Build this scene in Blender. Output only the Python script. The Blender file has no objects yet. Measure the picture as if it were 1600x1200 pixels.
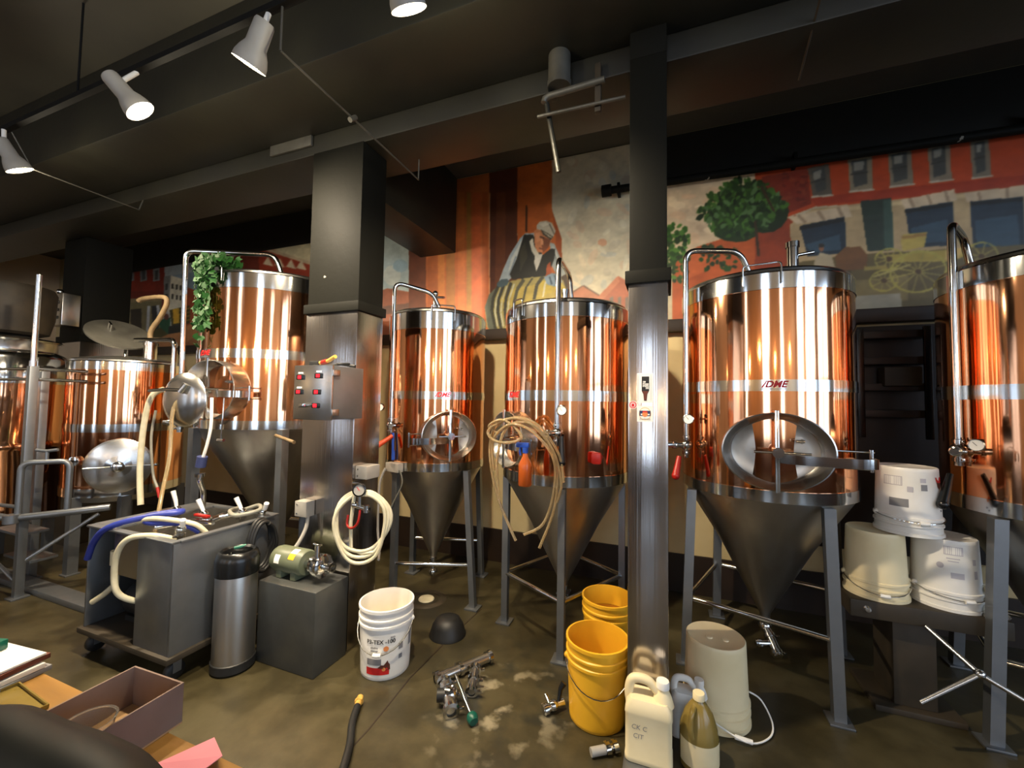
import bpy, bmesh, math, random
import numpy as np
from mathutils import Matrix, Vector
from math import pi, sin, cos, radians, hypot, atan2

# ------------------------------------------------------------------ camera, world, light, exposure
scene = bpy.context.scene
COL = scene.collection
random.seed(7)
PSI, PITCH, ROLL, FOCAL = radians(20.9), radians(2.6), .0155, 640.0
f0 = Vector((-sin(PSI), cos(PSI), 0)); r0 = Vector((cos(PSI), sin(PSI), 0)); zz = Vector((0, 0, 1))
fw = f0*cos(PITCH)+zz*sin(PITCH); u0 = zz*cos(PITCH)-f0*sin(PITCH)
rt = r0*cos(ROLL)+u0*sin(ROLL); up = u0*cos(ROLL)-r0*sin(ROLL)
cam_d = bpy.data.cameras.new('camera'); cam = bpy.data.objects.new('camera', cam_d); COL.objects.link(cam)
cam.matrix_world = Matrix(((rt.x, up.x, -fw.x, 0), (rt.y, up.y, -fw.y, 0), (rt.z, up.z, -fw.z, 1.5), (0, 0, 0, 1)))
cam_d.sensor_width = 36; cam_d.lens = 36*FOCAL/1600; cam_d.clip_start = .02
scene.camera = cam
vs = scene.view_settings
vs.view_transform = 'Standard'; vs.look = 'None'; vs.gamma = 1; vs.use_curve_mapping = False
vs.exposure = 0.0
scene.cycles.use_denoising = True
scene.cycles.max_bounces = 8; scene.cycles.glossy_bounces = 6
scene.cycles.sample_clamp_indirect = 6
world = bpy.data.worlds.new('sky'); scene.world = world; world.use_nodes = True
wn = world.node_tree.nodes
wn['Background'].inputs[0].default_value = (.62, .76, 1, 1); wn['Background'].inputs[1].default_value = 2.5

RX, LX, FY, BY, CZ = 5.6, -9.6, -5.6, 3.65, 3.8            # room: right, left, street side, mural wall, ceiling
# daylight: one area light in each window opening (right wall and street wall)
RWIN = [(-5.2, -3.2, 4.5), (-2.8, -.8, 4.5), (-.35, 1.2, 3.4)]             # y ranges of the windows in the right wall
FWIN = [(-7.9, -7.2, 4.5), (-4.7, -4.0, 4.5), (-1.0, .3, 4.5), (2.3, 3.0, 4.5)] # x ranges of the windows in the street wall
WZ = (.7,); CH, CYB = 5.2, -.5                         # the dining room behind has a higher ceiling, from y = CYB on
def area(name, loc, rot, sx, sy, e, c):
    l = bpy.data.lights.new(name, 'AREA'); l.shape = 'RECTANGLE'; l.size = sx; l.size_y = sy; l.energy = e; l.color = c
    o = bpy.data.objects.new(name, l); COL.objects.link(o); o.location = loc; o.rotation_euler = rot
for a, b, h in RWIN:
    area('daylight', (RX+.16, (a+b)/2, (WZ[0]+h)/2), (0, pi/2, 0), h-WZ[0], b-a, 9.5*(b-a)*(h-WZ[0]), (.60, .78, 1))
for a, b, h in FWIN:
    area('daylight', ((a+b)/2, FY-.16, (WZ[0]+h)/2), (pi/2, 0, 0), b-a, h-WZ[0], 11*(b-a)*(h-WZ[0]), (.70, .84, 1))

# warm fill lights added to brighten the unseen dining room mirrored in the copper
def room_fill(x, y, z, e):
    l = bpy.data.lights.new('room_fill', 'POINT'); l.energy = e; l.color = (1, .66, .34); l.shadow_soft_size = .09
    o = bpy.data.objects.new('room_fill', l); COL.objects.link(o); o.location = (x, y, z)
for x, y, z in ((-8.2, -3.2, 2.4), (-6.2, -4.6, 2.6), (-3.0, -4.6, 2.4), (-1.2, -4.5, 2.6), (1.2, -4.6, 2.4), (3.6, -4.4, 2.6), (4.8, -3.0, 2.4)): room_fill(x, y, z, 15 if x < -5 else 30)

# ------------------------------------------------------------------ helpers
class MB:
    """collects shapes into one bmesh"""
    def __init__(s): s.bm = bmesh.new(); s.mi = 0
    def _fin(s, n0, v0, M, sm=True):
        fs = s.bm.faces[n0:] if n0 else list(s.bm.faces)
        for f in fs: f.material_index = s.mi; f.smooth = sm
        if M is not None:
            vs_ = list(s.bm.verts)[v0:]
            bmesh.ops.transform(s.bm, matrix=M, verts=vs_)
        return s
    def _st(s):
        s.bm.faces.ensure_lookup_table(); s.bm.verts.ensure_lookup_table(); return len(s.bm.faces), len(s.bm.verts)
    def mat(s, i): s.mi = i; return s
    def box(s, x0, x1, y0, y1, z0, z1, b=0, M=None):
        t = bmesh.new(); bmesh.ops.create_cube(t, size=1)
        bmesh.ops.transform(t, matrix=Matrix.Translation(((x0+x1)/2, (y0+y1)/2, (z0+z1)/2)) @ Matrix.Diagonal((abs(x1-x0), abs(y1-y0), abs(z1-z0), 1)), verts=t.verts)
        if b: bmesh.ops.bevel(t, geom=t.edges[:], offset=b, segments=2, profile=.6, affect='EDGES')
        return s._merge(t, M, False)
    def _merge(s, t, M, sm=True):
        n0, v0 = s._st(); mp = {}
        for v in t.verts: mp[v] = s.bm.verts.new(v.co)
        for f in t.faces: s.bm.faces.new([mp[v] for v in f.verts])
        t.free(); s._st(); return s._fin(n0, v0, M, sm)
    def rings(s, loops, closed=False, caps=True, M=None):
        n0, v0 = s._st(); rs = [[s.bm.verts.new(p) for p in L] for L in loops]
        n = len(rs[0]); k = len(rs)
        for i in range(k if closed else k-1):
            a, b = rs[i], rs[(i+1) % k]
            for j in range(n): s.bm.faces.new((a[j], a[(j+1) % n], b[(j+1) % n], b[j]))
        if caps and not closed:
            s.bm.faces.new(rs[0][::-1]); s.bm.faces.new(rs[-1])
        s._st(); return s._fin(n0, v0, M)
    def tube(s, pts, r, n=10, closed=False, caps=True, M=None, r1=None):
        P = [Vector(p) for p in pts]; k = len(P); loops = []
        nrm = None
        for i in range(k):
            a = P[(i-1) % k] if (closed or i > 0) else P[i]; b = P[(i+1) % k] if (closed or i < k-1) else P[i]
            t = (b-a).normalized()
            if nrm is None: nrm = t.orthogonal().normalized()
            nrm = (nrm-t*nrm.dot(t))
            if nrm.length < 1e-6: nrm = t.orthogonal()
            nrm.normalize(); bn = t.cross(nrm)
            rr = r if r1 is None else r+(r1-r)*i/(k-1)
            loops.append([P[i]+(nrm*cos(2*pi*j/n)+bn*sin(2*pi*j/n))*rr for j in range(n)])
        return s.rings(loops, closed, caps, M)
    def lathe(s, prof, n=40, c=(0, 0, 0), M=None, arc=None):
        """prof: (r, z) from one end to the other; r = 0 closes the end"""
        n0, v0 = s._st(); rs = []
        for r, z in prof:
            if r < 1e-6: rs.append([s.bm.verts.new((c[0], c[1], c[2]+z))])
            else: rs.append([s.bm.verts.new((c[0]+r*cos(2*pi*j/n), c[1]+r*sin(2*pi*j/n), c[2]+z)) for j in range(n)])
        for a, b in zip(rs[:-1], rs[1:]):
            for j in range(n):
                q = [a[j % len(a)], a[(j+1) % n % len(a)], b[(j+1) % n % len(b)], b[j % len(b)]]
                u = []
                for v in q:
                    if v not in u: u.append(v)
                if len(u) > 2: s.bm.faces.new(u)
        s._st(); return s._fin(n0, v0, M)
    def cyl(s, p0, p1, r, n=16, M=None, r1=None): return s.tube([p0, p1], r, n, M=M, r1=r1)
    def ball(s, c, r, n=16, sc=(1, 1, 1), M=None):
        t = bmesh.new(); bmesh.ops.create_uvsphere(t, u_segments=n, v_segments=n//2+2, radius=r)
        bmesh.ops.transform(t, matrix=Matrix.Translation(c) @ Matrix.Diagonal((*sc, 1)), verts=t.verts)
        return s._merge(t, M)
    def prism(s, pts, z0, z1, M=None):
        return s.rings([[(x, y, z0) for x, y in pts], [(x, y, z1) for x, y in pts]], M=M)
    def ribbon(s, pts, w, t, M=None):
        """flat strap: pts are (a, c) in the local XZ plane, w its height along local Y, t its thickness"""
        P = [Vector((a, c)) for a, c in pts]; loops = []
        for i in range(len(P)):
            d = (P[min(i+1, len(P)-1)]-P[max(i-1, 0)]).normalized(); nn = Vector((-d.y, d.x))*t/2
            loops.append([(P[i].x+nn.x, -w/2, P[i].y+nn.y), (P[i].x+nn.x, w/2, P[i].y+nn.y), (P[i].x-nn.x, w/2, P[i].y-nn.y), (P[i].x-nn.x, -w/2, P[i].y-nn.y)])
        return s.rings(loops, M=M)
    def mesh(s, me, M=None):
        t = bmesh.new(); t.from_mesh(me); return s._merge(t, M)
    def build(s, name, mats, parent=None, off=None, ang=48):
        if off is not None: bmesh.ops.translate(s.bm, verts=s.bm.verts, vec=-Vector(off))
        bmesh.ops.recalc_face_normals(s.bm, faces=s.bm.faces)
        me = bpy.data.meshes.new(name); s.bm.to_mesh(me); s.bm.free()
        for m in (mats if isinstance(mats, (list, tuple)) else [mats]): me.materials.append(m)
        me.set_sharp_from_angle(angle=radians(ang))
        o = bpy.data.objects.new(name, me); COL.objects.link(o)
        if parent is not None: o.parent = parent
        return o

def tag(o, label, cat, group=None, kind=None):
    o['label'] = label; o['category'] = cat
    if group: o['group'] = group
    if kind: o['kind'] = kind
    return o
def thing(name, label, cat, loc=(0, 0, 0), rz=0, group=None):
    o = bpy.data.objects.new(name, None); COL.objects.link(o); o.location = loc; o.rotation_euler = (0, 0, rz)
    o.empty_display_size = .05
    return tag(o, label, cat, group)
def struct(name, mb, m, label=None):
    o = mb.build(name, m); o['kind'] = 'structure'
    if label: o['label'] = label
    return o
def dup(root, loc, rz, label):
    r = root.copy(); COL.objects.link(r); r.location = loc; r.rotation_euler = (0, 0, rz); r['label'] = label
    for ch in list(root.children):
        c = ch.copy(); COL.objects.link(c); c.parent = r
        for g in ch.children:
            d = g.copy(); COL.objects.link(d); d.parent = c
    return r
def smooth(pts, k=6, closed=False):
    P = [Vector(p) for p in pts]; n = len(P); out = []
    for i in range(n if closed else n-1):
        g = (lambda j: P[j % n]) if closed else (lambda j: P[max(0, min(n-1, j))])
        p0, p1, p2, p3 = g(i-1), g(i), g(i+1), g(i+2)
        for j in range(k):
            t = j/k
            out.append(.5*((2*p1)+(p2-p0)*t+(2*p0-5*p1+4*p2-p3)*t*t+(3*p1-p0-3*p2+p3)*t**3))
    if not closed: out.append(P[-1])
    return out
def fillet(pts, r, k=6):
    P = [Vector(p) for p in pts]; out = [P[0]]
    for i in range(1, len(P)-1):
        a = (P[i-1]-P[i]); b = (P[i+1]-P[i]); q = min(r, a.length*.48, b.length*.48)
        A = P[i]+a.normalized()*q; B = P[i]+b.normalized()*q
        for j in range(k+1):
            t = j/k; out.append(A*(1-t)**2+P[i]*2*t*(1-t)+B*t*t)
    out.append(P[-1]); return out
def frame(o, ex, ey, ez):
    return Matrix(((ex[0], ey[0], ez[0], o[0]), (ex[1], ey[1], ez[1], o[1]), (ex[2], ey[2], ez[2], o[2]), (0, 0, 0, 1)))
def along(p, d, upv=(0, 0, 1)):
    """frame at p with local z along d"""
    ez = Vector(d).normalized(); u = Vector(upv)
    if abs(ez.dot(u)) > .95: u = Vector((1, 0, 0))
    ex = u.cross(ez).normalized(); ey = ez.cross(ex)
    return frame(p, ex, ey, ez)
def text_mesh(s, size, shear=0, bold=0):
    cu = bpy.data.curves.new('text', 'FONT'); cu.body = s; cu.size = size; cu.align_x = 'CENTER'; cu.align_y = 'CENTER'; cu.shear = shear; cu.offset = bold
    cu.resolution_u = 3
    o = bpy.data.objects.new('text', cu); COL.objects.link(o)
    me = bpy.data.meshes.new_from_object(o.evaluated_get(bpy.context.evaluated_depsgraph_get()))
    bpy.data.objects.remove(o); return me
def put_text(mb, s, size, M, shear=0, bold=0): mb.mesh(text_mesh(s, size, shear, bold), M)
def wrap_text(mb, s, size, R, th, z, shear=0, bold=0, squeeze=1):
    """text lying on a cylinder of radius R about the z axis, centred at angle th, upright"""
    me = text_mesh(s, size, shear, bold)
    for v in me.vertices:
        a = th+v.co.x*squeeze/R; v.co = (R*cos(a), R*sin(a), z+v.co.y)
    mb.mesh(me)
def patch(mb, R, a0, a1, z0, z1, n=10, R1=None):
    """a piece of cylinder (or cone) wall, a thin solid"""
    R1 = R1 or R
    n0, v0 = mb._st()
    A = [mb.bm.verts.new((R*cos(a0+(a1-a0)*i/n), R*sin(a0+(a1-a0)*i/n), z0)) for i in range(n+1)]
    B = [mb.bm.verts.new((R1*cos(a0+(a1-a0)*i/n), R1*sin(a0+(a1-a0)*i/n), z1)) for i in range(n+1)]
    for i in range(n): mb.bm.faces.new((A[i], A[i+1], B[i+1], B[i]))
    mb._st(); mb._fin(n0, v0, None)

# ------------------------------------------------------------------ procedural materials
def lin(c):
    if isinstance(c, str): c = [int(c[i:i+2], 16)/255 for i in (0, 2, 4)]
    return [x/12.92 if x <= .04045 else ((x+.055)/1.055)**2.4 for x in c]
def pm(name, c1, c2=None, rough=.5, metal=0, scale=8, stretch=(1, 1, 1), detail=4, bump=0, bscale=None, bstretch=None, rvar=0, spec=None, trans=0, ior=1.45, coat=0, emit=0, pos=(.35, .68)):
    m = bpy.data.materials.new(name); m.use_nodes = True; nt = m.node_tree; N = nt.nodes; L = nt.links
    b = N['Principled BSDF']; b.inputs['Metallic'].default_value = metal; b.inputs['Roughness'].default_value = rough
    b.inputs['Transmission Weight'].default_value = trans; b.inputs['IOR'].default_value = ior; b.inputs['Coat Weight'].default_value = coat
    if spec is not None: b.inputs['Specular IOR Level'].default_value = spec
    tc = N.new('ShaderNodeTexCoord')
    def noise(sc, st, det):
        mp = N.new('ShaderNodeMapping'); mp.inputs['Scale'].default_value = st; L.new(tc.outputs['Object'], mp.inputs[0])
        n = N.new('ShaderNodeTexNoise'); n.inputs['Scale'].default_value = sc; n.inputs['Detail'].default_value = det; L.new(mp.outputs[0], n.inputs[0]); return n
    A = lin(c1)+[1]
    B = lin(c2)+[1] if c2 else A
    n = noise(scale, stretch, detail); cr = N.new('ShaderNodeValToRGB'); e = cr.color_ramp.elements
    e[0].position, e[1].position = pos; e[0].color = A; e[1].color = B
    L.new(n.outputs[0], cr.inputs[0]); L.new(cr.outputs[0], b.inputs['Base Color'])
    if rvar:
        mr = N.new('ShaderNodeMapRange'); mr.inputs[1].default_value = .3; mr.inputs[2].default_value = .7
        mr.inputs[3].default_value = max(0, rough-rvar); mr.inputs[4].default_value = rough+rvar
        L.new(n.outputs[0], mr.inputs[0]); L.new(mr.outputs[0], b.inputs['Roughness'])
    if bump:
        n2 = noise(bscale or scale*3, bstretch or stretch, 3); bp = N.new('ShaderNodeBump'); bp.inputs['Strength'].default_value = bump; bp.inputs['Distance'].default_value = .02
        L.new(n2.outputs[0], bp.inputs['Height']); L.new(bp.outputs[0], b.inputs['Normal'])
    if emit:
        b.inputs['Emission Color'].default_value = A; b.inputs['Emission Strength'].default_value = emit
    return m
M = {}
M['copper'] = pm('polished_copper', 'f4b488', 'eeac80', rough=.08, metal=1, scale=3, bump=.055, bscale=1.4, bstretch=(6, 6, .6), rvar=.02)
M['steel'] = pm('brushed_steel', 'c8c6c2', 'c2c0bc', rough=.25, metal=1, scale=30, stretch=(1, 1, .05))
M['band'] = pm('polished_steel_band', 'dcdcda', 'd2d2d0', rough=.11, metal=1, scale=3, bump=.05, bscale=1.4, bstretch=(6, 6, .6))
M['cone'] = pm('satin_steel', 'aeaaa2', 'a49f97', rough=.36, metal=1, scale=12, stretch=(1, 1, .2), rvar=.02)
M['chrome'] = pm('bright_steel', 'd2d2d0', 'c4c4c2', rough=.12, metal=1)
M['clad'] = pm('column_sheet_steel', 'c2bcb8', 'b8b2ae', rough=.18, metal=1, scale=2, stretch=(3, 3, 1), bump=.05, bscale=120, bstretch=(1, 1, .01), rvar=.03)
M['sheet'] = pm('worn_sheet_steel', '84888c', '767a7e', rough=.38, metal=.8, scale=5, rvar=.06)
M['black'] = pm('black_gloss_paint', '141411', '8a867c', rough=.55, scale=7, bump=.05, bscale=30, spec=.08, pos=(.735, .75))
M['beam'] = pm('dark_beam_paint', '1c1b15', '232219', rough=.45, scale=3, bump=.04, bscale=20, spec=.5)
M['matte'] = pm('matt_black_paint', '0c0c0b', '121210', rough=.8, scale=6, spec=.2)
M['tan'] = pm('tan_hose', '6e5c40', '5e4e36', rough=.7, scale=20)
M['ceil'] = pm('dark_ceiling_paint', '45423a', '4e4b40', rough=.55, scale=2, spec=.4)
M['floor'] = None
M['cream'] = pm('cream_wall_paint', 'cbb98c', 'b8a578', rough=.6, scale=2, bump=.05, bscale=20)
M['room'] = pm('dining_room_wall', 'dcc8a8', 'ccb492', rough=.6, scale=1.5)
M['roomdark'] = pm('dining_room_dark_wood', '3a2414', '51331d', rough=.4, scale=2, stretch=(4, 4, .5))
M['white_pl'] = pm('white_plastic', 'e6e4de', 'dcd9d0', rough=.38, scale=6)
M['cream_pl'] = pm('cream_plastic', 'e2d3ac', 'd8c89e', rough=.42, scale=6)
M['yellow_pl'] = pm('yellow_plastic', 'dfa828', 'd49e22', rough=.38, scale=6)
M['yellow_in'] = pm('ochre_bucket_water', '8a5410', '75450c', rough=.12, scale=6)
M['rubber'] = pm('black_rubber', '141414', '1c1c1b', rough=.5, scale=12)
M['blackpl'] = pm('black_plastic', '0d0e0f', '151616', rough=.25)
M['hose_w'] = pm('cream_hose', (.80, .77, .66), (.75, .72, .60), rough=.42, scale=20)
M['hose_c'] = pm('amber_clear_hose', (.95, .86, .68), (.925, .81, .60), rough=.12, scale=20, trans=.8)
M['hose_b'] = pm('blue_hose', '24307c', '2c3a90', rough=.4)
M['hose_g'] = pm('grey_hose', '8e8c80', '7e7c70', rough=.4, trans=.2)
M['red'] = pm('red_plastic', '96180f', '84140c', rough=.35)
M['orange'] = pm('orange_plastic', 'c4481c', 'b03e16', rough=.38)
M['dsheet'] = pm('dark_sheet_steel', '686a68', '585a58', rough=.42, metal=.8, scale=5, rvar=.06)
M['bottle'] = pm('orange_translucent_bottle', 'b4561e', 'a44c18', rough=.25, trans=.25)
M['blue'] = pm('blue_plastic', '1e3f94', '24489e', rough=.35)
M['green'] = pm('green_plastic', '0e5a48', '0c4c3e', rough=.35)
M['grey_box'] = pm('grey_enclosure', '9c9890', '8e8a82', rough=.45)
M['motor'] = pm('grey_green_motor_paint', '5e6450', '545a46', rough=.4, scale=10)
M['paper'] = pm('white_label', 'e8e6e0', 'e0ded6', rough=.6)
M['ink'] = pm('black_ink', '1c1a1a', rough=.6)
M['faded'] = pm('faded_print', 'b4b0b4', rough=.6)
M['grey_ink'] = pm('grey_ink', '7c7c7e', rough=.6)
M['red_ink'] = pm('red_ink', 'c01c1c', rough=.6)
M['yellow_ink'] = pm('yellow_ink', 'd8a41c', rough=.6)
M['orange_ink'] = pm('orange_ink', 'd08048', rough=.6)
M['blue_ink'] = pm('navy_ink', '283056', rough=.6)
M['brown_ink'] = pm('brown_ink', '5c2c1e', rough=.6)
M['pink'] = pm('pink_paper', 'e08a98', 'd88290', rough=.7)
M['wood'] = pm('varnished_table_wood', '9a7236', '84602c', rough=.35, scale=3, stretch=(1, 8, 8), bump=.03)
M['card'] = pm('grey_cardboard', '8a7468', '7e685c', rough=.7, scale=10)
M['card_in'] = pm('brown_cardboard', 'c8a070', 'b89264', rough=.75, scale=10)
M['glass'] = pm('clear_plastic', 'f4f2ea', rough=.06, trans=.9, ior=1.3)
M['amber'] = pm('amber_plastic_jug', 'a08a4c', '8e7838', rough=.2, trans=.35)
M['leaf'] = pm('ivy_leaf', '1f5019', '143a10', rough=.6, scale=30)
M['dirt'] = pm('dark_stand_paint', '2a241a', '382f22', rough=.6, scale=8)
M['woodh'] = pm('pale_wood_handle', 'c49a4c', 'b08638', rough=.45, scale=10)
M['window'] = pm('white_window_frame', 'c8c4ba', rough=.5)
M['dwood'] = pm('dark_shelf_wood', '1e140c', '2a1c10', rough=.5, scale=4)
M['vinyl'] = pm('black_vinyl', '10140f', '161a15', rough=.55, scale=10)
M['galv'] = pm('galvanised_duct', '66645c', '504e48', rough=.5, metal=.6, scale=6)
def led_mat():
    return pm('red_led_display', 'ff1420', rough=.3, emit=3)
M['led'] = led_mat()
M['bulb'] = pm('lit_bulb_face', 'ffe9b0', rough=.3, emit=40)
M['bulb2'] = pm('lit_pendant_bulb', 'ffb45a', rough=.3, emit=25)

def floor_material():
    m = pm('sealed_concrete_floor', '3c3521', '47402a', rough=.40, scale=1.6, detail=6, bump=.12, bscale=9, rvar=.14)
    nt = m.node_tree; N = nt.nodes; L = nt.links; b = N['Principled BSDF']
    src = b.inputs['Base Color'].links[0].from_socket
    tc = N.new('ShaderNodeTexCoord'); n = N.new('ShaderNodeTexNoise'); n.inputs['Scale'].default_value = 3.2; n.inputs['Detail'].default_value = 8; n.inputs['Roughness'].default_value = .65
    L.new(tc.outputs['Object'], n.inputs[0]); cr = N.new('ShaderNodeValToRGB'); e = cr.color_ramp.elements
    e[0].position = .40; e[0].color = (.22, .22, .20, 1); e[1].position = .58; e[1].color = (1, 1, 1, 1)
    L.new(n.outputs[0], cr.inputs[0]); mx = N.new('ShaderNodeMixRGB'); mx.blend_type = 'MULTIPLY'; mx.inputs[0].default_value = .5
    L.new(src, mx.inputs[1]); L.new(cr.outputs[0], mx.inputs[2])
    # wet and chalky stains where the fittings lie and around the drain
    def spot(x, y, r):
        d = N.new('ShaderNodeVectorMath'); d.operation = 'DISTANCE'; d.inputs[1].default_value = (x, y, 0); L.new(tc.outputs['Object'], d.inputs[0])
        mr = N.new('ShaderNodeMapRange'); mr.inputs[1].default_value = r*.25; mr.inputs[2].default_value = r; mr.inputs[3].default_value = 1; mr.inputs[4].default_value = 0; L.new(d.outputs['Value'], mr.inputs[0]); return mr.outputs[0]
    def blend(fac_spot, sc, lo, hi, col, prev, amt):
        q = N.new('ShaderNodeTexNoise'); q.inputs['Scale'].default_value = sc; q.inputs['Detail'].default_value = 7; L.new(tc.outputs['Object'], q.inputs[0])
        r_ = N.new('ShaderNodeMapRange'); r_.inputs[1].default_value = lo; r_.inputs[2].default_value = hi; r_.inputs[4].default_value = amt; L.new(q.outputs[0], r_.inputs[0])
        k_ = N.new('ShaderNodeMath'); k_.operation = 'MULTIPLY'; L.new(r_.outputs[0], k_.inputs[0]); L.new(fac_spot, k_.inputs[1])
        z_ = N.new('ShaderNodeMixRGB'); L.new(k_.outputs[0], z_.inputs[0]); L.new(prev, z_.inputs[1]); z_.inputs[2].default_value = col; return z_.outputs[0], k_.outputs[0]
    o_, _ = blend(spot(-.75, 2.05, .75), 4.5, .48, .58, (.018, .018, .012, 1), mx.outputs[0], .8)
    o_, _ = blend(spot(-.80, 1.95, .5), 7, .56, .66, (.30, .26, .17, 1), o_, .7)
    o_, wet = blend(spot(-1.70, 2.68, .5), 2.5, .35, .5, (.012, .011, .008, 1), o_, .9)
    L.new(o_, b.inputs['Base Color'])
    return m
M['floor'] = floor_material()

# ------------------------------------------------------------------ the room
struct('floor', MB().box(LX, RX, FY, BY, -.1, 0), M['floor'], 'dark stained concrete floor')
struct('ceiling', MB().box(LX, RX, CYB, BY, CZ, CZ+.1).box(LX, RX, FY, CYB, CH, CH+.1).box(LX, RX, CYB-.1, CYB, CZ+.001, CH-.001), M['ceil'], 'black painted ceiling')
struct('wall_back', MB().box(LX, RX, BY, BY+.12, 0, CZ), M['cream'], 'cream wall behind the tanks')
struct('wall_left', MB().box(LX-.12, LX, FY, BY, 0, CH), M['room'])
def holed(along_x, lo, hi, wins, fixed0, fixed1):
    mb = MB(); c = lo
    def B(a, b, z0, z1):
        if along_x: mb.box(a, b, fixed0, fixed1, z0, z1)
        else: mb.box(fixed0, fixed1, a, b, z0, z1)
    for a, b, h in wins:
        B(c, a, 0, CH); B(a, b, 0, WZ[0]); B(a, b, h, CH); c = b
    B(c, hi, 0, CH); return mb
struct('wall_right', holed(False, FY, BY, RWIN, RX, RX+.12), M['room'])
struct('wall_front', holed(True, LX, RX, FWIN, FY-.12, FY), M['room'])
k = 0
for a, b, h in RWIN:
    k += 1; mb = MB(); m_ = (a+b)/2
    for y in (a, m_-.02, b-.05): mb.box(RX+.03, RX+.09, y, y+.05, WZ[0], h)
    for z in (WZ[0], h-.05, 1.9): mb.box(RX+.03, RX+.09, a, b, z, z+.05)
    struct('window_%d' % k, mb, M['window'])
for a, b, h in FWIN:
    k += 1; mb = MB(); m_ = (a+b)/2
    for x in (a, m_-.02, b-.05): mb.box(x, x+.05, FY-.09, FY-.03, WZ[0], h)
    for z in (WZ[0], h-.05, 1.9): mb.box(a, b, FY-.09, FY-.03, z, z+.05)
    struct('window_%d' % k, mb, M['window'])
# ceiling beams
struct('trim_1', MB().box(LX, RX, 2.02, 2.42, 3.14, CZ, .01), M['beam'], 'black beam along the row of pillars')
struct('trim_2', MB().box(-2.45, -2.03, 2.42, BY, 3.02, CZ, .01), M['beam'], 'black cross beam running from the steel pillar to the mural')
struct('trim_7', MB().box(LX, RX, 1.55, 2.018, 3.27, CZ, .01), M['beam'], 'dropped ceiling edge in front of the beam')
# dark wood dado on the street side walls
struct('trim_3', MB().box(LX, RX, FY, FY+.03, 0, .8), M['roomdark'])
struct('trim_4', MB().box(RX-.03, RX, FY, BY, 0, .8), M['roomdark'])
def jt(pts, w):
    mb = MB()
    for (a, b), (c, d) in zip(pts[:-1], pts[1:]):
        n = Vector((-(d-b), c-a)).normalized()*w/2; mb.rings([[(a+n.x, b+n.y, -.002), (a-n.x, b-n.y, -.002), (a-n.x, b-n.y, .0012), (a+n.x, b+n.y, .0012)], [(c+n.x, d+n.y, -.002), (c-n.x, d-n.y, -.002), (c-n.x, d-n.y, .0012), (c+n.x, d+n.y, .0012)]])
    return mb
struct('trim_8', jt([(-1.28, 1.44), (-1.28, 1.59), (-1.31, 1.95), (-1.3, 2.34), (-1.27, 2.77)], .007), M['dwood'], 'dark joint across the concrete floor')
struct('baseboard_back', MB().box(LX, RX, BY-.02, BY, 0, .3), M['dwood'], 'dark band at the foot of the cream wall')

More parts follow.
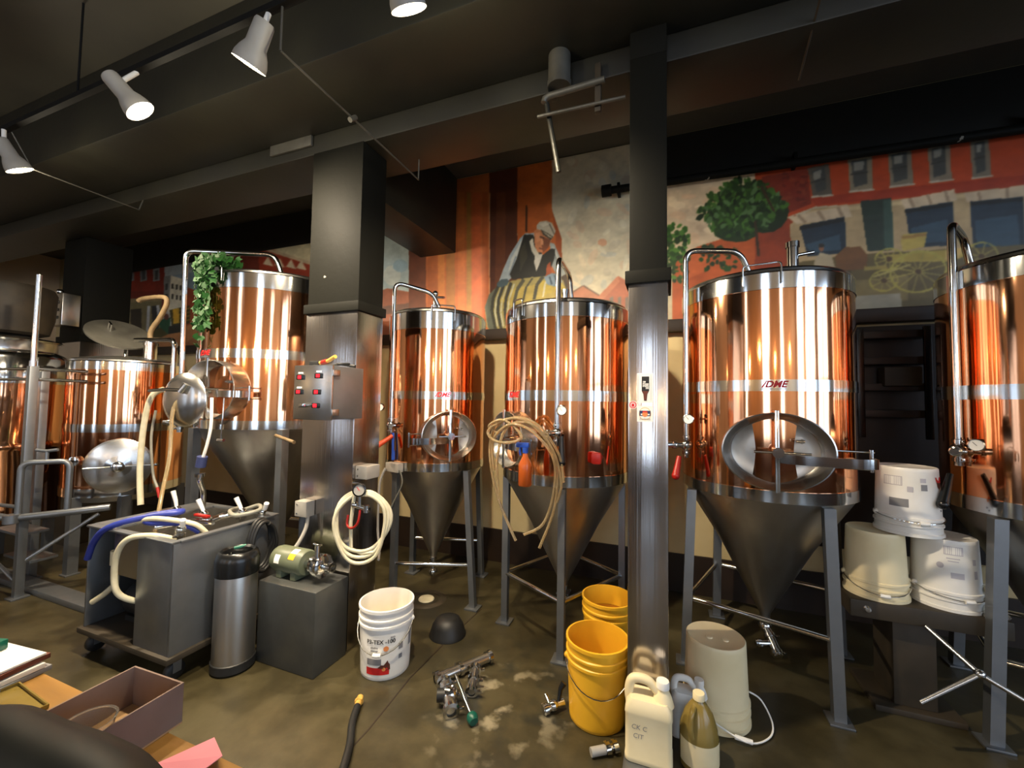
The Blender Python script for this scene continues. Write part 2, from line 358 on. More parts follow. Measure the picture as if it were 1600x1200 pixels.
# ------------------------------------------------------------------ the painted mural on the wall
# one line per brush shape: red green blue, then x z pairs in units of 5 mm on the wall
MURAL = """168 168 165 -1918 992 -588 762 -573 336 -1840 338
196 186 150 -922 820 -588 762 -581 574 -806 627 -994 689
120 140 150 -1355 659 -1150 661 -1142 542 -1349 594
150 160 160 -1358 697 -1152 691 -1149 647 -1354 646
125 42 28 -1895 801 -1357 716 -1343 553 -1870 588
105 36 24 -1877 647 -1347 603 -1345 579 -1874 619
120 122 120 -1533 687 -1501 688 -1494 648 -1529 647
70 70 68 -1522 680 -1506 680 -1504 653 -1520 652
120 122 120 -1469 680 -1438 681 -1431 642 -1465 641
70 70 68 -1459 674 -1443 674 -1441 647 -1456 646
120 122 120 -1407 674 -1377 675 -1371 637 -1403 636
70 70 68 -1397 667 -1382 668 -1380 641 -1395 641
140 125 90 -1873 610 -1358 587 -1356 572 -1870 588
112 104 72 -1871 597 -1357 576 -1345 437 -1854 454
40 36 28 -1504 560 -1451 560 -1443 469 -1495 467
40 44 46 -1403 564 -1370 564 -1363 484 -1390 481
180 184 186 -1424 566 -1409 565 -1411 482 -1423 483
180 184 186 -1382 565 -1367 565 -1360 511 -1368 510
150 70 40 -1272 615 -1224 598 -1118 572 -1109 438 -1258 443
205 198 172 -1354 646 -1322 647 -1248 625 -1251 557 -1325 540 -1348 575
120 122 118 -1354 646 -1322 647 -1322 573 -1348 571
52 50 44 -1317 622 -1308 621 -1307 607 -1316 608
52 50 44 -1299 618 -1289 617 -1288 603 -1297 604
52 50 44 -1282 615 -1272 613 -1272 600 -1280 601
52 50 44 -1266 611 -1257 609 -1256 597 -1265 598
60 62 60 -1346 625 -1335 624 -1333 605 -1345 606
52 50 44 -1315 593 -1305 591 -1305 577 -1314 578
52 50 44 -1296 589 -1287 587 -1286 574 -1295 575
52 50 44 -1279 586 -1270 584 -1269 571 -1278 572
52 50 44 -1264 582 -1254 580 -1254 568 -1263 569
60 62 60 -1344 595 -1332 594 -1331 576 -1342 577
168 116 72 -1535 443 -1320 478 -1217 503 -1114 515 -1099 303 -1521 299
140 92 56 -1334 410 -1214 463 -1110 455 -1108 429 -1238 434
66 62 30 -1320 547 -1232 554 -1230 504 -1304 492
160 140 50 -1274 541 -1230 545 -1232 548 -1275 544
160 140 50 -1273 530 -1229 535 -1231 537 -1274 533
160 140 50 -1272 519 -1229 524 -1230 527 -1273 522
160 140 50 -1271 509 -1228 513 -1229 516 -1272 511
205 160 48 -1306 548 -1278 550 -1274 508 -1299 506
20 78 55 -1364 521 -1315 525 -1311 478 -1354 476
30 36 34 -1321 500 -1249 507 -1258 482 -1320 478
90 50 40 -1321 527 -1322 523 -1325 520 -1329 519 -1334 519 -1339 521 -1342 525 -1344 529 -1343 533 -1340 536 -1336 537 -1331 537 -1326 535 -1322 531
70 66 30 -1429 487 -1356 498 -1320 478 -1382 462
140 52 30 -1110 635 -982 690 -955 686 -786 619 -782 533 -1105 557
95 40 26 -1122 627 -1064 672 -978 689 -969 629 -1047 603
180 160 130 -973 690 -790 626 -790 618 -973 682
196 180 150 -957 640 -940 658 -920 630
196 180 150 -916 633 -900 650 -881 623
196 180 150 -877 625 -861 642 -843 615
196 180 150 -843 618 -827 636 -809 609
172 186 180 -597 720 -511 707 -504 498 -589 504
196 200 186 -538 570 -540 561 -546 553 -555 550 -565 551 -575 556 -582 565 -585 575 -583 584 -576 592 -567 595 -556 594 -547 589 -540 580
150 172 176 -520 589 -522 583 -527 579 -535 577 -544 578 -552 582 -558 587 -560 593 -558 599 -553 604 -545 606 -536 605 -528 601 -522 595
150 86 58 -597 540 -572 545 -505 530 -501 389 -592 392
104 70 55 -596 505 -505 509 -504 487 -595 488
104 54 30 -526 822 -477 812 -465 389 -512 390
172 92 42 -483 828 -326 795 -318 385 -470 389
158 84 38 -475 743 -453 739 -441 388 -467 389
186 112 50 -450 738 -436 736 -424 388 -442 388
150 96 44 -430 735 -412 732 -401 387 -423 388
184 100 46 -403 730 -389 728 -378 387 -396 387
150 104 44 -383 727 -374 725 -364 386 -376 386
180 86 42 -370 724 -352 721 -343 386 -364 386
160 80 34 -348 721 -337 719 -327 385 -343 386
78 38 18 -335 850 -275 836 -268 384 -326 385
96 50 24 -317 715 -297 712 -295 459 -317 460
190 140 100 -333 718 -329 499 -327 499 -331 718
176 90 36 -275 836 -205 820 -203 661 -184 605 -179 452 -269 457
70 40 18 -256 680 -255 627 -251 626 -252 679
150 72 30 -203 661 -184 605 -180 523 -194 537 -195 607
196 186 156 -203 844 -1 795 -2 377 -178 382 -184 605 -202 661
186 176 150 -123 574 -125 572 -130 571 -137 572 -142 575 -144 578 -142 580 -136 580 -130 579 -125 576
204 190 158 -55 534 -58 537 -59 544 -59 552 -57 559 -55 561 -52 558 -51 551 -51 543 -53 536
196 176 146 -64 542 -66 537 -70 534 -75 535 -79 539 -80 545 -78 549 -74 552 -69 551 -65 547
196 176 146 -75 688 -77 693 -77 698 -74 702 -69 703 -65 701 -63 697 -63 692 -66 688 -71 687
196 176 146 -151 600 -155 598 -162 600 -169 606 -174 612 -174 616 -170 618 -163 616 -156 610 -152 604
180 178 160 -148 514 -149 520 -145 526 -137 531 -130 532 -125 528 -124 522 -128 516 -135 512 -142 511
206 198 170 -56 587 -60 590 -63 598 -64 607 -61 614 -57 616 -52 613 -49 606 -49 597 -51 589
180 178 160 -111 671 -114 671 -119 675 -124 680 -126 686 -126 689 -122 689 -117 686 -113 680 -110 675
206 198 170 -170 629 -172 634 -172 643 -168 652 -163 658 -158 659 -155 654 -156 645 -160 636 -165 630
196 176 146 -157 584 -161 587 -163 592 -162 596 -158 597 -153 596 -148 592 -146 588 -147 584 -151 583
180 178 160 -139 653 -142 657 -143 664 -142 672 -140 679 -136 680 -133 677 -132 670 -133 661 -136 655
196 176 146 -164 737 -168 741 -170 746 -169 751 -165 754 -160 753 -156 749 -154 744 -155 739 -159 737
186 176 150 -153 517 -156 518 -159 522 -162 527 -163 531 -162 534 -159 533 -155 530 -153 524 -152 520
206 198 170 -45 510 -48 505 -54 503 -62 504 -68 508 -70 513 -67 518 -61 520 -53 519 -47 515
196 176 146 -143 712 -143 718 -139 723 -133 726 -126 725 -121 721 -121 715 -124 710 -131 707 -138 708
206 198 170 -131 697 -134 698 -138 703 -141 710 -141 715 -140 718 -137 717 -133 712 -131 705 -130 700
186 176 150 -135 748 -136 751 -135 755 -133 757 -129 757 -126 756 -125 753 -126 750 -129 747 -133 747
196 176 146 -54 598 -53 601 -50 604 -44 605 -39 605 -37 603 -37 600 -41 597 -47 595 -52 596
206 198 170 -161 743 -164 740 -169 740 -173 743 -175 748 -175 753 -172 756 -167 756 -162 753 -160 748
206 198 170 -109 601 -109 604 -106 607 -102 610 -97 611 -95 610 -95 607 -98 604 -102 601 -106 600
196 176 146 -62 631 -66 631 -73 636 -80 643 -85 651 -85 656 -80 656 -73 651 -66 643 -62 636
180 178 160 -106 685 -111 687 -115 692 -117 698 -116 704 -112 706 -108 705 -104 700 -102 693 -103 688
186 176 150 -102 736 -105 735 -109 737 -113 741 -116 745 -115 748 -113 749 -108 747 -104 743 -102 739
186 176 150 -114 678 -119 678 -124 681 -127 686 -127 692 -124 695 -119 696 -114 693 -111 688 -111 682
206 198 170 -56 632 -57 637 -54 643 -48 649 -41 651 -36 649 -36 644 -39 638 -45 632 -52 630
206 198 170 -116 725 -117 730 -115 734 -110 736 -106 734 -102 729 -101 724 -104 719 -108 718 -113 720
186 176 150 -140 583 -140 588 -137 594 -130 599 -123 601 -118 599 -118 594 -121 588 -128 583 -135 581
204 190 158 -139 543 -143 545 -148 551 -151 560 -152 568 -151 571 -146 569 -142 563 -138 554 -138 547
180 178 160 -148 514 -151 510 -160 509 -169 511 -177 516 -180 521 -176 524 -168 525 -158 523 -150 519
204 190 158 -145 510 -148 509 -155 512 -162 516 -167 521 -168 524 -165 525 -158 522 -151 518 -146 513
180 178 160 -84 564 -87 561 -94 560 -103 561 -111 564 -114 567 -111 570 -103 570 -94 569 -87 567
186 176 150 -177 537 -180 542 -180 546 -176 549 -172 549 -167 546 -165 541 -165 537 -168 534 -173 534
186 176 150 -97 527 -101 526 -105 528 -108 533 -108 537 -105 541 -101 541 -97 539 -94 535 -94 530
204 190 158 -63 626 -65 624 -70 624 -77 626 -82 628 -84 631 -81 633 -76 632 -69 631 -64 628
204 190 158 -151 617 -153 612 -157 611 -163 612 -167 616 -168 621 -166 625 -161 627 -156 626 -152 622
206 198 170 -78 613 -80 618 -80 622 -77 624 -73 623 -69 619 -67 614 -68 610 -71 608 -74 609
206 198 170 -47 621 -52 622 -56 624 -58 629 -57 634 -53 637 -48 637 -44 634 -42 629 -43 624
180 178 160 -67 640 -70 645 -70 650 -67 652 -63 651 -58 648 -56 643 -56 638 -59 636 -63 637
196 176 146 -92 637 -96 634 -103 634 -112 637 -119 642 -121 648 -117 651 -109 651 -101 648 -94 643
186 176 150 -91 510 -93 512 -94 518 -93 524 -91 529 -89 531 -87 528 -86 523 -86 516 -88 512
196 176 146 -57 690 -61 690 -64 693 -67 697 -67 701 -64 704 -61 704 -57 702 -55 697 -55 693
204 190 158 -42 732 -45 729 -49 729 -53 732 -55 736 -55 740 -52 743 -48 743 -44 741 -42 737
206 198 170 -102 566 -105 566 -109 569 -114 574 -117 579 -117 582 -114 582 -109 579 -105 574 -102 569
196 176 146 -133 550 -136 555 -134 563 -130 572 -124 577 -119 577 -117 572 -118 564 -122 556 -128 550
204 190 158 -58 594 -62 598 -64 606 -63 615 -59 621 -55 623 -51 619 -49 611 -50 602 -54 596
204 190 158 -78 587 -78 591 -76 595 -72 599 -68 601 -65 601 -64 598 -66 593 -71 589 -75 587
196 176 146 -51 647 -54 651 -54 657 -51 662 -47 665 -43 664 -40 660 -40 654 -43 649 -47 646
204 190 158 -145 524 -149 524 -154 527 -157 533 -157 539 -155 542 -150 542 -146 538 -143 533 -142 527
204 190 158 -53 709 -58 710 -64 714 -68 721 -69 728 -66 733 -61 732 -55 728 -51 721 -50 714
196 176 146 -137 679 -136 681 -134 683 -130 683 -127 682 -125 680 -126 678 -128 676 -132 676 -135 677
206 198 170 -72 533 -74 536 -74 544 -72 553 -70 560 -67 562 -65 559 -65 551 -66 542 -69 535
180 178 160 -93 505 -93 510 -90 513 -86 514 -83 511 -81 506 -81 501 -83 497 -87 497 -91 500
186 176 150 -99 574 -99 579 -95 585 -89 589 -82 590 -78 588 -78 583 -81 578 -88 573 -94 572
196 176 146 -62 560 -65 563 -67 571 -68 580 -67 587 -65 590 -62 587 -59 580 -58 571 -59 563
186 176 150 -142 697 -141 702 -137 704 -132 704 -127 701 -124 697 -125 693 -129 690 -135 690 -140 693
180 178 160 -108 504 -111 506 -112 511 -111 517 -109 520 -105 521 -102 518 -101 514 -102 508 -104 504
196 176 146 -144 610 -148 611 -154 616 -158 624 -158 632 -156 635 -151 634 -146 629 -142 621 -141 614
180 178 160 -99 708 -98 714 -96 717 -92 717 -88 714 -86 708 -87 703 -89 699 -93 699 -96 703
196 176 146 -90 665 -92 664 -96 666 -99 669 -101 672 -100 675 -97 676 -94 675 -90 672 -89 668
180 178 160 -54 547 -57 547 -60 549 -63 553 -64 557 -62 559 -60 560 -56 558 -54 554 -53 550
196 150 116 -102 587 -102 584 -104 582 -108 581 -111 582 -114 584 -117 586 -117 589 -117 592 -114 594 -111 595 -108 595 -105 593 -102 590
172 108 74 -172 497 -143 513 -114 492 -114 380 -171 382
96 74 58 -144 512 -115 492 -114 494 -142 514
110 80 60 -169 498 -143 512 -144 514 -170 500
168 92 58 -121 486 -82 525 -42 497 -42 378 -121 380
186 112 74 -121 486 -82 525 -79 514 -110 482
110 96 80 -96 487 -90 489 -90 458 -95 459
110 96 80 -82 486 -77 488 -77 457 -82 458
110 96 80 -69 485 -64 487 -64 457 -69 457
64 48 30 -195 575 -175 547 -165 496 -184 488
150 162 166 -266 616 -256 624 -235 623 -232 595 -252 564 -273 547 -291 534 -309 535 -300 559 -287 586
186 190 182 -261 615 -248 621 -243 613 -260 590 -276 565 -289 553 -284 578
110 124 132 -244 598 -267 563 -264 561 -241 596
120 132 140 -275 582 -289 546 -286 545 -272 581
150 156 150 -207 601 -198 597 -188 574 -175 537 -190 531 -202 555
190 190 176 -202 593 -195 585 -185 554 -192 558
104 110 110 -198 578 -188 543 -186 543 -196 578
34 34 27 -258 622 -240 620 -233 607 -220 578 -205 588 -196 587 -197 571 -204 550 -219 534 -281 538 -286 548 -273 575
150 70 34 -212 558 -205 564 -202 537 -214 534
52 50 38 -266 593 -256 607 -250 579 -265 550
196 190 168 -247 608 -240 614 -237 597 -227 581 -232 572 -242 588
190 186 170 -235 580 -220 580 -226 562 -232 548 -237 565
190 122 78 -238 627 -228 631 -210 618 -203 605 -209 591 -220 582 -230 585 -236 597
120 70 44 -223 615 -205 605 -209 591 -220 582 -222 595
206 140 96 -235 622 -226 623 -225 606 -232 604
80 48 34 -227 613 -218 608 -217 611 -226 615
90 50 36 -228 591 -220 588 -219 590 -227 593
214 150 104 -224 610 -220 609 -219 597 -224 598
182 174 150 -233 636 -227 643 -214 643 -203 637 -195 621 -200 610 -210 616 -220 625 -232 629
206 200 178 -228 638 -215 641 -208 635 -220 632
70 64 50 -225 628 -210 618 -200 610 -205 605 -220 617
196 188 160 -223 625 -210 616 -200 607 -208 611
104 98 82 -209 636 -199 614 -197 615 -207 637
146 134 78 -338 487 -329 512 -312 527 -281 535 -242 538 -202 537 -180 526 -168 487 -172 452 -215 418 -292 424 -316 426 -333 448
170 150 74 -312 498 -280 520 -197 525 -175 509 -175 497 -280 485
180 158 66 -229 528 -189 529 -175 511 -216 502
86 90 76 -338 487 -329 512 -315 524 -322 479 -311 426 -330 446
116 116 92 -286 458 -216 466 -215 418 -285 421
50 50 40 -313 528 -323 505 -317 502 -307 525
50 50 40 -323 504 -326 479 -319 478 -317 503
50 50 40 -325 478 -319 450 -313 450 -319 478
50 50 40 -319 449 -308 424 -302 425 -314 451
176 176 150 -304 524 -314 501 -312 500 -302 523
176 176 150 -315 500 -317 475 -314 475 -312 500
176 176 150 -317 475 -311 447 -308 447 -314 475
50 50 40 -301 530 -311 503 -305 501 -295 527
50 50 40 -311 503 -313 478 -307 477 -305 502
50 50 40 -313 477 -307 449 -301 450 -307 478
50 50 40 -307 449 -296 423 -290 425 -302 450
176 176 150 -292 526 -302 500 -300 499 -290 525
176 176 150 -302 499 -305 475 -302 474 -300 499
176 176 150 -305 474 -299 446 -296 447 -302 474
50 50 40 -286 533 -296 502 -290 500 -280 530
50 50 40 -296 502 -298 477 -292 476 -290 501
50 50 40 -298 476 -293 448 -287 449 -293 477
50 50 40 -292 448 -281 423 -276 424 -287 450
176 176 150 -278 529 -288 499 -285 498 -275 528
176 176 150 -288 498 -290 474 -288 473 -285 498
176 176 150 -290 473 -284 446 -282 446 -288 474
70 70 54 -260 537 -273 519 -267 515 -254 533
70 70 54 -273 518 -279 493 -273 491 -267 516
70 70 54 -279 493 -277 458 -271 458 -273 492
70 70 54 -241 537 -253 521 -250 519 -238 535
70 70 54 -254 521 -260 494 -256 493 -250 519
62 62 48 -222 539 -234 523 -229 519 -216 535
62 62 48 -234 522 -239 495 -233 494 -228 520
196 190 160 -206 538 -217 523 -214 521 -203 535
196 190 160 -217 522 -220 498 -217 497 -213 521
66 84 90 -288 536 -288 532 -292 527 -297 525 -304 524 -309 525 -313 528 -313 532 -309 536 -304 539 -297 540 -291 539
120 140 152 -217 536 -202 542 -187 538 -182 523 -194 515 -211 521
60 76 86 -208 535 -203 520 -200 521 -205 536
60 76 86 -198 537 -193 519 -191 520 -196 537
194 172 140 -14 832 139 792 136 504 -14 519
206 186 152 25 588 23 584 17 582 10 583 4 587 2 591 4 596 10 597 17 596 23 593
200 170 136 28 612 27 610 23 609 19 609 15 612 14 615 15 617 19 619 23 618 27 616
206 186 152 78 645 77 640 73 637 68 638 65 642 63 647 65 652 69 655 73 654 77 650
200 170 136 34 578 32 573 26 571 19 572 14 576 11 581 14 586 19 588 26 587 32 583
200 170 136 44 646 42 644 36 643 29 644 23 647 21 650 23 653 29 653 36 652 42 650
186 164 134 62 589 60 586 55 584 49 585 44 588 42 592 44 596 49 598 55 597 60 594
206 186 152 28 634 26 630 21 628 14 629 9 633 8 637 9 640 14 642 21 641 26 638
206 186 152 74 630 72 625 68 623 63 624 58 628 57 633 59 637 63 639 68 638 72 635
186 164 134 35 624 33 622 29 621 23 622 18 624 17 627 18 629 23 630 29 629 33 627
200 170 136 10 575 9 572 5 570 0 571 -3 573 -5 577 -3 579 1 581 5 580 9 578
200 170 136 72 632 70 629 65 627 59 628 54 631 52 636 54 639 59 641 65 640 70 637
200 170 136 50 576 48 572 43 569 38 570 33 574 31 579 33 583 38 586 44 585 48 581
200 170 136 82 617 79 613 73 611 66 612 60 616 58 621 60 626 66 628 74 627 79 623
200 170 136 29 617 26 614 20 612 11 614 5 617 2 621 5 624 11 626 20 624 26 621
200 170 136 74 616 71 611 66 609 59 610 53 614 51 619 53 624 59 626 66 625 71 621
206 186 152 32 581 29 578 24 577 17 577 11 580 9 584 11 588 17 589 24 588 29 585
186 164 134 60 625 57 620 51 617 44 618 38 623 35 628 38 633 44 636 51 635 57 630
186 164 134 77 593 75 589 69 587 62 588 57 592 55 596 57 600 63 602 69 601 75 598
200 170 136 49 570 47 567 41 566 33 567 26 570 23 573 26 576 33 577 41 576 47 573
206 186 152 49 607 47 604 42 603 35 604 30 607 28 611 30 614 35 615 42 614 47 611
206 186 152 62 625 60 622 54 621 48 622 43 625 41 628 43 630 48 631 54 630 60 628
186 164 134 23 571 20 567 14 566 6 567 0 570 -3 575 0 578 6 580 14 579 20 576
206 186 152 15 642 13 637 9 634 4 635 0 639 -1 645 0 650 4 653 9 652 13 648
200 170 136 83 650 81 648 76 647 69 648 64 651 62 654 64 657 69 658 76 657 81 654
206 186 152 78 585 76 582 70 580 63 581 57 584 54 588 57 591 63 593 70 592 76 589
186 164 134 55 620 54 616 50 614 46 614 42 617 41 622 42 626 46 628 50 627 54 624
160 76 34 6 539 45 561 83 570 188 568 186 431 6 441
128 52 24 128 577 184 594 182 431 127 434
176 88 44 16 543 55 557 64 522 21 505
160 60 22 130 795 463 708 459 581 208 603 146 584 129 607
140 48 20 201 618 460 608 459 590 208 605
110 40 22 138 662 199 664 203 608 146 589
84 78 66 199 664 226 666 229 618 205 619
64 66 62 204 658 221 662 222 627 210 624
132 130 118 206 656 217 659 215 646 207 643
50 50 46 203 640 221 642 221 644 202 642
170 160 140 203 617 231 615 231 618 203 620
124 114 92 249 670 278 668 278 618 251 619
64 66 62 253 664 272 664 272 627 256 624
132 130 118 256 662 269 661 267 649 256 649
50 50 46 252 643 273 643 273 645 252 645
170 160 140 250 617 280 615 280 618 249 620
116 108 90 296 670 322 669 324 617 298 618
64 66 62 300 664 317 665 318 626 302 623
132 130 118 303 662 313 662 312 650 303 649
50 50 46 299 643 317 643 317 645 299 644
170 160 140 297 616 326 615 326 618 296 619
120 110 92 340 669 364 669 365 616 342 617
64 66 62 344 663 359 665 359 625 346 622
132 130 118 346 661 356 663 354 651 347 649
50 50 46 343 641 359 643 359 644 343 643
170 160 140 340 615 367 614 367 616 340 618
110 102 86 385 667 404 666 405 614 386 614
64 66 62 389 662 400 663 400 622 390 619
132 130 118 391 659 397 660 395 649 391 648
50 50 46 388 639 400 640 400 642 388 641
170 160 140 385 612 407 612 407 614 385 615
156 136 100 175 580 204 600 459 594 456 481 177 500
180 160 120 198 597 459 591 459 586 198 591
178 160 132 172 592 248 598 253 580 184 579
140 122 98 184 592 194 578 197 581 187 595
140 122 98 209 594 218 578 221 581 213 597
140 122 98 234 597 240 579 244 581 238 598
178 160 132 309 596 367 602 370 586 314 582
140 122 98 317 596 322 582 325 584 321 598
140 122 98 337 599 341 583 344 585 340 600
140 122 98 356 601 359 585 362 586 359 602
178 160 132 377 594 459 596 459 580 380 581
140 122 98 390 594 392 580 395 581 393 594
140 122 98 418 595 419 580 422 580 421 595
140 122 98 445 596 445 580 448 580 448 596
30 42 52 188 576 244 582 245 527 197 528
46 66 80 194 546 237 556 239 533 202 533
24 26 24 188 569 244 575 243 581 187 575
30 42 52 263 602 299 601 300 525 270 527
46 66 80 268 572 293 576 295 531 274 532
24 26 24 263 595 299 595 299 600 263 601
30 42 52 314 582 365 585 366 524 319 526
46 66 80 319 554 359 561 360 530 323 531
24 26 24 314 576 365 579 365 584 313 581
30 42 52 383 582 435 580 435 509 384 513
46 66 80 387 555 429 557 430 514 388 518
24 26 24 383 576 435 574 435 579 383 581
34 46 36 263 602 299 601 300 525 270 527
50 70 60 289 599 299 599 300 527 290 526
86 76 44 169 519 250 524 457 515 451 334 166 335
110 98 60 242 485 315 487 314 451 241 456
66 56 34 170 491 250 503 249 465 170 462
98 66 34 231 524 243 536 262 535 270 521 268 501 233 501
150 138 112 206 522 213 532 227 526 233 497 204 500
120 80 56 218 537 217 535 217 533 215 533 214 533 213 534 212 536 211 538 212 540 213 541 214 542 215 542 217 541 218 539
40 36 30 219 542 218 540 217 540 216 539 214 539 212 540 211 541 211 543 211 544 212 545 214 545 216 545 217 544 218 543
134 132 118 255 463 306 462 308 438 249 439
150 134 62 287 519 370 518 378 509 363 502 291 508
166 148 74 308 537 311 546 337 546 334 526 310 522
140 110 56 309 544 336 545 336 541 310 539
176 150 92 357 520 374 520 370 506 355 506
140 130 66 326 490 355 482 355 483 326 492
140 130 66 326 491 348 470 349 471 327 492
140 130 66 326 491 335 463 336 463 327 491
140 130 66 326 491 319 464 320 463 327 491
140 130 66 326 492 305 472 306 471 327 491
140 130 66 326 492 297 486 297 484 326 490
140 130 66 326 492 296 501 296 499 326 490
140 130 66 327 492 304 513 303 512 326 491
140 130 66 327 491 318 520 317 519 326 491
140 130 66 327 491 334 518 332 519 326 491
140 130 66 327 491 347 510 346 511 326 492
140 130 66 326 490 355 497 355 498 326 492
150 142 66 355 494 354 487 357 486 357 494
150 142 66 354 487 352 480 354 479 357 486
150 142 66 352 481 348 474 350 472 354 478
150 142 66 348 474 343 469 344 467 350 472
150 142 66 343 469 336 466 337 463 344 466
150 142 66 336 466 329 464 329 461 337 463
150 142 66 329 464 321 464 321 461 329 461
150 142 66 321 464 314 466 313 463 321 461
150 142 66 314 466 307 470 306 467 313 463
150 142 66 307 470 302 475 300 473 306 467
150 142 66 302 475 298 482 296 480 300 473
150 142 66 299 481 297 489 294 488 296 480
150 142 66 297 488 297 496 295 496 294 488
150 142 66 297 495 300 503 297 504 295 497
150 142 66 299 502 304 509 302 511 297 504
150 142 66 304 508 310 514 308 516 302 511
150 142 66 309 513 316 517 315 520 308 517
150 142 66 316 517 324 518 323 522 316 520
150 142 66 324 518 332 518 332 521 324 522
150 142 66 331 518 339 516 339 519 332 521
150 142 66 339 516 345 512 346 515 340 519
150 142 66 345 512 350 507 351 509 346 515
150 142 66 350 507 353 500 355 502 352 509
150 142 66 353 501 355 494 357 494 355 502
70 52 30 330 491 329 489 328 488 327 488 325 488 324 489 323 490 323 492 323 493 324 494 326 495 327 495 329 494 329 492
140 130 66 294 512 310 508 310 509 294 514
140 130 66 294 512 304 500 305 501 295 513
140 130 66 294 513 295 498 296 498 295 513
140 130 66 294 513 286 501 287 500 295 512
140 130 66 294 514 280 509 280 508 295 512
140 130 66 294 514 279 518 279 517 294 512
140 130 66 295 513 284 526 283 524 294 512
140 130 66 295 513 293 528 292 528 294 513
140 130 66 295 512 303 524 302 525 294 513
140 130 66 295 512 309 517 309 518 294 514
150 142 66 309 514 309 510 311 510 311 514
150 142 66 309 511 308 507 309 506 311 510
150 142 66 308 507 306 504 307 503 309 506
150 142 66 306 504 303 502 304 500 307 502
150 142 66 303 502 299 500 300 498 304 500
150 142 66 300 500 296 499 296 497 300 498
150 142 66 296 499 292 499 292 497 296 497
150 142 66 292 499 288 500 288 498 292 497
150 142 66 288 500 285 502 284 500 287 498
150 142 66 285 502 282 505 281 503 284 501
150 142 66 282 505 280 508 279 507 281 504
150 142 66 280 508 279 512 278 511 279 507
150 142 66 279 511 280 515 278 516 278 512
150 142 66 279 515 281 519 279 520 278 516
150 142 66 281 518 283 522 281 523 279 520
150 142 66 283 522 286 524 285 526 282 523
150 142 66 286 524 289 526 289 528 285 526
150 142 66 289 526 293 527 293 529 289 528
150 142 66 293 527 297 526 297 529 293 529
150 142 66 297 526 301 525 301 527 297 529
150 142 66 301 525 304 523 305 525 301 527
150 142 66 304 523 307 520 308 522 305 525
150 142 66 306 521 308 517 310 518 308 522
150 142 66 308 518 309 514 311 514 310 518
70 52 30 298 512 298 511 297 510 295 509 293 509 292 510 291 512 291 513 291 515 292 516 294 517 295 516 297 515 298 514
140 130 66 288 481 303 477 303 478 288 483
140 130 66 287 482 296 469 297 470 288 483
140 130 66 287 482 284 468 285 468 288 482
140 130 66 288 483 274 476 275 474 288 481
140 130 66 288 483 272 487 272 486 288 481
140 130 66 288 483 280 496 279 495 287 482
140 130 66 288 482 292 496 291 497 287 482
140 130 66 288 481 301 488 301 490 288 483
150 142 66 303 484 303 480 304 480 304 484
150 142 66 303 480 301 477 303 476 304 479
150 142 66 302 477 299 474 301 472 303 475
150 142 66 300 474 296 471 298 469 301 472
150 142 66 297 471 293 469 294 467 297 469
150 142 66 293 469 289 468 290 466 294 467
150 142 66 289 469 285 469 285 466 289 466
150 142 66 285 469 281 470 281 467 285 466
150 142 66 282 470 278 472 277 470 281 468
150 142 66 278 471 275 474 274 472 277 470
150 142 66 276 474 274 477 272 476 274 473
150 142 66 274 477 273 481 271 480 272 476
150 142 66 273 480 273 484 271 485 271 481
150 142 66 273 484 274 488 273 489 271 485
150 142 66 274 487 276 491 275 492 273 489
150 142 66 276 491 279 493 278 495 275 492
150 142 66 279 493 283 495 282 497 278 495
150 142 66 283 495 287 496 286 498 282 497
150 142 66 287 496 291 496 291 498 286 498
150 142 66 290 496 294 495 295 497 291 498
150 142 66 294 495 298 493 298 495 295 497
150 142 66 298 493 300 490 301 492 299 494
150 142 66 300 490 302 487 303 488 301 491
150 142 66 302 487 303 483 304 484 303 488
70 52 30 292 482 291 480 290 479 289 478 287 479 286 479 285 481 284 482 285 484 286 485 287 486 289 486 290 485 291 483
140 130 66 392 505 408 499 408 500 392 506
140 130 66 392 505 401 488 401 489 393 506
140 130 66 392 506 388 487 389 487 393 505
140 130 66 392 506 378 497 378 496 393 505
140 130 66 392 506 376 512 376 510 392 505
140 130 66 393 506 384 523 383 522 392 505
140 130 66 393 505 397 523 396 524 392 506
140 130 66 393 505 406 514 406 515 392 506
150 142 66 408 507 408 502 409 502 409 507
150 142 66 408 502 406 498 408 497 409 501
150 142 66 407 498 404 494 406 492 408 497
150 142 66 404 494 401 490 402 489 405 492
150 142 66 401 491 398 488 398 486 402 489
150 142 66 398 488 394 487 394 485 398 486
150 142 66 394 487 390 488 390 485 394 485
150 142 66 390 487 386 489 385 487 389 485
150 142 66 386 489 382 492 381 490 385 487
150 142 66 382 491 379 495 378 494 381 490
150 142 66 379 495 377 499 376 498 378 494
150 142 66 377 499 377 504 375 504 376 499
150 142 66 377 504 377 509 375 509 375 504
150 142 66 377 508 378 513 376 514 375 509
150 142 66 378 513 380 517 379 518 377 514
150 142 66 380 517 383 520 382 522 379 519
150 142 66 383 520 387 522 386 524 382 522
150 142 66 387 522 391 523 391 525 386 524
150 142 66 391 523 395 523 395 525 391 525
150 142 66 395 523 399 521 399 523 395 525
150 142 66 399 522 402 519 403 521 399 523
150 142 66 402 519 405 515 406 517 403 520
150 142 66 405 516 407 511 408 512 406 517
150 142 66 407 511 408 507 409 507 408 512
70 52 30 395 505 395 503 394 502 393 502 392 502 390 503 389 504 389 506 390 507 390 508 392 509 393 509 394 508 395 506
132 118 60 265 505 291 504 293 498 266 499
150 140 80 276 487 319 501 319 504 275 490
30 44 18 154 616 151 606 145 597 135 592 122 590 108 592 95 598 85 606 78 617 75 628 78 639 85 647 96 652 109 654 122 651 135 645 145 637 152 626
26 40 16 174 600 171 588 164 578 154 572 141 571 129 575 118 584 111 597 108 610 111 624 118 634 129 640 142 640 155 635 165 626 172 614
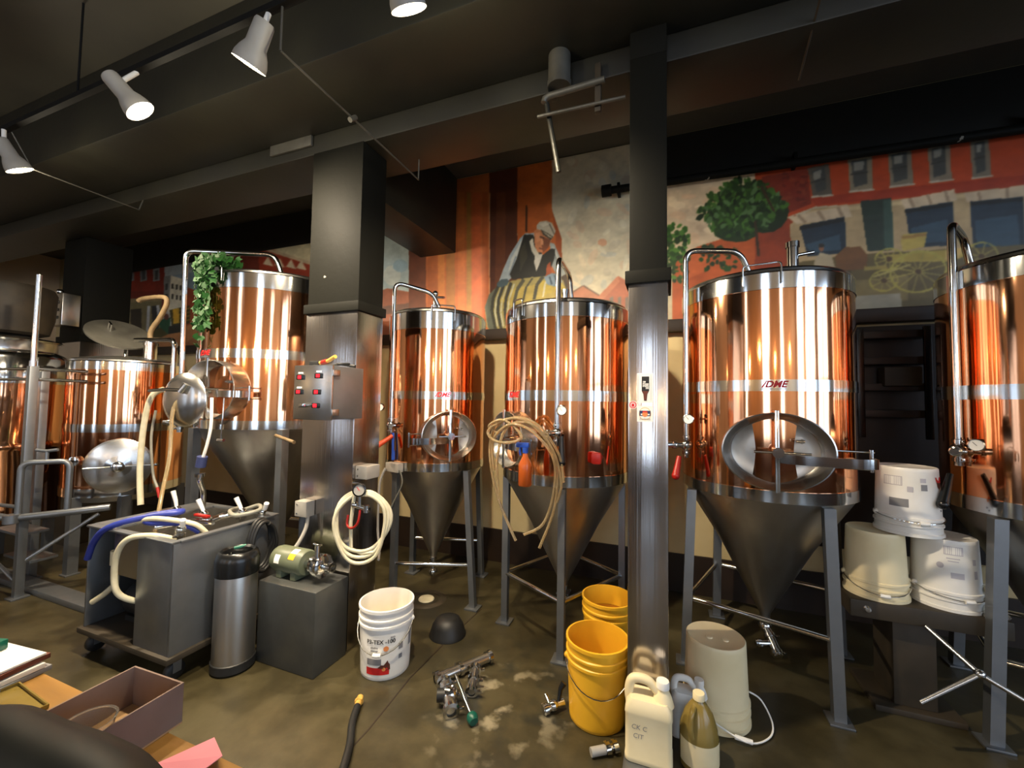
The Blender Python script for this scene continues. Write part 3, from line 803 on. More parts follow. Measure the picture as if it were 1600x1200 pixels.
34 52 20 107 605 104 597 95 591 83 590 71 594 62 603 59 613 62 622 71 627 84 628 96 624 104 615
28 46 18 132 576 128 567 117 562 101 562 86 566 74 574 70 585 75 593 86 599 102 599 117 594 128 586
74 104 60 135 596 134 599 136 603 140 603 142 600 141 596 138 594
44 74 24 107 640 104 641 103 645 104 648 106 648 109 645 109 642
22 38 14 145 606 141 608 139 615 139 622 143 623 146 617 148 610
60 96 34 119 628 117 629 113 633 111 637 113 638 116 636 119 631
44 74 24 86 572 88 575 92 577 97 576 97 574 94 571 89 570
36 60 22 122 645 120 648 120 652 124 653 127 650 128 646 126 644
30 52 18 142 623 141 626 142 632 143 636 145 636 145 631 144 625
74 104 60 101 604 104 606 109 607 114 606 115 604 110 602 104 602
36 60 22 91 582 89 585 90 588 93 589 96 587 97 584 95 581
36 60 22 168 606 166 605 163 606 163 609 165 612 167 612 169 610
60 96 34 102 605 102 610 105 614 109 615 111 612 110 607 106 604
44 74 24 142 648 143 650 146 651 148 650 149 648 147 646 144 646
30 52 18 151 618 152 620 157 622 161 622 162 620 159 617 154 616
44 74 24 96 637 95 641 96 648 98 652 101 651 101 646 99 639
22 38 14 71 615 70 620 74 625 78 626 81 623 80 618 75 614
44 74 24 118 608 119 611 121 613 125 613 126 610 124 607 121 606
22 38 14 151 621 152 625 155 626 159 625 159 621 157 618 153 618
74 104 60 118 588 116 588 113 590 112 593 113 594 115 593 118 591
74 104 60 139 641 137 642 134 646 133 651 134 652 137 648 139 644
44 74 24 113 634 109 636 106 643 105 650 107 651 111 646 114 638
22 38 14 147 606 145 609 146 611 149 611 151 609 152 605 150 604
60 96 34 97 609 94 609 89 610 86 613 86 615 90 615 95 612
30 52 18 126 577 124 579 124 583 127 585 130 584 131 580 129 577
30 52 18 77 639 75 641 75 646 77 649 80 648 80 644 79 640
74 104 60 106 622 103 622 100 626 100 630 102 631 105 629 107 625
60 96 34 99 621 98 626 100 633 104 637 107 635 107 628 104 622
74 104 60 88 625 86 627 86 632 88 635 90 634 92 630 91 626
44 74 24 75 586 72 583 67 584 64 588 65 592 69 593 74 591
44 74 24 100 626 97 629 97 632 100 634 103 633 105 629 103 626
30 52 18 145 592 146 595 150 598 154 600 155 598 153 595 148 592
74 104 60 113 599 113 603 115 604 118 604 119 601 118 598 116 597
60 96 34 119 583 116 581 111 582 108 585 109 589 113 590 117 588
30 52 18 135 575 135 578 136 580 139 579 140 576 140 574 137 573
22 38 14 117 617 117 622 120 626 125 627 127 624 125 619 121 616
36 60 22 131 603 127 603 121 607 118 613 120 616 126 614 131 608
30 52 18 162 627 160 627 159 629 158 631 159 632 161 631 162 629
30 52 18 87 619 84 619 79 621 77 625 78 628 82 626 86 623
30 52 18 120 571 118 573 116 579 116 584 117 585 119 580 120 574
74 104 60 117 601 114 601 111 605 110 609 112 610 115 608 117 604
36 60 22 108 622 106 620 101 620 97 623 97 626 101 628 106 626
36 60 22 131 601 129 602 126 607 126 611 128 612 131 609 132 604
74 104 60 119 641 115 643 113 648 115 652 119 652 122 648 122 643
74 104 60 168 606 166 609 166 614 168 618 171 617 172 612 171 607
36 60 22 120 565 119 568 121 573 124 576 127 574 126 569 123 565
44 74 24 135 613 133 613 130 617 129 621 131 622 134 620 136 616
60 96 34 117 582 114 580 111 582 109 586 111 589 115 589 117 586
60 96 34 125 595 123 597 121 603 121 608 123 608 125 604 126 598
74 104 60 145 614 144 610 141 610 140 612 140 617 142 619 144 617
44 74 24 91 638 90 642 91 650 95 654 97 653 97 646 94 640
36 60 22 74 592 71 593 68 597 68 601 71 603 74 600 76 595
22 38 14 125 605 121 606 120 609 121 611 125 612 128 610 128 607
60 96 34 110 644 109 647 111 651 113 653 115 652 115 648 113 644
22 38 14 129 610 130 613 135 615 139 614 140 611 137 608 132 608
22 38 14 61 602 59 604 58 608 60 610 63 610 64 607 64 603
30 52 18 113 623 112 626 114 629 116 630 118 627 118 624 116 622
60 96 34 115 655 115 658 117 662 120 663 122 660 121 657 117 654
60 96 34 146 628 146 633 150 638 155 638 157 634 155 629 150 626
36 60 22 103 642 104 645 107 647 110 647 111 645 109 642 106 641
30 52 18 118 587 118 590 122 592 125 592 125 590 123 588 120 586
44 74 24 90 642 86 641 81 645 80 651 82 653 86 651 90 646
22 38 14 66 625 63 623 59 625 56 629 58 633 62 633 66 630
36 60 22 113 615 114 618 118 620 121 620 122 617 120 614 116 613
60 96 34 113 629 112 632 114 635 117 637 119 635 118 632 115 629
22 38 14 68 635 70 639 75 641 81 639 81 634 77 631 71 632
60 96 34 151 624 152 628 156 630 161 628 162 624 158 621 154 621
36 60 22 120 610 118 613 120 618 123 620 126 618 126 613 123 610
30 52 18 142 626 140 629 140 634 142 638 145 637 147 632 145 627
44 74 24 100 611 101 614 105 618 110 620 111 618 108 614 103 611
60 96 34 143 638 140 636 134 637 130 640 130 644 135 644 141 642
44 74 24 143 584 141 581 138 582 136 585 136 589 139 590 142 588
30 52 18 107 622 103 622 98 626 94 632 96 634 101 632 106 627
60 96 34 149 613 147 616 147 620 149 623 152 622 153 618 152 614
60 96 34 100 654 98 658 99 664 102 668 105 666 106 661 103 655
60 96 34 98 602 99 606 103 611 108 613 109 612 106 607 101 603
30 52 18 150 592 148 590 143 591 140 594 141 597 144 597 148 595
30 52 18 135 636 135 640 139 644 144 645 146 642 144 637 138 634
22 38 14 113 639 110 639 103 643 99 647 100 649 105 647 111 642
74 104 60 116 587 117 590 121 591 125 590 126 587 123 585 119 584
60 96 34 58 601 56 602 55 606 55 609 56 610 58 607 59 603
60 96 34 74 636 70 634 64 637 60 642 61 645 67 645 72 640
44 74 24 94 612 92 615 92 622 94 626 97 626 98 620 97 614
44 74 24 87 643 88 646 90 650 94 653 95 651 93 647 90 643
74 104 60 118 614 116 616 116 621 117 625 119 625 120 621 119 616
44 74 24 96 572 94 573 93 576 93 579 95 579 97 577 98 574
30 52 18 94 619 91 618 87 620 85 624 87 627 91 626 94 623
60 96 34 44 618 45 623 50 627 56 628 58 624 55 619 48 616
44 74 24 84 615 82 615 78 618 76 621 77 623 80 621 83 618
74 104 60 107 643 107 646 109 649 113 649 115 646 114 643 110 641
36 60 22 81 631 82 634 86 636 89 636 90 633 88 630 83 630
22 38 14 103 652 101 651 96 653 93 657 94 659 98 658 102 655
74 104 60 84 652 86 655 90 656 94 655 95 652 92 649 87 649
74 104 60 134 598 133 596 130 596 128 598 128 600 130 602 133 601
36 60 22 68 587 65 588 62 592 61 596 63 597 66 594 68 590
44 74 24 94 634 90 635 89 639 91 642 94 642 96 639 96 635
44 74 24 79 597 79 600 81 606 84 610 86 609 84 604 82 599
44 74 24 152 586 149 590 148 596 151 601 154 600 156 595 155 589
30 52 18 78 582 78 584 79 587 81 588 83 586 82 584 80 581
60 96 34 82 606 80 604 76 604 72 607 72 610 76 611 80 609
22 38 14 110 622 109 627 112 634 117 637 120 634 118 628 114 623
60 96 34 142 619 142 623 144 626 148 627 149 624 148 620 145 618
74 104 60 116 586 115 589 114 595 114 600 116 600 118 595 118 589
36 60 22 111 644 107 643 102 647 99 652 101 655 106 653 110 648
60 96 34 114 641 115 646 119 648 123 646 124 642 122 638 117 638
22 38 14 126 604 122 604 117 610 115 617 118 619 123 615 127 608
30 52 18 47 605 47 609 50 614 54 616 56 614 54 609 50 605
44 74 24 110 654 106 655 100 660 98 666 101 669 106 666 110 659
74 104 60 107 586 103 586 99 591 98 596 100 597 104 595 107 590
30 52 18 138 585 135 587 133 592 133 596 136 597 139 593 140 588
22 38 14 110 654 107 657 105 664 106 670 108 670 111 665 112 658
22 38 14 132 617 129 619 126 624 126 628 128 629 131 626 132 621
22 38 14 93 576 92 580 95 585 99 588 101 585 100 580 97 576
36 60 22 90 616 90 620 94 624 98 626 100 623 98 618 94 615
74 104 60 100 581 99 584 100 589 102 591 104 590 105 586 103 582
60 96 34 70 587 67 587 66 590 66 593 68 594 70 592 71 589
22 38 14 128 595 126 598 123 604 123 610 125 611 128 606 129 598
44 74 24 121 574 121 579 124 584 129 585 132 582 130 576 125 573
60 96 34 116 653 114 655 113 661 114 665 116 664 117 660 118 655
30 52 18 94 644 92 642 88 644 86 647 88 650 91 650 94 647
44 74 24 80 601 77 602 76 605 78 607 81 608 83 605 82 602
60 96 34 123 591 121 589 118 590 117 592 118 595 120 596 122 594
74 104 60 158 623 155 622 151 624 148 628 149 631 153 630 157 627
44 74 24 99 632 95 635 93 643 94 648 98 649 101 643 101 636
74 104 60 127 646 126 649 127 652 130 653 131 652 131 648 129 646
22 38 14 136 618 134 617 132 619 130 621 131 623 133 622 136 620
60 96 34 89 622 89 626 92 628 95 627 96 623 95 620 92 620
30 52 18 99 658 96 657 94 659 94 663 96 664 99 663 100 660
36 60 22 59 600 57 604 57 611 61 616 64 614 64 608 62 602
60 96 34 74 627 72 626 69 627 68 630 69 632 71 632 74 630
74 104 60 131 612 129 609 125 609 123 613 123 617 126 618 130 616
60 96 34 130 627 131 629 135 631 138 631 139 629 136 627 132 626
74 104 60 61 619 58 619 55 622 55 626 58 628 61 626 63 622
22 38 14 72 622 72 626 76 630 81 630 83 627 80 622 75 620
36 60 22 71 586 70 591 73 595 77 596 80 593 78 588 74 585
36 60 22 128 636 125 638 125 641 126 643 129 643 130 640 130 637
22 38 14 71 633 68 634 65 636 63 640 64 641 67 640 70 636
74 104 60 107 625 104 626 101 629 102 633 105 635 108 633 109 628
22 38 14 111 632 109 633 107 637 107 640 109 641 112 639 113 635
60 96 34 147 630 145 633 145 639 148 643 150 642 151 637 150 631
36 60 22 137 577 137 581 140 586 145 587 147 584 145 579 140 576
44 74 24 131 596 133 599 136 600 140 599 140 597 137 595 133 595
36 60 22 69 635 65 637 61 642 58 648 60 649 64 645 68 639
60 96 34 115 633 112 637 113 640 116 640 119 637 120 633 118 632
30 52 18 131 650 131 655 134 658 138 657 140 653 138 649 134 647
44 74 24 61 626 59 628 59 631 61 633 64 631 65 628 64 626
60 96 34 127 640 125 639 121 642 120 645 121 647 124 646 127 643
36 60 22 121 580 117 580 114 585 113 590 116 592 120 589 122 584
44 74 24 117 590 119 593 124 596 129 596 129 594 126 591 120 589
36 60 22 126 610 124 606 121 607 118 610 119 615 122 616 125 614
22 38 14 89 635 88 638 90 643 92 646 93 646 93 641 91 636
44 74 24 113 563 111 567 108 574 108 581 109 581 112 575 114 567
22 38 14 121 599 118 597 112 598 108 601 108 604 113 604 119 602
74 104 60 125 621 122 624 122 627 124 630 127 629 129 625 128 622
60 96 34 93 574 94 577 97 579 100 579 101 577 99 574 96 573
44 74 24 98 588 95 586 92 587 90 591 91 594 94 595 98 592
36 60 22 128 593 128 596 129 599 132 601 133 599 133 596 130 593
36 60 22 133 638 134 641 138 643 142 641 143 638 140 635 136 635
22 38 14 135 634 132 633 128 636 127 640 130 643 133 643 136 639
36 60 22 159 613 156 615 155 619 157 622 160 622 162 618 162 614
74 104 60 128 596 128 600 132 605 137 606 139 603 137 598 132 595
44 74 24 93 651 90 651 88 654 89 657 91 658 94 656 94 653
22 38 14 140 634 138 637 137 640 139 643 141 642 143 639 142 635
30 52 18 110 592 108 594 108 598 110 600 112 599 113 596 112 593
60 96 34 118 622 115 621 110 624 108 629 110 632 114 631 118 626
30 52 18 118 611 115 613 113 618 114 622 117 623 120 619 121 614
60 96 34 111 625 109 623 104 625 102 629 103 632 107 632 111 629
36 60 22 105 623 103 626 103 632 105 636 108 635 109 630 108 625
44 74 24 65 639 62 643 63 649 66 652 69 650 71 645 69 640
74 104 60 62 591 61 594 63 596 65 596 66 594 66 592 64 590
22 38 14 95 578 95 581 98 585 102 586 103 585 101 581 97 578
74 104 60 135 621 132 625 131 633 133 638 137 637 139 631 138 624
74 104 60 164 613 162 617 164 623 167 626 169 624 169 619 167 614
74 104 60 128 650 125 652 125 657 126 660 128 660 130 656 130 652
44 74 24 124 652 121 654 119 661 118 666 120 666 123 662 124 655
60 96 34 71 586 69 589 67 595 67 601 69 601 71 596 72 589
60 96 34 112 609 110 613 112 619 116 623 118 621 118 615 115 610
74 104 60 115 626 115 631 119 635 124 635 126 632 124 627 119 624
74 104 60 161 607 159 607 156 612 154 616 156 617 159 615 162 610
74 104 60 132 639 129 641 127 646 127 650 129 651 132 647 133 642
44 74 24 157 612 155 614 154 620 154 625 156 626 158 621 158 615
36 60 22 73 574 71 577 69 585 69 591 71 591 73 585 74 577
60 96 34 150 604 150 608 154 610 158 610 159 606 157 603 153 601
22 38 14 112 650 114 653 118 654 122 652 123 648 119 646 115 647
74 104 60 126 653 126 657 128 659 131 658 133 654 132 651 129 650
30 52 18 91 623 88 627 87 634 89 639 92 639 94 633 94 626
74 104 60 74 613 74 616 76 620 79 622 81 621 80 617 77 613
74 104 60 125 622 124 626 123 634 124 640 126 639 127 633 127 625
60 96 34 130 622 128 626 130 634 133 638 136 637 136 630 133 624
74 104 60 157 624 156 628 158 633 161 635 163 633 163 628 160 624
30 52 18 109 590 105 591 101 596 101 602 104 603 108 600 110 594
36 60 22 84 631 85 633 88 635 91 635 92 633 90 631 86 630
60 96 34 99 596 100 599 103 601 106 602 107 601 105 598 102 596
60 96 34 61 623 60 627 62 629 65 629 67 625 67 622 64 621
36 60 22 118 605 116 608 114 614 115 620 117 620 119 615 119 608
36 60 22 151 616 151 621 155 626 160 628 162 625 160 620 155 616
44 74 24 67 612 65 617 67 624 71 628 74 626 74 619 71 613
60 96 34 144 622 141 622 135 626 130 630 131 631 136 629 142 625
30 52 18 144 648 142 645 136 645 131 648 131 652 136 654 142 652
44 74 24 129 571 128 573 128 577 129 579 131 579 132 576 131 572
30 52 18 58 613 55 615 53 619 54 623 56 623 59 620 59 616
36 60 22 98 636 95 635 90 638 88 643 91 646 95 645 98 641
22 38 14 135 577 135 581 139 584 143 583 144 580 142 577 137 576
22 38 14 76 612 73 611 68 612 65 615 65 618 70 617 74 615
44 74 24 99 653 96 651 90 654 86 659 88 663 93 662 98 658
60 96 34 66 583 65 587 68 592 72 593 74 591 73 586 70 583
60 96 34 98 629 96 631 96 635 98 638 100 637 101 633 100 630
74 104 60 132 594 133 597 136 598 139 598 139 596 138 593 135 592
36 60 22 122 594 120 594 118 596 117 600 119 601 121 599 123 596
30 52 18 121 569 123 573 128 577 133 578 134 575 131 571 125 568
30 52 18 161 617 159 619 156 625 154 629 155 630 158 626 161 621
74 104 60 100 582 98 586 100 589 103 588 106 584 106 580 103 579
36 60 22 150 592 148 595 148 599 151 601 153 600 154 596 152 592
36 60 22 139 595 138 599 140 604 144 606 146 603 146 598 142 595
44 74 24 71 613 68 615 67 619 69 622 72 622 74 619 74 615
44 74 24 98 608 96 606 91 606 88 609 89 612 92 613 96 611
22 38 14 72 602 68 605 67 609 70 612 74 612 76 608 75 603
60 96 34 119 585 120 588 125 591 130 591 131 590 127 587 122 585
44 74 24 141 636 139 639 138 644 139 648 142 648 143 644 143 638
74 104 60 124 589 124 592 127 593 129 592 130 589 129 587 126 587
44 74 24 122 637 118 638 115 643 114 648 117 649 120 646 123 641
36 60 22 152 616 151 621 154 626 159 628 162 625 161 619 157 615
44 74 24 72 639 69 638 64 640 60 643 60 645 65 644 70 642
36 60 22 123 630 121 634 121 641 124 646 127 645 128 639 126 632
60 96 34 85 633 82 635 80 639 80 643 83 644 86 640 87 636
44 74 24 120 603 117 606 117 609 120 610 123 608 125 605 123 603
30 52 18 82 574 79 576 75 584 74 590 76 591 80 586 83 578
22 38 14 113 600 113 603 115 605 117 605 119 603 118 601 115 599
30 52 18 124 648 122 646 118 646 115 648 115 652 118 653 122 652
44 74 24 136 585 135 588 137 591 140 592 141 590 141 587 138 585
44 74 24 154 588 150 589 147 596 146 602 148 603 152 598 154 592
22 38 14 122 572 119 569 114 570 110 573 110 577 115 577 120 575
36 60 22 63 628 60 630 60 633 62 635 66 634 68 631 67 628
22 38 14 106 604 103 601 99 602 96 605 96 609 100 609 104 607
44 74 24 119 638 117 642 118 646 121 647 124 645 125 641 123 638
60 96 34 101 632 102 635 105 637 108 638 109 636 107 633 104 631
36 60 22 83 619 82 622 83 627 85 630 87 629 87 625 85 620
36 60 22 48 617 47 620 47 626 50 629 52 628 53 623 51 618
36 60 22 121 633 117 634 116 638 117 642 120 642 123 639 123 635
60 96 34 96 601 94 605 96 608 99 609 101 606 101 603 99 600
60 96 34 55 607 55 610 59 614 63 615 64 613 62 610 58 607
36 60 22 133 615 134 618 139 622 144 623 145 621 141 618 136 615
74 104 60 137 581 139 584 143 584 147 583 147 581 144 579 139 579
36 60 22 138 635 136 639 137 646 139 650 141 650 142 644 140 637
36 60 22 119 627 116 629 115 633 117 636 120 636 122 632 121 628
44 74 24 68 628 65 627 62 631 61 635 63 637 67 635 69 631
74 104 60 119 604 118 608 120 611 123 612 126 609 125 605 122 603
22 38 14 106 614 103 613 101 616 101 619 103 621 106 620 107 616
74 104 60 95 623 92 623 86 626 83 631 85 634 90 632 94 628
74 104 60 76 619 74 617 69 618 66 621 66 623 70 624 74 622
60 96 34 76 624 73 623 68 626 65 630 66 632 70 631 75 628
74 104 60 114 609 111 611 108 618 106 625 108 626 112 621 115 613
74 104 60 120 606 119 608 118 611 120 613 122 612 123 610 122 607
60 96 34 90 657 88 655 84 656 83 659 83 662 86 663 89 661
36 60 22 108 636 105 638 102 644 102 650 105 651 108 646 110 640
36 60 22 122 617 119 615 113 616 109 620 110 624 115 625 120 622
60 96 34 125 578 121 577 116 579 112 582 112 585 117 585 123 581
60 96 34 80 650 77 654 78 657 81 657 84 654 85 650 83 649
74 104 60 139 580 136 583 135 589 137 593 141 593 143 588 143 582
74 104 60 151 586 147 586 141 590 138 595 139 597 144 595 149 590
30 52 18 75 610 72 611 69 616 69 621 72 622 76 619 77 613
30 52 18 116 650 115 653 116 657 119 657 122 655 122 651 119 649
44 74 24 110 611 107 609 104 611 102 615 104 618 108 618 111 615
30 52 18 105 650 102 651 98 655 97 660 99 662 103 659 106 654
44 74 24 134 590 132 594 134 600 137 602 140 600 140 595 138 591
30 52 18 93 632 93 635 95 637 98 637 99 635 98 632 96 631
30 52 18 132 586 131 588 132 592 134 595 135 594 135 590 134 587
22 38 14 122 652 123 655 127 659 131 660 132 658 129 655 125 652
30 52 18 104 640 103 642 104 645 107 645 108 643 108 640 106 639
22 38 14 93 604 91 606 90 612 91 616 93 615 95 611 95 606
22 38 14 141 631 141 635 144 637 147 635 148 631 147 628 143 628
74 104 60 88 606 85 606 81 610 79 614 80 615 84 613 87 609
36 60 22 112 610 110 612 110 615 112 617 114 617 115 614 114 611
44 74 24 80 607 78 608 77 612 77 615 79 616 81 613 82 609
22 38 14 112 641 110 637 106 637 103 640 103 644 106 646 110 644
30 52 18 96 581 97 584 101 586 105 586 106 583 103 580 99 579
60 96 34 95 641 95 646 98 648 101 647 103 643 102 639 98 638
30 52 18 142 613 139 614 138 618 139 621 141 622 144 619 144 615
30 52 18 132 580 132 584 135 589 138 592 139 590 138 586 135 581
36 60 22 101 581 100 586 104 590 109 590 111 586 109 581 104 579
36 60 22 98 618 96 616 93 617 93 621 94 624 97 624 99 622
30 52 18 85 579 82 582 82 588 84 593 87 592 88 587 87 581
60 96 34 101 628 99 625 96 625 95 628 96 632 98 633 100 631
30 52 18 136 610 137 614 140 616 143 615 145 610 143 607 139 607
36 60 22 148 576 145 575 139 578 134 581 135 583 140 582 145 579
44 74 24 96 636 95 639 97 643 99 645 101 644 100 640 98 637
36 60 22 72 582 70 586 72 589 75 589 78 587 78 583 75 581
30 52 18 97 571 94 574 94 578 97 579 101 577 102 574 100 571
60 96 34 145 596 146 600 151 602 156 601 157 597 154 593 148 593
60 96 34 83 591 85 593 89 595 93 595 93 593 90 591 86 590
60 96 34 93 607 92 604 89 604 88 607 88 611 90 612 92 611
60 96 34 76 629 72 632 70 640 71 646 74 646 77 640 78 632
60 96 34 75 595 76 598 80 602 84 604 85 602 83 598 78 595
36 60 22 169 600 165 602 162 608 161 614 164 615 167 611 169 604
74 104 60 82 641 79 644 79 648 81 651 84 651 86 647 85 643
60 96 34 129 585 127 586 126 589 126 591 128 592 130 590 130 587
74 104 60 113 606 113 610 116 615 120 617 123 614 121 609 117 605
60 96 34 162 608 163 612 168 615 174 615 175 611 172 607 166 605
36 60 22 89 613 86 612 79 615 74 619 75 622 81 621 87 617
44 74 24 92 596 89 597 88 601 90 603 93 603 95 601 95 597
30 52 18 109 642 105 642 99 646 96 652 98 655 104 653 108 647
44 74 24 110 572 110 576 112 581 115 584 117 582 117 577 114 573
22 38 14 43 607 44 611 49 615 54 615 56 612 53 608 47 605
22 38 14 89 611 88 614 88 619 89 622 91 622 92 617 91 613
60 96 34 101 614 99 617 101 620 104 620 107 616 106 613 104 612
22 38 14 141 608 139 609 137 613 137 616 138 617 140 614 141 610
44 74 24 94 592 90 594 84 599 81 605 82 606 87 603 92 596
74 104 60 78 609 76 605 72 605 69 608 70 613 73 615 76 613
74 104 60 81 621 79 618 76 617 73 620 73 624 76 626 79 625
30 52 18 130 607 131 611 135 616 139 618 141 616 138 612 133 608
60 96 34 145 616 143 618 142 622 142 626 144 626 146 622 146 618
74 104 60 60 598 58 602 61 608 65 610 68 607 68 601 64 597
60 96 34 155 602 151 603 147 609 146 616 148 617 152 613 155 606
44 74 24 116 616 117 620 120 621 122 618 123 614 121 611 118 612
60 96 34 146 609 145 613 149 617 153 617 155 613 154 608 149 606
30 52 18 111 613 111 616 113 619 116 621 117 620 116 616 113 613
74 104 60 79 587 79 591 82 595 86 595 88 592 86 588 82 586
30 52 18 164 615 164 619 166 621 169 619 170 616 169 612 166 612
60 96 34 109 589 110 592 114 597 118 600 119 598 117 594 112 589
44 74 24 140 627 138 629 137 633 137 636 138 636 140 633 141 629
22 38 14 129 581 125 581 121 586 119 592 122 594 126 591 129 586
30 52 18 147 625 145 629 145 633 147 636 150 635 152 630 150 626
22 38 14 107 571 104 570 101 572 101 575 103 578 106 577 108 574
36 60 22 79 639 80 643 84 649 88 652 90 650 87 645 83 640
60 96 34 97 590 94 591 89 596 86 602 88 604 93 600 97 594
22 38 14 86 637 87 640 91 644 95 645 97 642 94 638 89 636
22 38 14 100 622 98 624 98 630 100 633 102 633 103 628 102 623
60 96 34 108 616 107 619 108 622 111 622 113 619 113 616 111 615
44 74 24 102 605 101 610 104 615 109 618 112 615 110 609 106 605
74 104 60 123 634 123 639 126 645 131 648 133 646 132 640 127 635
74 104 60 118 603 118 607 123 612 127 614 129 611 126 606 121 603
60 96 34 157 630 153 630 149 635 148 641 151 643 155 640 157 634
24 44 14 8 558 6 558 2 562 0 566 2 567 5 565 8 561
70 110 40 24 578 22 580 21 585 23 588 26 588 27 584 27 579
70 110 40 -7 586 -8 590 -6 594 -3 595 -1 593 -1 589 -3 586
44 84 24 15 574 14 571 11 571 8 573 8 576 11 578 14 577
70 110 40 -7 521 -9 524 -8 528 -5 530 -2 529 -1 525 -3 521
44 84 24 24 539 22 536 19 537 17 540 19 544 22 545 24 542
70 110 40 17 557 17 560 19 564 22 565 24 564 23 560 20 557
70 110 40 8 599 5 598 1 599 -1 602 0 605 3 605 7 603
24 44 14 4 522 4 527 6 529 10 527 12 523 11 519 7 519
24 44 14 1 565 0 569 3 573 6 576 8 575 7 570 4 566
24 44 14 11 504 8 505 6 509 6 513 9 514 12 512 13 507
24 44 14 16 542 13 539 9 539 6 543 7 548 11 549 15 547
44 84 24 -6 547 -8 551 -6 556 -2 559 1 557 0 552 -3 547
30 62 18 28 589 26 589 23 591 23 595 25 596 28 595 29 592
30 62 18 6 577 2 578 -1 584 0 589 3 590 7 586 8 580
44 84 24 2 513 -1 512 -4 514 -4 517 -2 519 1 519 3 516
44 84 24 5 561 2 565 3 570 7 572 10 570 11 566 9 562
30 62 18 8 552 8 556 11 560 16 561 18 559 16 554 11 551
30 62 18 24 557 22 558 19 561 19 564 21 565 24 564 25 560
44 84 24 -7 554 -10 553 -13 555 -15 559 -13 561 -10 561 -7 558
30 62 18 24 565 23 567 25 572 28 574 29 573 29 569 26 566
70 110 40 -13 553 -13 557 -10 561 -5 561 -3 557 -5 553 -9 551
44 84 24 26 522 23 521 20 522 20 526 22 529 26 528 27 525
44 84 24 7 559 4 557 0 559 0 563 2 566 5 565 7 562
24 44 14 20 554 19 558 21 562 25 564 28 561 27 556 24 553
44 84 24 24 587 21 591 22 596 26 599 30 597 31 591 28 587
30 62 18 9 526 7 528 7 533 9 537 12 536 12 532 11 527
30 62 18 4 578 1 580 -1 585 -1 590 2 590 6 587 6 581
70 110 40 17 581 14 578 9 580 5 584 6 588 11 588 16 585
30 62 18 -3 581 -6 579 -8 581 -8 584 -6 587 -3 586 -2 584
30 62 18 2 558 0 555 -2 555 -5 557 -5 561 -2 562 1 561
44 84 24 24 551 21 552 21 556 23 557 27 557 29 554 28 551
70 110 40 19 542 17 544 17 547 19 548 21 548 22 545 21 543
24 44 14 -5 541 -7 542 -10 547 -11 551 -8 552 -5 549 -4 544
30 62 18 15 586 11 587 10 591 12 593 16 593 19 590 18 587
70 110 40 31 517 27 517 25 521 25 525 27 527 31 524 32 520
44 84 24 13 542 10 542 7 544 7 548 8 549 11 548 13 545
44 84 24 11 535 9 536 7 540 6 543 8 544 10 542 12 538
44 84 24 4 553 3 557 6 562 11 564 13 561 12 556 8 552
44 84 24 13 548 12 553 13 556 17 555 20 552 20 548 17 546
70 110 40 11 557 9 556 5 557 3 560 4 562 7 562 10 560
44 84 24 12 603 10 601 7 601 5 603 5 606 7 608 10 607
44 84 24 24 511 22 510 19 511 16 513 17 516 20 516 23 514
44 84 24 0 575 -1 578 1 581 5 581 7 579 6 575 3 573
44 84 24 26 537 22 536 17 539 15 545 17 548 22 547 26 542
30 62 18 6 530 8 532 12 533 16 531 16 529 13 527 8 527
70 110 40 15 556 13 559 13 562 16 564 20 562 21 558 19 556
24 44 14 18 572 15 575 16 581 19 585 23 583 24 578 22 573
24 44 14 12 548 9 548 6 551 7 554 9 556 13 555 14 551
30 62 18 -3 532 -3 536 2 539 7 540 8 537 6 533 0 530
30 62 18 1 576 -1 574 -7 575 -12 578 -12 581 -7 581 -1 579
70 110 40 15 577 17 581 22 583 27 581 28 577 24 574 19 574
70 110 40 30 560 28 559 25 560 24 563 26 565 28 565 30 563
24 44 14 20 543 17 542 12 544 8 548 9 551 14 551 19 547
30 62 18 5 535 5 538 8 542 12 543 14 541 12 537 8 534
30 62 18 19 524 19 528 23 531 27 530 28 526 27 522 23 521
24 44 14 28 538 26 542 28 546 32 547 35 544 35 540 31 537
70 110 40 14 597 14 600 17 603 21 604 22 601 20 598 17 596
30 62 18 0 571 -4 573 -5 575 -2 577 2 577 5 574 4 572
30 62 18 33 519 31 518 28 521 27 523 28 525 31 524 33 521
30 62 18 21 561 19 559 17 559 15 562 15 565 18 566 21 564
24 44 14 -1 574 -3 572 -9 573 -12 576 -12 580 -7 581 -2 578
44 84 24 1 586 -3 589 -3 593 -1 596 3 595 5 591 4 588
30 62 18 -7 547 -5 550 -1 552 4 551 4 549 1 547 -4 546
24 44 14 -3 533 -7 536 -8 542 -5 546 -1 545 1 540 0 535
44 84 24 34 578 30 577 27 579 28 583 31 585 34 584 35 581
24 44 14 4 569 2 567 -1 567 -4 569 -4 573 -1 574 3 573
30 62 18 4 580 2 580 -2 582 -5 586 -3 588 0 586 4 583
30 62 18 -6 522 -5 526 0 527 4 526 5 522 2 518 -3 518
70 110 40 24 537 21 537 19 540 20 543 23 544 26 543 26 539
24 44 14 1 520 -3 522 -4 526 -2 529 2 529 5 527 5 523
70 110 40 32 566 30 569 30 574 32 578 34 577 35 573 34 568
44 84 24 5 543 3 546 3 550 5 552 7 552 9 548 8 544
30 62 18 5 597 5 600 8 602 10 600 11 597 10 595 7 595
24 44 14 26 569 23 572 23 577 26 579 29 578 31 574 29 570
70 110 40 3 548 2 551 3 557 5 561 7 560 7 555 5 550
44 84 24 31 537 29 537 27 538 26 541 27 542 30 542 31 540
30 62 18 18 552 15 550 10 550 6 554 7 558 11 559 16 556
30 62 18 22 527 19 529 18 531 20 534 23 534 25 531 24 528
44 84 24 0 553 1 557 6 559 11 558 13 554 9 551 4 550
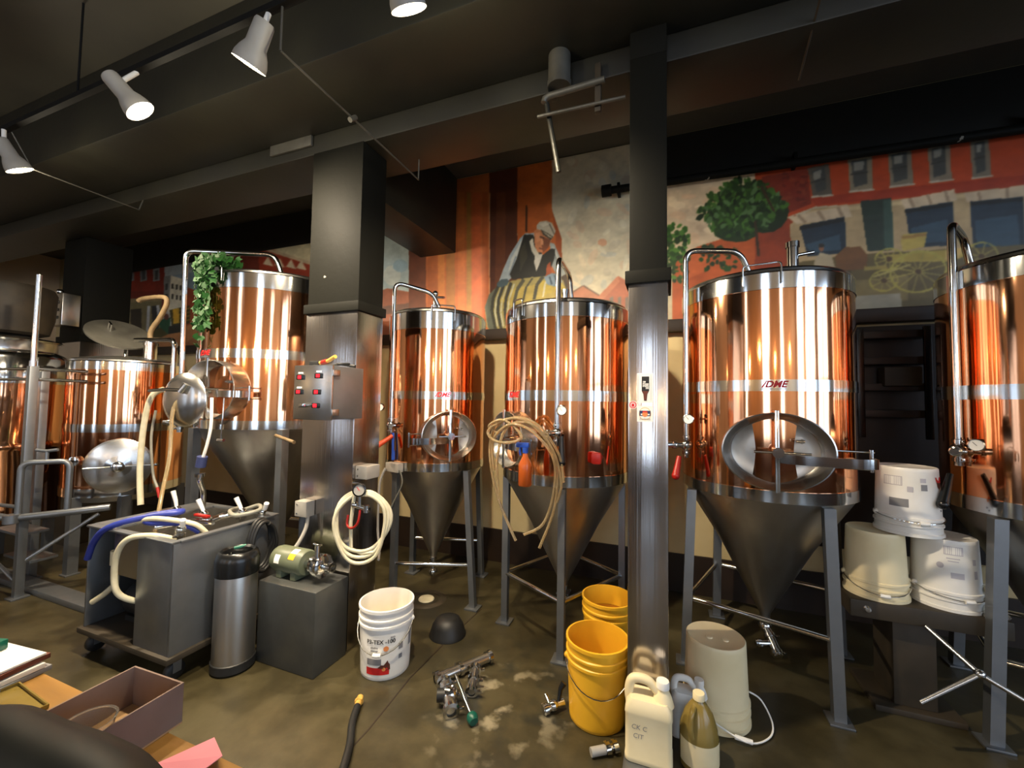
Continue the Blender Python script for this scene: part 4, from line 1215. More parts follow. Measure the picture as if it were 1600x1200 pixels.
70 110 40 21 550 21 553 24 554 27 553 28 550 26 548 23 547
44 84 24 27 578 23 577 21 578 20 582 23 585 26 585 28 582
70 110 40 17 584 14 584 11 586 10 590 12 592 15 591 18 587
44 84 24 -4 580 -3 582 0 583 3 583 4 581 2 579 -2 578
24 44 14 -3 529 -5 526 -8 526 -10 530 -8 533 -5 535 -3 532
24 44 14 21 574 21 577 23 582 26 585 28 584 27 579 24 575
30 62 18 21 502 17 503 14 508 14 513 17 514 21 511 22 506
44 84 24 10 596 7 592 1 592 -3 595 -3 600 2 602 7 600
70 110 40 13 555 10 556 8 559 8 563 12 564 15 562 16 558
70 110 40 26 526 23 526 21 529 22 532 25 533 28 532 29 529
70 110 40 5 530 2 531 -2 534 -4 539 -3 540 1 538 5 534
44 84 24 15 543 11 543 7 547 6 552 9 554 13 552 16 547
24 44 14 14 569 11 572 10 578 13 582 17 581 19 577 18 571
30 62 18 -10 533 -11 536 -10 539 -6 540 -4 538 -4 534 -6 532
44 84 24 20 535 19 537 20 540 22 542 24 541 24 538 22 535
70 110 40 36 546 34 544 29 545 26 548 27 550 30 550 34 548
30 62 18 13 551 10 548 5 550 2 554 3 557 7 558 12 555
30 62 18 30 567 28 564 25 564 22 567 23 571 25 572 29 571
30 62 18 15 584 11 585 10 588 12 590 15 590 18 588 18 585
70 110 40 24 585 21 583 18 585 17 589 19 592 23 593 25 590
24 44 14 16 581 16 583 19 584 21 583 22 581 20 579 17 579
24 44 14 12 546 13 549 18 551 22 550 23 547 20 544 15 543
44 84 24 17 523 16 522 12 522 9 523 9 525 12 526 16 525
30 62 18 8 539 6 539 3 541 1 544 2 546 5 545 8 542
30 62 18 1 543 -2 539 -6 540 -9 543 -8 547 -5 549 -1 547
24 44 14 6 531 3 530 0 532 -3 535 -2 537 2 537 5 534
24 44 14 -6 539 -6 542 -3 547 0 549 1 548 0 544 -3 540
70 110 40 14 513 11 510 6 511 2 513 2 517 7 518 12 516
30 62 18 -9 592 -8 596 -3 599 2 599 4 595 1 592 -5 590
70 110 40 -7 566 -9 570 -9 573 -5 574 -2 572 -1 568 -3 566
40 60 24 65 543 64 546 65 549 68 550 71 548 70 544 68 542
40 60 24 60 554 57 555 55 558 55 562 58 563 61 561 62 556
24 44 14 74 528 72 531 72 535 74 537 76 536 77 533 76 529
24 44 14 103 521 101 519 98 520 95 522 95 524 98 525 102 523
40 60 24 83 526 81 528 81 532 84 534 86 533 87 530 86 526
24 44 14 62 554 61 557 62 561 65 564 67 563 67 559 64 554
24 44 14 55 543 52 545 49 549 50 554 53 555 56 552 57 546
40 60 24 55 519 55 522 57 524 59 524 61 522 60 519 57 518
30 62 18 86 542 85 544 87 547 89 547 91 545 91 542 88 541
40 60 24 59 532 58 535 59 539 62 541 64 540 64 536 62 533
40 60 24 63 547 60 546 57 548 56 552 58 554 61 553 63 550
40 60 24 80 522 78 523 78 527 79 530 81 529 83 526 82 523
30 62 18 87 519 85 518 81 520 79 522 80 524 83 523 86 521
24 44 14 65 551 61 551 58 554 56 559 58 561 62 559 65 554
40 60 24 65 541 64 543 65 547 67 550 68 549 68 545 67 542
40 60 24 81 551 78 552 77 555 77 559 79 560 82 557 83 553
30 62 18 55 552 52 555 51 560 54 564 57 564 58 559 57 554
30 62 18 81 525 82 528 84 529 86 528 87 526 85 524 83 524
24 44 14 85 550 83 551 80 554 80 558 81 559 83 556 85 552
30 62 18 87 537 88 539 91 540 94 539 94 536 92 535 88 535
30 62 18 49 536 47 539 48 542 51 543 54 541 54 538 52 535
24 44 14 58 557 56 555 52 556 51 559 52 563 55 563 58 561
24 44 14 60 519 58 521 58 526 60 529 63 528 64 524 62 520
40 60 24 73 542 73 545 75 547 78 546 79 543 77 540 75 540
24 44 14 74 551 72 553 73 557 75 559 78 558 79 554 77 551
30 62 18 87 518 85 520 85 524 86 526 89 526 90 523 89 520
30 62 18 85 516 85 518 87 521 90 521 91 520 90 517 87 515
40 60 24 86 551 85 548 82 548 79 551 79 554 82 556 85 554
24 44 14 61 541 60 545 63 549 66 551 68 549 67 545 64 541
30 62 18 97 529 98 532 101 533 103 532 104 530 102 528 99 528
24 44 14 68 537 68 540 70 543 73 543 75 541 73 538 70 536
30 62 18 57 518 55 520 55 523 56 526 59 525 60 522 59 519
30 62 18 89 515 88 519 89 523 92 525 95 523 95 519 92 515
24 44 14 66 526 64 529 64 532 67 534 70 533 71 530 69 526
24 44 14 84 524 81 524 78 527 77 531 79 533 82 531 84 528
30 62 18 88 546 86 543 83 544 80 546 80 549 83 551 87 549
30 62 18 92 540 90 541 89 544 90 547 92 547 93 545 94 541
24 44 14 94 538 91 539 90 541 89 545 91 546 93 544 95 541
40 60 24 105 544 102 544 98 548 97 552 98 554 102 551 105 547
40 60 24 71 553 67 553 64 557 63 561 65 563 69 561 71 556
56 40 22 127 592 131 535 135 535 130 592
56 40 22 136 646 153 603 156 604 139 648
90 30 18 198 631 197 629 195 629 193 631 193 633 195 634 197 634
110 36 20 181 637 180 635 178 635 176 637 176 640 178 641 180 640
120 50 28 185 649 182 647 178 647 174 650 174 653 178 654 183 653
90 30 18 190 650 189 648 185 649 183 650 183 653 185 653 189 652
90 30 18 192 617 190 614 186 614 183 617 183 620 186 621 190 619
110 36 20 175 630 174 628 171 628 169 630 169 632 171 633 174 632
120 50 28 175 621 174 618 172 618 170 620 170 623 172 625 174 624
120 50 28 172 621 171 619 167 619 164 621 164 623 167 625 171 623
90 30 18 181 651 180 649 178 649 176 651 176 653 178 655 180 654
120 50 28 189 652 188 650 184 650 182 652 182 654 185 654 188 653
120 50 28 197 632 195 630 191 630 187 633 187 635 191 636 195 635
120 50 28 179 629 178 628 175 628 173 629 173 631 175 632 178 631
120 50 28 196 629 195 627 193 627 191 628 191 631 193 632 195 631
110 36 20 175 640 173 638 168 638 165 640 165 643 169 645 173 643
110 36 20 193 653 191 651 186 651 183 653 183 656 187 657 191 655
90 30 18 198 613 196 610 193 610 191 612 191 616 193 617 196 616
120 50 28 195 633 194 630 191 630 189 633 189 636 191 638 194 636
110 36 20 198 618 196 616 191 616 188 618 188 621 191 622 196 621
110 36 20 193 620 192 619 190 618 188 620 188 622 190 623 192 622
90 30 18 177 654 175 651 170 651 167 654 167 657 171 659 175 657
120 50 28 172 657 171 655 168 655 166 657 166 660 168 661 171 660
90 30 18 171 653 170 650 168 650 166 652 166 656 168 657 170 656
110 36 20 182 633 180 630 176 630 172 633 172 636 176 638 180 636
120 50 28 199 654 198 653 194 653 191 655 191 657 194 657 198 656
120 50 28 182 652 181 649 178 648 176 651 176 654 178 656 181 655
110 36 20 174 634 173 632 170 632 168 634 168 636 170 637 173 636
110 36 20 188 628 186 625 181 625 178 628 178 631 182 633 186 631
90 30 18 171 642 170 640 168 640 166 642 166 645 168 646 170 645
90 30 18 190 639 189 638 185 638 182 640 182 642 185 642 189 641
110 36 20 177 643 175 641 171 642 168 644 168 646 172 647 175 646
110 36 20 174 649 173 647 169 647 166 649 166 652 169 653 173 652
90 30 18 191 628 190 626 186 626 184 628 184 630 186 631 190 630
120 50 28 198 649 196 647 193 648 190 649 190 652 193 652 196 651
90 30 18 191 642 189 639 185 639 182 642 182 645 185 646 189 645
110 36 20 200 617 198 615 195 615 192 617 192 619 195 620 199 619
90 30 18 197 637 195 634 191 634 187 637 188 640 191 641 195 640
110 36 20 189 624 188 621 185 621 183 623 183 626 185 628 188 626
90 30 18 174 660 172 658 168 658 166 660 166 663 169 664 172 663
120 50 28 180 622 178 620 174 620 171 622 171 624 174 625 178 624
110 36 20 189 654 187 651 182 652 178 654 178 657 182 658 187 657
90 30 18 200 650 198 649 194 649 190 651 190 653 194 654 198 652
110 36 20 196 633 194 632 191 632 189 634 189 636 191 636 194 635
110 36 20 189 639 188 636 186 636 184 638 184 642 186 644 188 643
90 30 18 199 641 197 640 193 640 190 642 190 644 193 645 197 644
120 50 28 198 613 195 612 191 612 187 614 187 616 191 617 195 615
120 50 28 196 643 194 641 191 641 188 643 188 646 191 648 194 646
110 36 20 192 648 190 647 187 647 185 649 185 651 187 651 190 650
120 50 28 197 624 196 623 194 622 192 624 192 626 194 627 196 626
110 36 20 184 634 182 633 178 633 175 635 175 637 178 638 182 636
90 30 18 196 616 194 614 189 614 186 616 186 618 190 619 194 618"""
def build_mural():
    YM = BY-.012; Z0, Z1 = 2.2, CZ-.005
    xs = np.concatenate([np.arange(-8.3, -4.0, .014), np.arange(-4.0, -2.7, .008), np.arange(-2.7, 2.3, .0052), np.arange(2.3, 5.4, .014)]); zs = np.arange(Z0, Z1, .0055)
    nx, nz = len(xs), len(zs); img = np.zeros((nz, nx, 3)); img[:] = (.66, .62, .52)
    X, Z = np.meshgrid(xs, zs)
    for ln in MURAL.split('\n'):
        q = np.array([int(v) for v in ln.split()]); c, q = q[:3]/255, q[3:]/200
        px, pz = q[0::2], q[1::2]
        i0, i1 = np.searchsorted(xs, px.min()), np.searchsorted(xs, px.max()); j0, j1 = np.searchsorted(zs, pz.min()), np.searchsorted(zs, pz.max())
        if i1 <= i0 or j1 <= j0: continue
        x, z = X[j0:j1, i0:i1], Z[j0:j1, i0:i1]; ins = np.zeros(x.shape, bool); n = len(px)
        for a in range(n):
            b = (a+1) % n
            if pz[a] == pz[b]: continue
            ins ^= ((pz[a] > z) != (pz[b] > z)) & (x < (px[b]-px[a])*(z-pz[a])/(pz[b]-pz[a])+px[a])
        img[j0:j1, i0:i1][ins] = c
    k = np.searchsorted(xs, 2.3); img[:, k:] = img[:, np.searchsorted(xs, 4.6-xs[k:])]      # the row of buildings goes on past the edge of the view
    for _ in range(2): img[1:-1, 1:-1] = (img[1:-1, 1:-1]*2+img[:-2, 1:-1]+img[2:, 1:-1]+img[1:-1, :-2]+img[1:-1, 2:])/6
    dark = (Z > 3.37) & ((X > -.02) | (X < -2.4)); img[dark] = (.11, .10, .075)      # dark strip above the picture, outside the middle stretch
    rng = np.random.default_rng(3)
    def blot(s):                                                        # soft brush mottling
        g = rng.random((int((Z1-Z0)/s)+3, int(14/s)+3)); u = (X-xs[0])/s*.8; v = (Z-Z0)/s; i, j = u.astype(int), v.astype(int); a, b = u-i, v-j
        return g[j, i]*(1-a)*(1-b)+g[j, i+1]*a*(1-b)+g[j+1, i]*(1-a)*b+g[j+1, i+1]*a*b
    t = .86+.12*blot(.16)+.13*blot(.05)+.07*blot(.02)
    img = np.clip(img*t[..., None], 0, 1)
    img = np.where(img <= .04045, img/12.92, ((img+.055)/1.055)**2.4)
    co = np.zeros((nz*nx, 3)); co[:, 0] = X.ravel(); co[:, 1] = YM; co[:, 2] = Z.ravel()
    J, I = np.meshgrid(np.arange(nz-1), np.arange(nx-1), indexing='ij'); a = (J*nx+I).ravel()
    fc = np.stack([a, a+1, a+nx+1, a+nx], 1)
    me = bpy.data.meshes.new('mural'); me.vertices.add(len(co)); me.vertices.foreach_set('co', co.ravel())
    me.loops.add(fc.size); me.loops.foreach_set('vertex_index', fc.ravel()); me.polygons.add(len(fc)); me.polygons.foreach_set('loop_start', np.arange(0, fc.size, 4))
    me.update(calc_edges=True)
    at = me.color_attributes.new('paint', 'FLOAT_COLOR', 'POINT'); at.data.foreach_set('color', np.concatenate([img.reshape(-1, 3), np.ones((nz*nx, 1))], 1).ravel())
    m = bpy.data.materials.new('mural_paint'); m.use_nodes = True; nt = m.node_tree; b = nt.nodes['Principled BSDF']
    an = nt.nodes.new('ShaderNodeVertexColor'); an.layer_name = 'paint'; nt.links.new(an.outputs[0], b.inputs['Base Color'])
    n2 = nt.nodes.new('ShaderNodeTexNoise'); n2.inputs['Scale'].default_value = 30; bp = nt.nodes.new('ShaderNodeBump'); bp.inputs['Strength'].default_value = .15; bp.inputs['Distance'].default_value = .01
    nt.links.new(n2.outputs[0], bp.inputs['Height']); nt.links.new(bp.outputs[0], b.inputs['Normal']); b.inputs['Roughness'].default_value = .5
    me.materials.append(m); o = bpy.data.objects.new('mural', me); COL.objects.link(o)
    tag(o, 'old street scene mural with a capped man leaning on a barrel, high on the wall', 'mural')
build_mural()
struct('trim_5', MB().box(LX, RX, BY-.1, BY, 2.10, 2.2, .01), M['dwood'], 'dark ledge under the mural')

# ------------------------------------------------------------------ pillars
def pillar(label, x0, x1, y0, y1, ztop=3.14, front=False):
    t = thing('pillar', label, 'pillar', ((x0+x1)/2, (y0+y1)/2, 0)); L = t.location
    MB().box(x0, x1, y0, y1, 0, 2.06, .006).build('steel_cladding', M['clad'], t, L)
    mb = MB().box(x0+.004, x1-.004, y0+.006, y1-.004, 2.06, ztop-.003, .003)
    if front: mb.box(x0+.004, x1-.004, y0+.006, 2.015, ztop-.003, CZ-.003, .003)
    mb.build('shaft', M['black'], t, L)
    MB().box(x0-.014, x1+.014, y0-.014, y1+.014, 2.055, 2.115, .004).build('collar', M['black'], t, L)
    return t
pillar('wide steel clad pillar with black top carrying the red display box', -2.21, -1.79, 2.0, 2.24)
pillar('narrow steel clad pillar with stickers and a black top, white jug at its foot', -.172, .0, 1.94, 2.2, front=True)
pillar('far left steel clad pillar behind the short copper kettle', -6.0, -5.58, 2.3, 2.7)
# plinth in front of the narrow pillar
tag(MB().box(-.175, .002, 1.62, 1.938, 0, .045, .006).build('steel_plinth', M['sheet']), 'low steel plinth at the foot of the narrow pillar, white jug standing on it', 'plinth')
# pump base box
tag(MB().box(-2.21, -1.78, 1.74, 1.985, 0, .455, .008).build('pump_base', M['dsheet']), 'dark steel box base in front of the wide pillar carrying the pump', 'base')

# ------------------------------------------------------------------ tanks
def manway(root, R, th, z, A, B, depth, strap, closed_dome=False, handle=True):
    """oval hatch on a tank wall; strap: (a, c) points of the hinge strap seen from above"""
    n = (cos(th), sin(th), 0); tg = (-sin(th), cos(th), 0); o = ((R-.03)*n[0], (R-.03)*n[1], z)
    Mx = frame(o, tg, (0, 0, 1), n); S = Mx @ Matrix.Diagonal((A, B, 1, 1))
    d = depth+.03
    if closed_dome:
        ring = MB().lathe([(.98, -.02), (1.0, .05), (1.03, .055), (1.03, .075), (.97, .08)], 48, M=S).build('manway', M['steel'], root)
        MB().lathe([(.99, .07), (.97, .085), (.75, .10), (.45, .112), (.2, .118), (0, .12)], 48, M=S).build('hatch_door', M['steel'], ring)
        MB().lathe([(0, .16), (.03, .16), (.045, .15), (.045, .12), (.09, .115)], 20, M=Mx).build('knob', M['chrome'], ring)
        MB().cyl((-A*.98, 0, .125), (A*1.12, 0, .125), .006, 8, M=Mx).ball((A*1.14, 0, .125), .014, 10, M=Mx).build('lock_bar', M['chrome'], ring)
        return ring
    ring = MB().lathe([(.90, -.05), (.99, -.04), (1.0, d), (1.0, d+.008), (.975, d+.010), (.955, d-.002), (.87, .038), (.80, .024)], 64, M=S).build('manway', M['steel'], root)
    MB().lathe([(.805, .024), (.78, .019), (.5, .021), (.2, .023), (0, .023)], 56, M=S).build('hatch_door', M['cone'], ring)
    MB().box(-.010, .010, -B*1.02, B*1.06, d+.016, d+.026, .002, M=Mx).build('cross_bar', M['chrome'], ring)
    mb = MB().cyl((-A*.42, 0, d+.045), (A*.55, 0, d+.045), .0065, 8, M=Mx)
    mb.cyl((0, 0, .03), (0, 0, d+.055), .016, 12, M=Mx).cyl((0, 0, d+.036), (0, 0, d+.054), .026, 12, M=Mx)
    mb.build('handle', M['chrome'], ring)
    MB().ribbon(smooth([(a, c+d) for a, c in strap], 6), .045, .006, M=Mx @ Matrix.Translation((0, -.03, 0)) @ Matrix(((1, 0, 0, 0), (0, 1, 0, 0), (0, 0, 1, 0), (0, 0, 0, 1)))).build('hinge_strap', M['band'], ring)
    e = strap[-1]; sg = 1 if e[0] > 0 else -1
    mb = MB().cyl((e[0], -.075, e[1]+d), (e[0], .03, e[1]+d), .008, 8, M=Mx)
    for b in (-.062, .018): mb.tube([(e[0]+.01*sg, b, e[1]+d), (A*.9*sg, b, .05), (A*.8*sg, b, .0)], .005, 8, M=Mx)
    mb.build('hinge_rods', M['chrome'], ring)
    # small sample cock inside the hatch
    MB().cyl((A*.45, B*.28, .03), (A*.45, B*.28, .06), .012, 10, M=Mx).cyl((A*.36, B*.28, .062), (A*.5, B*.28, .062), .008, 8, M=Mx).build('sample_cock', M['chrome'], ring)
    return ring
def clamp(mb, p, d, r):
    """tri-clamp ferrule with a little wing nut"""
    F = along(p, d); mb.lathe([(r*.8, -.014), (r*1.35, -.010), (r*1.35, .010), (r*.8, .014)], 16, M=F); mb.box(r*1.2, r*2.1, -.006, .006, -.007, .007, .002, M=F)
def leg_mb(p0, z0, p1, z1, w):
    h = w/2; q = [(-h, -h), (h, -h), (h, h), (-h, h)]
    return MB().rings([[(p0[0]+a, p0[1]+b, z0) for a, b in q], [(p1[0]+a, p1[1]+b, z1) for a, b in q]])
def cip_pipe(root, pts, r, valve=None, gauge=None, lever=None, name='cleaning_pipe', closed_end=False):
    mb = MB().tube(fillet(pts, .07), r, 12)
    pipe = mb.build(name, M['chrome'], root)
    p = Vector(pts[0])
    if valve:
        mb = MB(); v = Vector(valve)                                     # valve: direction of the side arm
        clamp(mb, p, (0, 0, 1), r); clamp(mb, p-Vector((0, 0, .09)), (0, 0, 1), r)
        mb.ball(p-Vector((0, 0, .045)), r*2.0, 14).cyl(p-Vector((0, 0, .12)), p+Vector((0, 0, .02)), r*1.05, 12)
        q = p-Vector((0, 0, .045)); mb.cyl(q, q+v*.12, r*.95, 12); clamp(mb, q+v*.075, v, r)
        mb.build('butterfly_valve', M['chrome'], pipe)
    if lever:
        mat_, a, b = lever
        MB().tube([a, (Vector(a)+Vector(b))/2, b], .014, 10, r1=.022).ball(b, .024, 10).build('valve_lever', mat_, pipe)
    if gauge:
        g, d = Vector(gauge[0]), Vector(gauge[1]); F = along(g, d)
        mb = MB().lathe([(0, -.012), (.026, -.012), (.03, -.006), (.03, .010), (.026, .012), (.026, .008)], 24, M=F).cyl(g, g-d*.05, .006, 8)
        gg = mb.build('pressure_gauge', M['chrome'], pipe)
        MB().mat(0).lathe([(0, .0085), (.026, .0085)], 24, M=F).mat(1).box(-.001, .001, -.004, .018, .0088, .0094, 0, F @ Matrix.Rotation(.7, 4, 'Z')).build('dial', [M['paper'], M['ink']], gg)
    return pipe

def tank(name, label, cat, cx, cy, R, zb, feet, leg_top, wleg=.042, cone=True, tip=.27, plate=None, lug=None, dome=.065, foot=True, brace=.33, braces=(0, 1, 2, 3), group=None):
    b0, b1, m0, m1, t0, t1 = zb
    t = thing(name, label, cat, (cx, cy, 0), 0, group)
    MB().lathe([(R, b1-.02), (R, m0+.01)], 96).build('lower_copper_jacket', M['copper'], t)
    MB().lathe([(R, m1-.01), (R, t0+.01)], 96).build('upper_copper_jacket', M['copper'], t)
    e = .0035
    MB().lathe([(R-.02, b0), (R+e, b0), (R+e, b1), (R-.01, b1)], 96).build('bottom_band', M['band'], t, ang=25)
    bd = MB().lathe([(R-.01, m0), (R+e, m0), (R+e, m1), (R-.01, m1)], 96).build('middle_band', M['band'], t, ang=25)
    MB().lathe([(R-.01, t0), (R+e, t0), (R+e, t1), (R-.004, t1+.008)], 96).build('top_band', M['band'], t, ang=25)
    MB().lathe([(R-.004, t1+.005), (R-.008, t1+.022), (R-.022, t1+.034), (R*.6, t1+.034+dome*.55), (R*.25, t1+.034+dome*.9), (0, t1+.034+dome)], 72).build('dome', M['steel'], t, ang=25)
    if cone:
        MB().lathe([(R-.012, b0+.004), (R-.016, b0-.015), (R*.55, b0-(b0-tip)*.43), (.03, tip), (.026, tip-.03)], 72).build('cone', M['cone'], t, ang=25)
    else:
        MB().lathe([(R-.015, b0+.004), (R*.9, b0-.05), (R*.5, b0-.09), (0, b0-.10)], 72).build('bottom_dish', M['cone'], t)
    F = [(x-cx, y-cy) for x, y in feet]
    for x, y in F:
        d = hypot(x, y); s = min(d, R+.006)/d
        lg = leg_mb((x, y), 0, (x*s, y*s), leg_top, wleg).build('leg', M['sheet'], t)
        if foot: MB().box(x-.05, x+.05, y-.05, y+.05, 0, .012, .003).build('foot_plate', M['sheet'], lg)
    for i in braces:
        a, b = F[i], F[(i+1) % 4]; d1, d2 = hypot(*a), hypot(*b); k = brace/leg_top
        q = lambda p, d: (p[0]*(1-k)+p[0]*min(d, R+.006)/d*k, p[1]*(1-k)+p[1]*min(d, R+.006)/d*k, brace)
        MB().cyl(q(a, d1), q(b, d2), .0135, 12).build('brace', M['chrome'], t)
    if plate is not None:
        h = m1-m0; c = (m0+m1)/2; mb = MB().mat(0); w = .075
        patch(mb, R+e+.001, plate-w/R, plate+w/R, m0+.006, m1-.006, 12)
        mb.mat(1); wrap_text(mb, '/DME', h*.78, R+e+.0022, plate, c+.004, .35, .0016)
        mb.mat(2); patch(mb, R+e+.0022, plate-w*.8/R, plate+w*.7/R, m0+.010, m0+.0125, 8)
        mb.build('name_plate', [M['band'], M['red_ink'], M['grey_ink']], bd)
    if lug is not None:
        a, w = lug; q = []
        for s, z in ((-1, t1-.06), (-1, t1+.05), (1, t1+.05), (1, t1-.06)):
            th = a+s*w/R/2; q.append(((R+.012)*cos(th), (R+.012)*sin(th), z))
        MB().tube(fillet(q, .02, 4), .0045, 8).build('wire_hook', M['chrome'], t)
    return t
def circ(cx, cy, r, degs): return [(cx+r*cos(radians(a)), cy+r*sin(radians(a))) for a in degs]
def outlet(t, x, y, ztop, zbot, turn=None):
    mb = MB().cyl((x, y, ztop), (x, y, zbot), .022, 14); clamp(mb, (x, y, ztop-.03), (0, 0, 1), .022)
    mb.ball((x, y, zbot), .036, 16)
    if turn:
        p = Vector((x, y, zbot)); d = Vector(turn); mb.cyl(p, p+d*.17, .026, 14); clamp(mb, p+d*.06, d, .024); clamp(mb, p+d*.15, d, .024)
        s = d.cross(Vector((0, 0, 1))).normalized(); mb.cyl(p+d*.1, p+d*.1+s*.1, .016, 10); clamp(mb, p+d*.1+s*.08, s, .015)
    return mb.build('outlet_valve', M['chrome'], t)

# fermenter in front of the orange planks of the mural
T2 = tank('fermenter', 'slim copper fermenter to the right of the wide steel pillar, valve with orange handle', 'fermenter tank', -1.79, 2.95, .39,
          (.985, 1.045, 1.515, 1.575, 2.04, 2.165), [(-1.90, 2.58), (-1.33, 2.76), (-1.52, 3.3), (-2.1, 3.12)], .98, plate=radians(-53), lug=(radians(-54), .17), braces=(0, 2), brace=.30)
manway(T2, .39, radians(-46), 1.25, .205, .18, .05, [(0, .02), (-.08, .04), (-.17, .06), (-.25, .045), (-.29, .0)])
cip_pipe(T2, [(-.19, -.345, 1.36), (-.19, -.345, 2.42), (.02, -.14, 2.37), (.06, -.10, 2.26)], .0165, valve=(.6, -.8, 0), gauge=((-.27, -.37, 1.45), (.2, -.98, 0)), lever=(M['orange'], (-.13, -.40, 1.24), (-.22, -.50, 1.15)))
MB().tube([(-.14, -.38, 1.26), (-.13, -.39, 1.10), (-.13, -.385, 1.06)], .010, 8).cyl((-.13, -.385, 1.13), (-.13, -.385, 1.06), .013, 8).build('blue_tap', M['blue'], T2)
MB().cyl((-.05, .02, 2.27), (-.05, .02, 2.40), .02, 12).cyl((-.05, .02, 2.38), (.06, -.02, 2.36), .010, 8).ball((-.05, .02, 2.41), .026, 10).build('relief_valve', M['chrome'], T2)
o_ = frame((.395*cos(radians(-104)), .395*sin(radians(-104)), 1.01), (cos(radians(-14)), sin(radians(-14)), 0), (0, 0, 1), (cos(radians(-104)), sin(radians(-104)), 0))
sb = MB().box(-.07, .07, -.033, .033, .0, .05, .005, o_).build('sensor_box', M['grey_box'], T2)
MB().tube(smooth([(-.17, -.42, 1.0), (-.20, -.44, .90), (-.20, -.45, .72), (-.19, -.46, .55), (-.14, -.50, .45), (-.05, -.62, .42)], 6), .009, 8).build('conduit', M['grey_box'], sb)
MB().tube(smooth([(-.03, -.44, 1.0), (-.02, -.42, .90), (-.10, -.41, .75), (-.17, -.42, .60)], 6), .005, 8).build('sensor_wire', M['hose_g'], sb)
outlet(T2, 0, 0, .26, .12)

T3 = tank('fermenter', 'copper fermenter hung with a clear amber hose, beside the narrow stickered pillar', 'fermenter tank', -.68, 2.85, .43,
          (.995, 1.06, 1.515, 1.58, 2.035, 2.12), [(-1.05, 2.68), (-.59, 2.41), (-.30, 2.95), (-.78, 3.26)], .99, plate=radians(-128), lug=(radians(-122), .09), braces=(0, 1, 2, 3), brace=.33)
manway(T3, .43, radians(-128), 1.265, .205, .18, .05, [(0, .02), (.08, .05), (.17, .06), (.25, .045), (.28, .0)])
cip_pipe(T3, [(.065, -.485, 1.37), (.065, -.485, 2.38), (.05, -.12, 2.38), (.05, -.05, 2.2)], .0165, valve=(-.5, -.86, 0), gauge=((.10, -.51, 1.46), (.1, -.99, 0)), lever=(M['blackpl'], (.10, -.51, 1.31), (.105, -.52, 1.16)))
MB().cyl((-.02, .05, 2.2), (-.02, .05, 2.32), .022, 12).cyl((-.02, .05, 2.30), (-.02, .05, 2.33), .028, 12).build('vent_stub', M['chrome'], T3)
MB().box(.25, .31, -.39, -.345, 1.14, 1.21, .015).cyl((.30, -.36, 1.18), (.24, -.3, 1.2), .02, 10).build('red_sample_tap', M['red'], T3)
outlet(T3, 0, 0, .26, .14)

T4 = tank('fermenter', 'large copper fermenter right of the narrow pillar, with its oval hatch facing forward', 'fermenter tank', .54, 2.9, .45,
          (1.01, 1.07, 1.58, 1.64, 2.115, 2.2), [(.09, 2.68), (.76, 2.46), (.98, 3.12), (.32, 3.34)], 1.0, plate=radians(-94), lug=(radians(-100), .17), braces=(0, 1, 2, 3), brace=.37, wleg=.05)
manway(T4, .45, radians(-94), 1.275, .245, .195, .06, [(0, .02), (.1, .05), (.22, .06), (.33, .06), (.39, .02), (.38, -.03)])
cip_pipe(T4, [(-.44, -.235, 1.31), (-.44, -.235, 2.44), (-.14, -.18, 2.42), (-.08, -.12, 2.29)], .017, valve=(-.9, -.43, 0), gauge=((-.43, -.29, 1.42), (-.15, -.98, 0)), lever=(M['red'], (-.48, -.28, 1.20), (-.50, -.31, 1.09)))
MB().cyl((.14, -.12, 2.26), (.14, -.12, 2.44), .03, 16).cyl((.14, -.12, 2.43), (.14, -.12, 2.46), .036, 16).cyl((.14, -.12, 2.38), (.24, -.14, 2.385), .010, 8).build('vent_stub', M['chrome'], T4)
outlet(T4, 0, 0, .26, .19, turn=(.25, -.75, -.6))

T5 = tank('fermenter', 'copper fermenter at the far right, cut off by the edge of the view', 'fermenter tank', 1.80, 2.82, .43,
          (1.01, 1.08, 1.55, 1.62, 2.11, 2.2), [(1.36, 2.56), (2.05, 2.37), (2.25, 3.05), (1.58, 3.26)], 1.0, plate=radians(-110), lug=(radians(-80), .17), braces=(0, 2, 3), brace=.37, wleg=.05)
manway(T5, .43, radians(-85), 1.275, .22, .19, .06, [(0, .02), (.1, .05), (.22, .06), (.33, .06), (.37, .0)])
cip_pipe(T5, [(-.44, -.09, 1.34), (-.44, -.09, 2.46), (-.28, .13, 2.44), (-.22, .18, 2.24)], .018, valve=(-.55, -.83, 0), gauge=((-.41, -.16, 1.33), (-.5, -.86, 0)), lever=(M['blackpl'], (-.50, -.14, 1.18), (-.56, -.2, 1.04)))
outlet(T5, 0, 0, .26, .15)

# tall tank behind the wide pillar
T6 = tank('brew_tank', 'tallest copper tank, left of the wide pillar, ivy trailing down its side', 'brewing tank', -3.2, 2.65, .6,
          (1.27, 1.335, 1.80, 1.87, 2.33, 2.44), circ(-3.2, 2.65, .60, (-108, -37, 52, 143)), 1.27, tip=.30, plate=radians(-97), lug=(radians(-88), .12), braces=(2,), wleg=.06, dome=.07)
R6 = manway(T6, .6, radians(-80), 1.56, .225, .215, .09, [(0, .02), (.1, .05), (.2, .06), (.29, .05), (.32, -.02)])
th = radians(-82); n_ = (cos(th), sin(th), 0); t_ = (-sin(th), cos(th), 0)
S = frame((.03, -.80, 1.485), t_, (0, 0, 1), n_) @ Matrix.Diagonal((.19, .19, 1, 1))
MB().lathe([(0, .03), (.3, .028), (.7, .018), (.96, -.01), (1, -.02), (.96, -.024), (.6, 0), (0, .012)], 48, M=S).build('swung_open_door', M['steel'], T6)
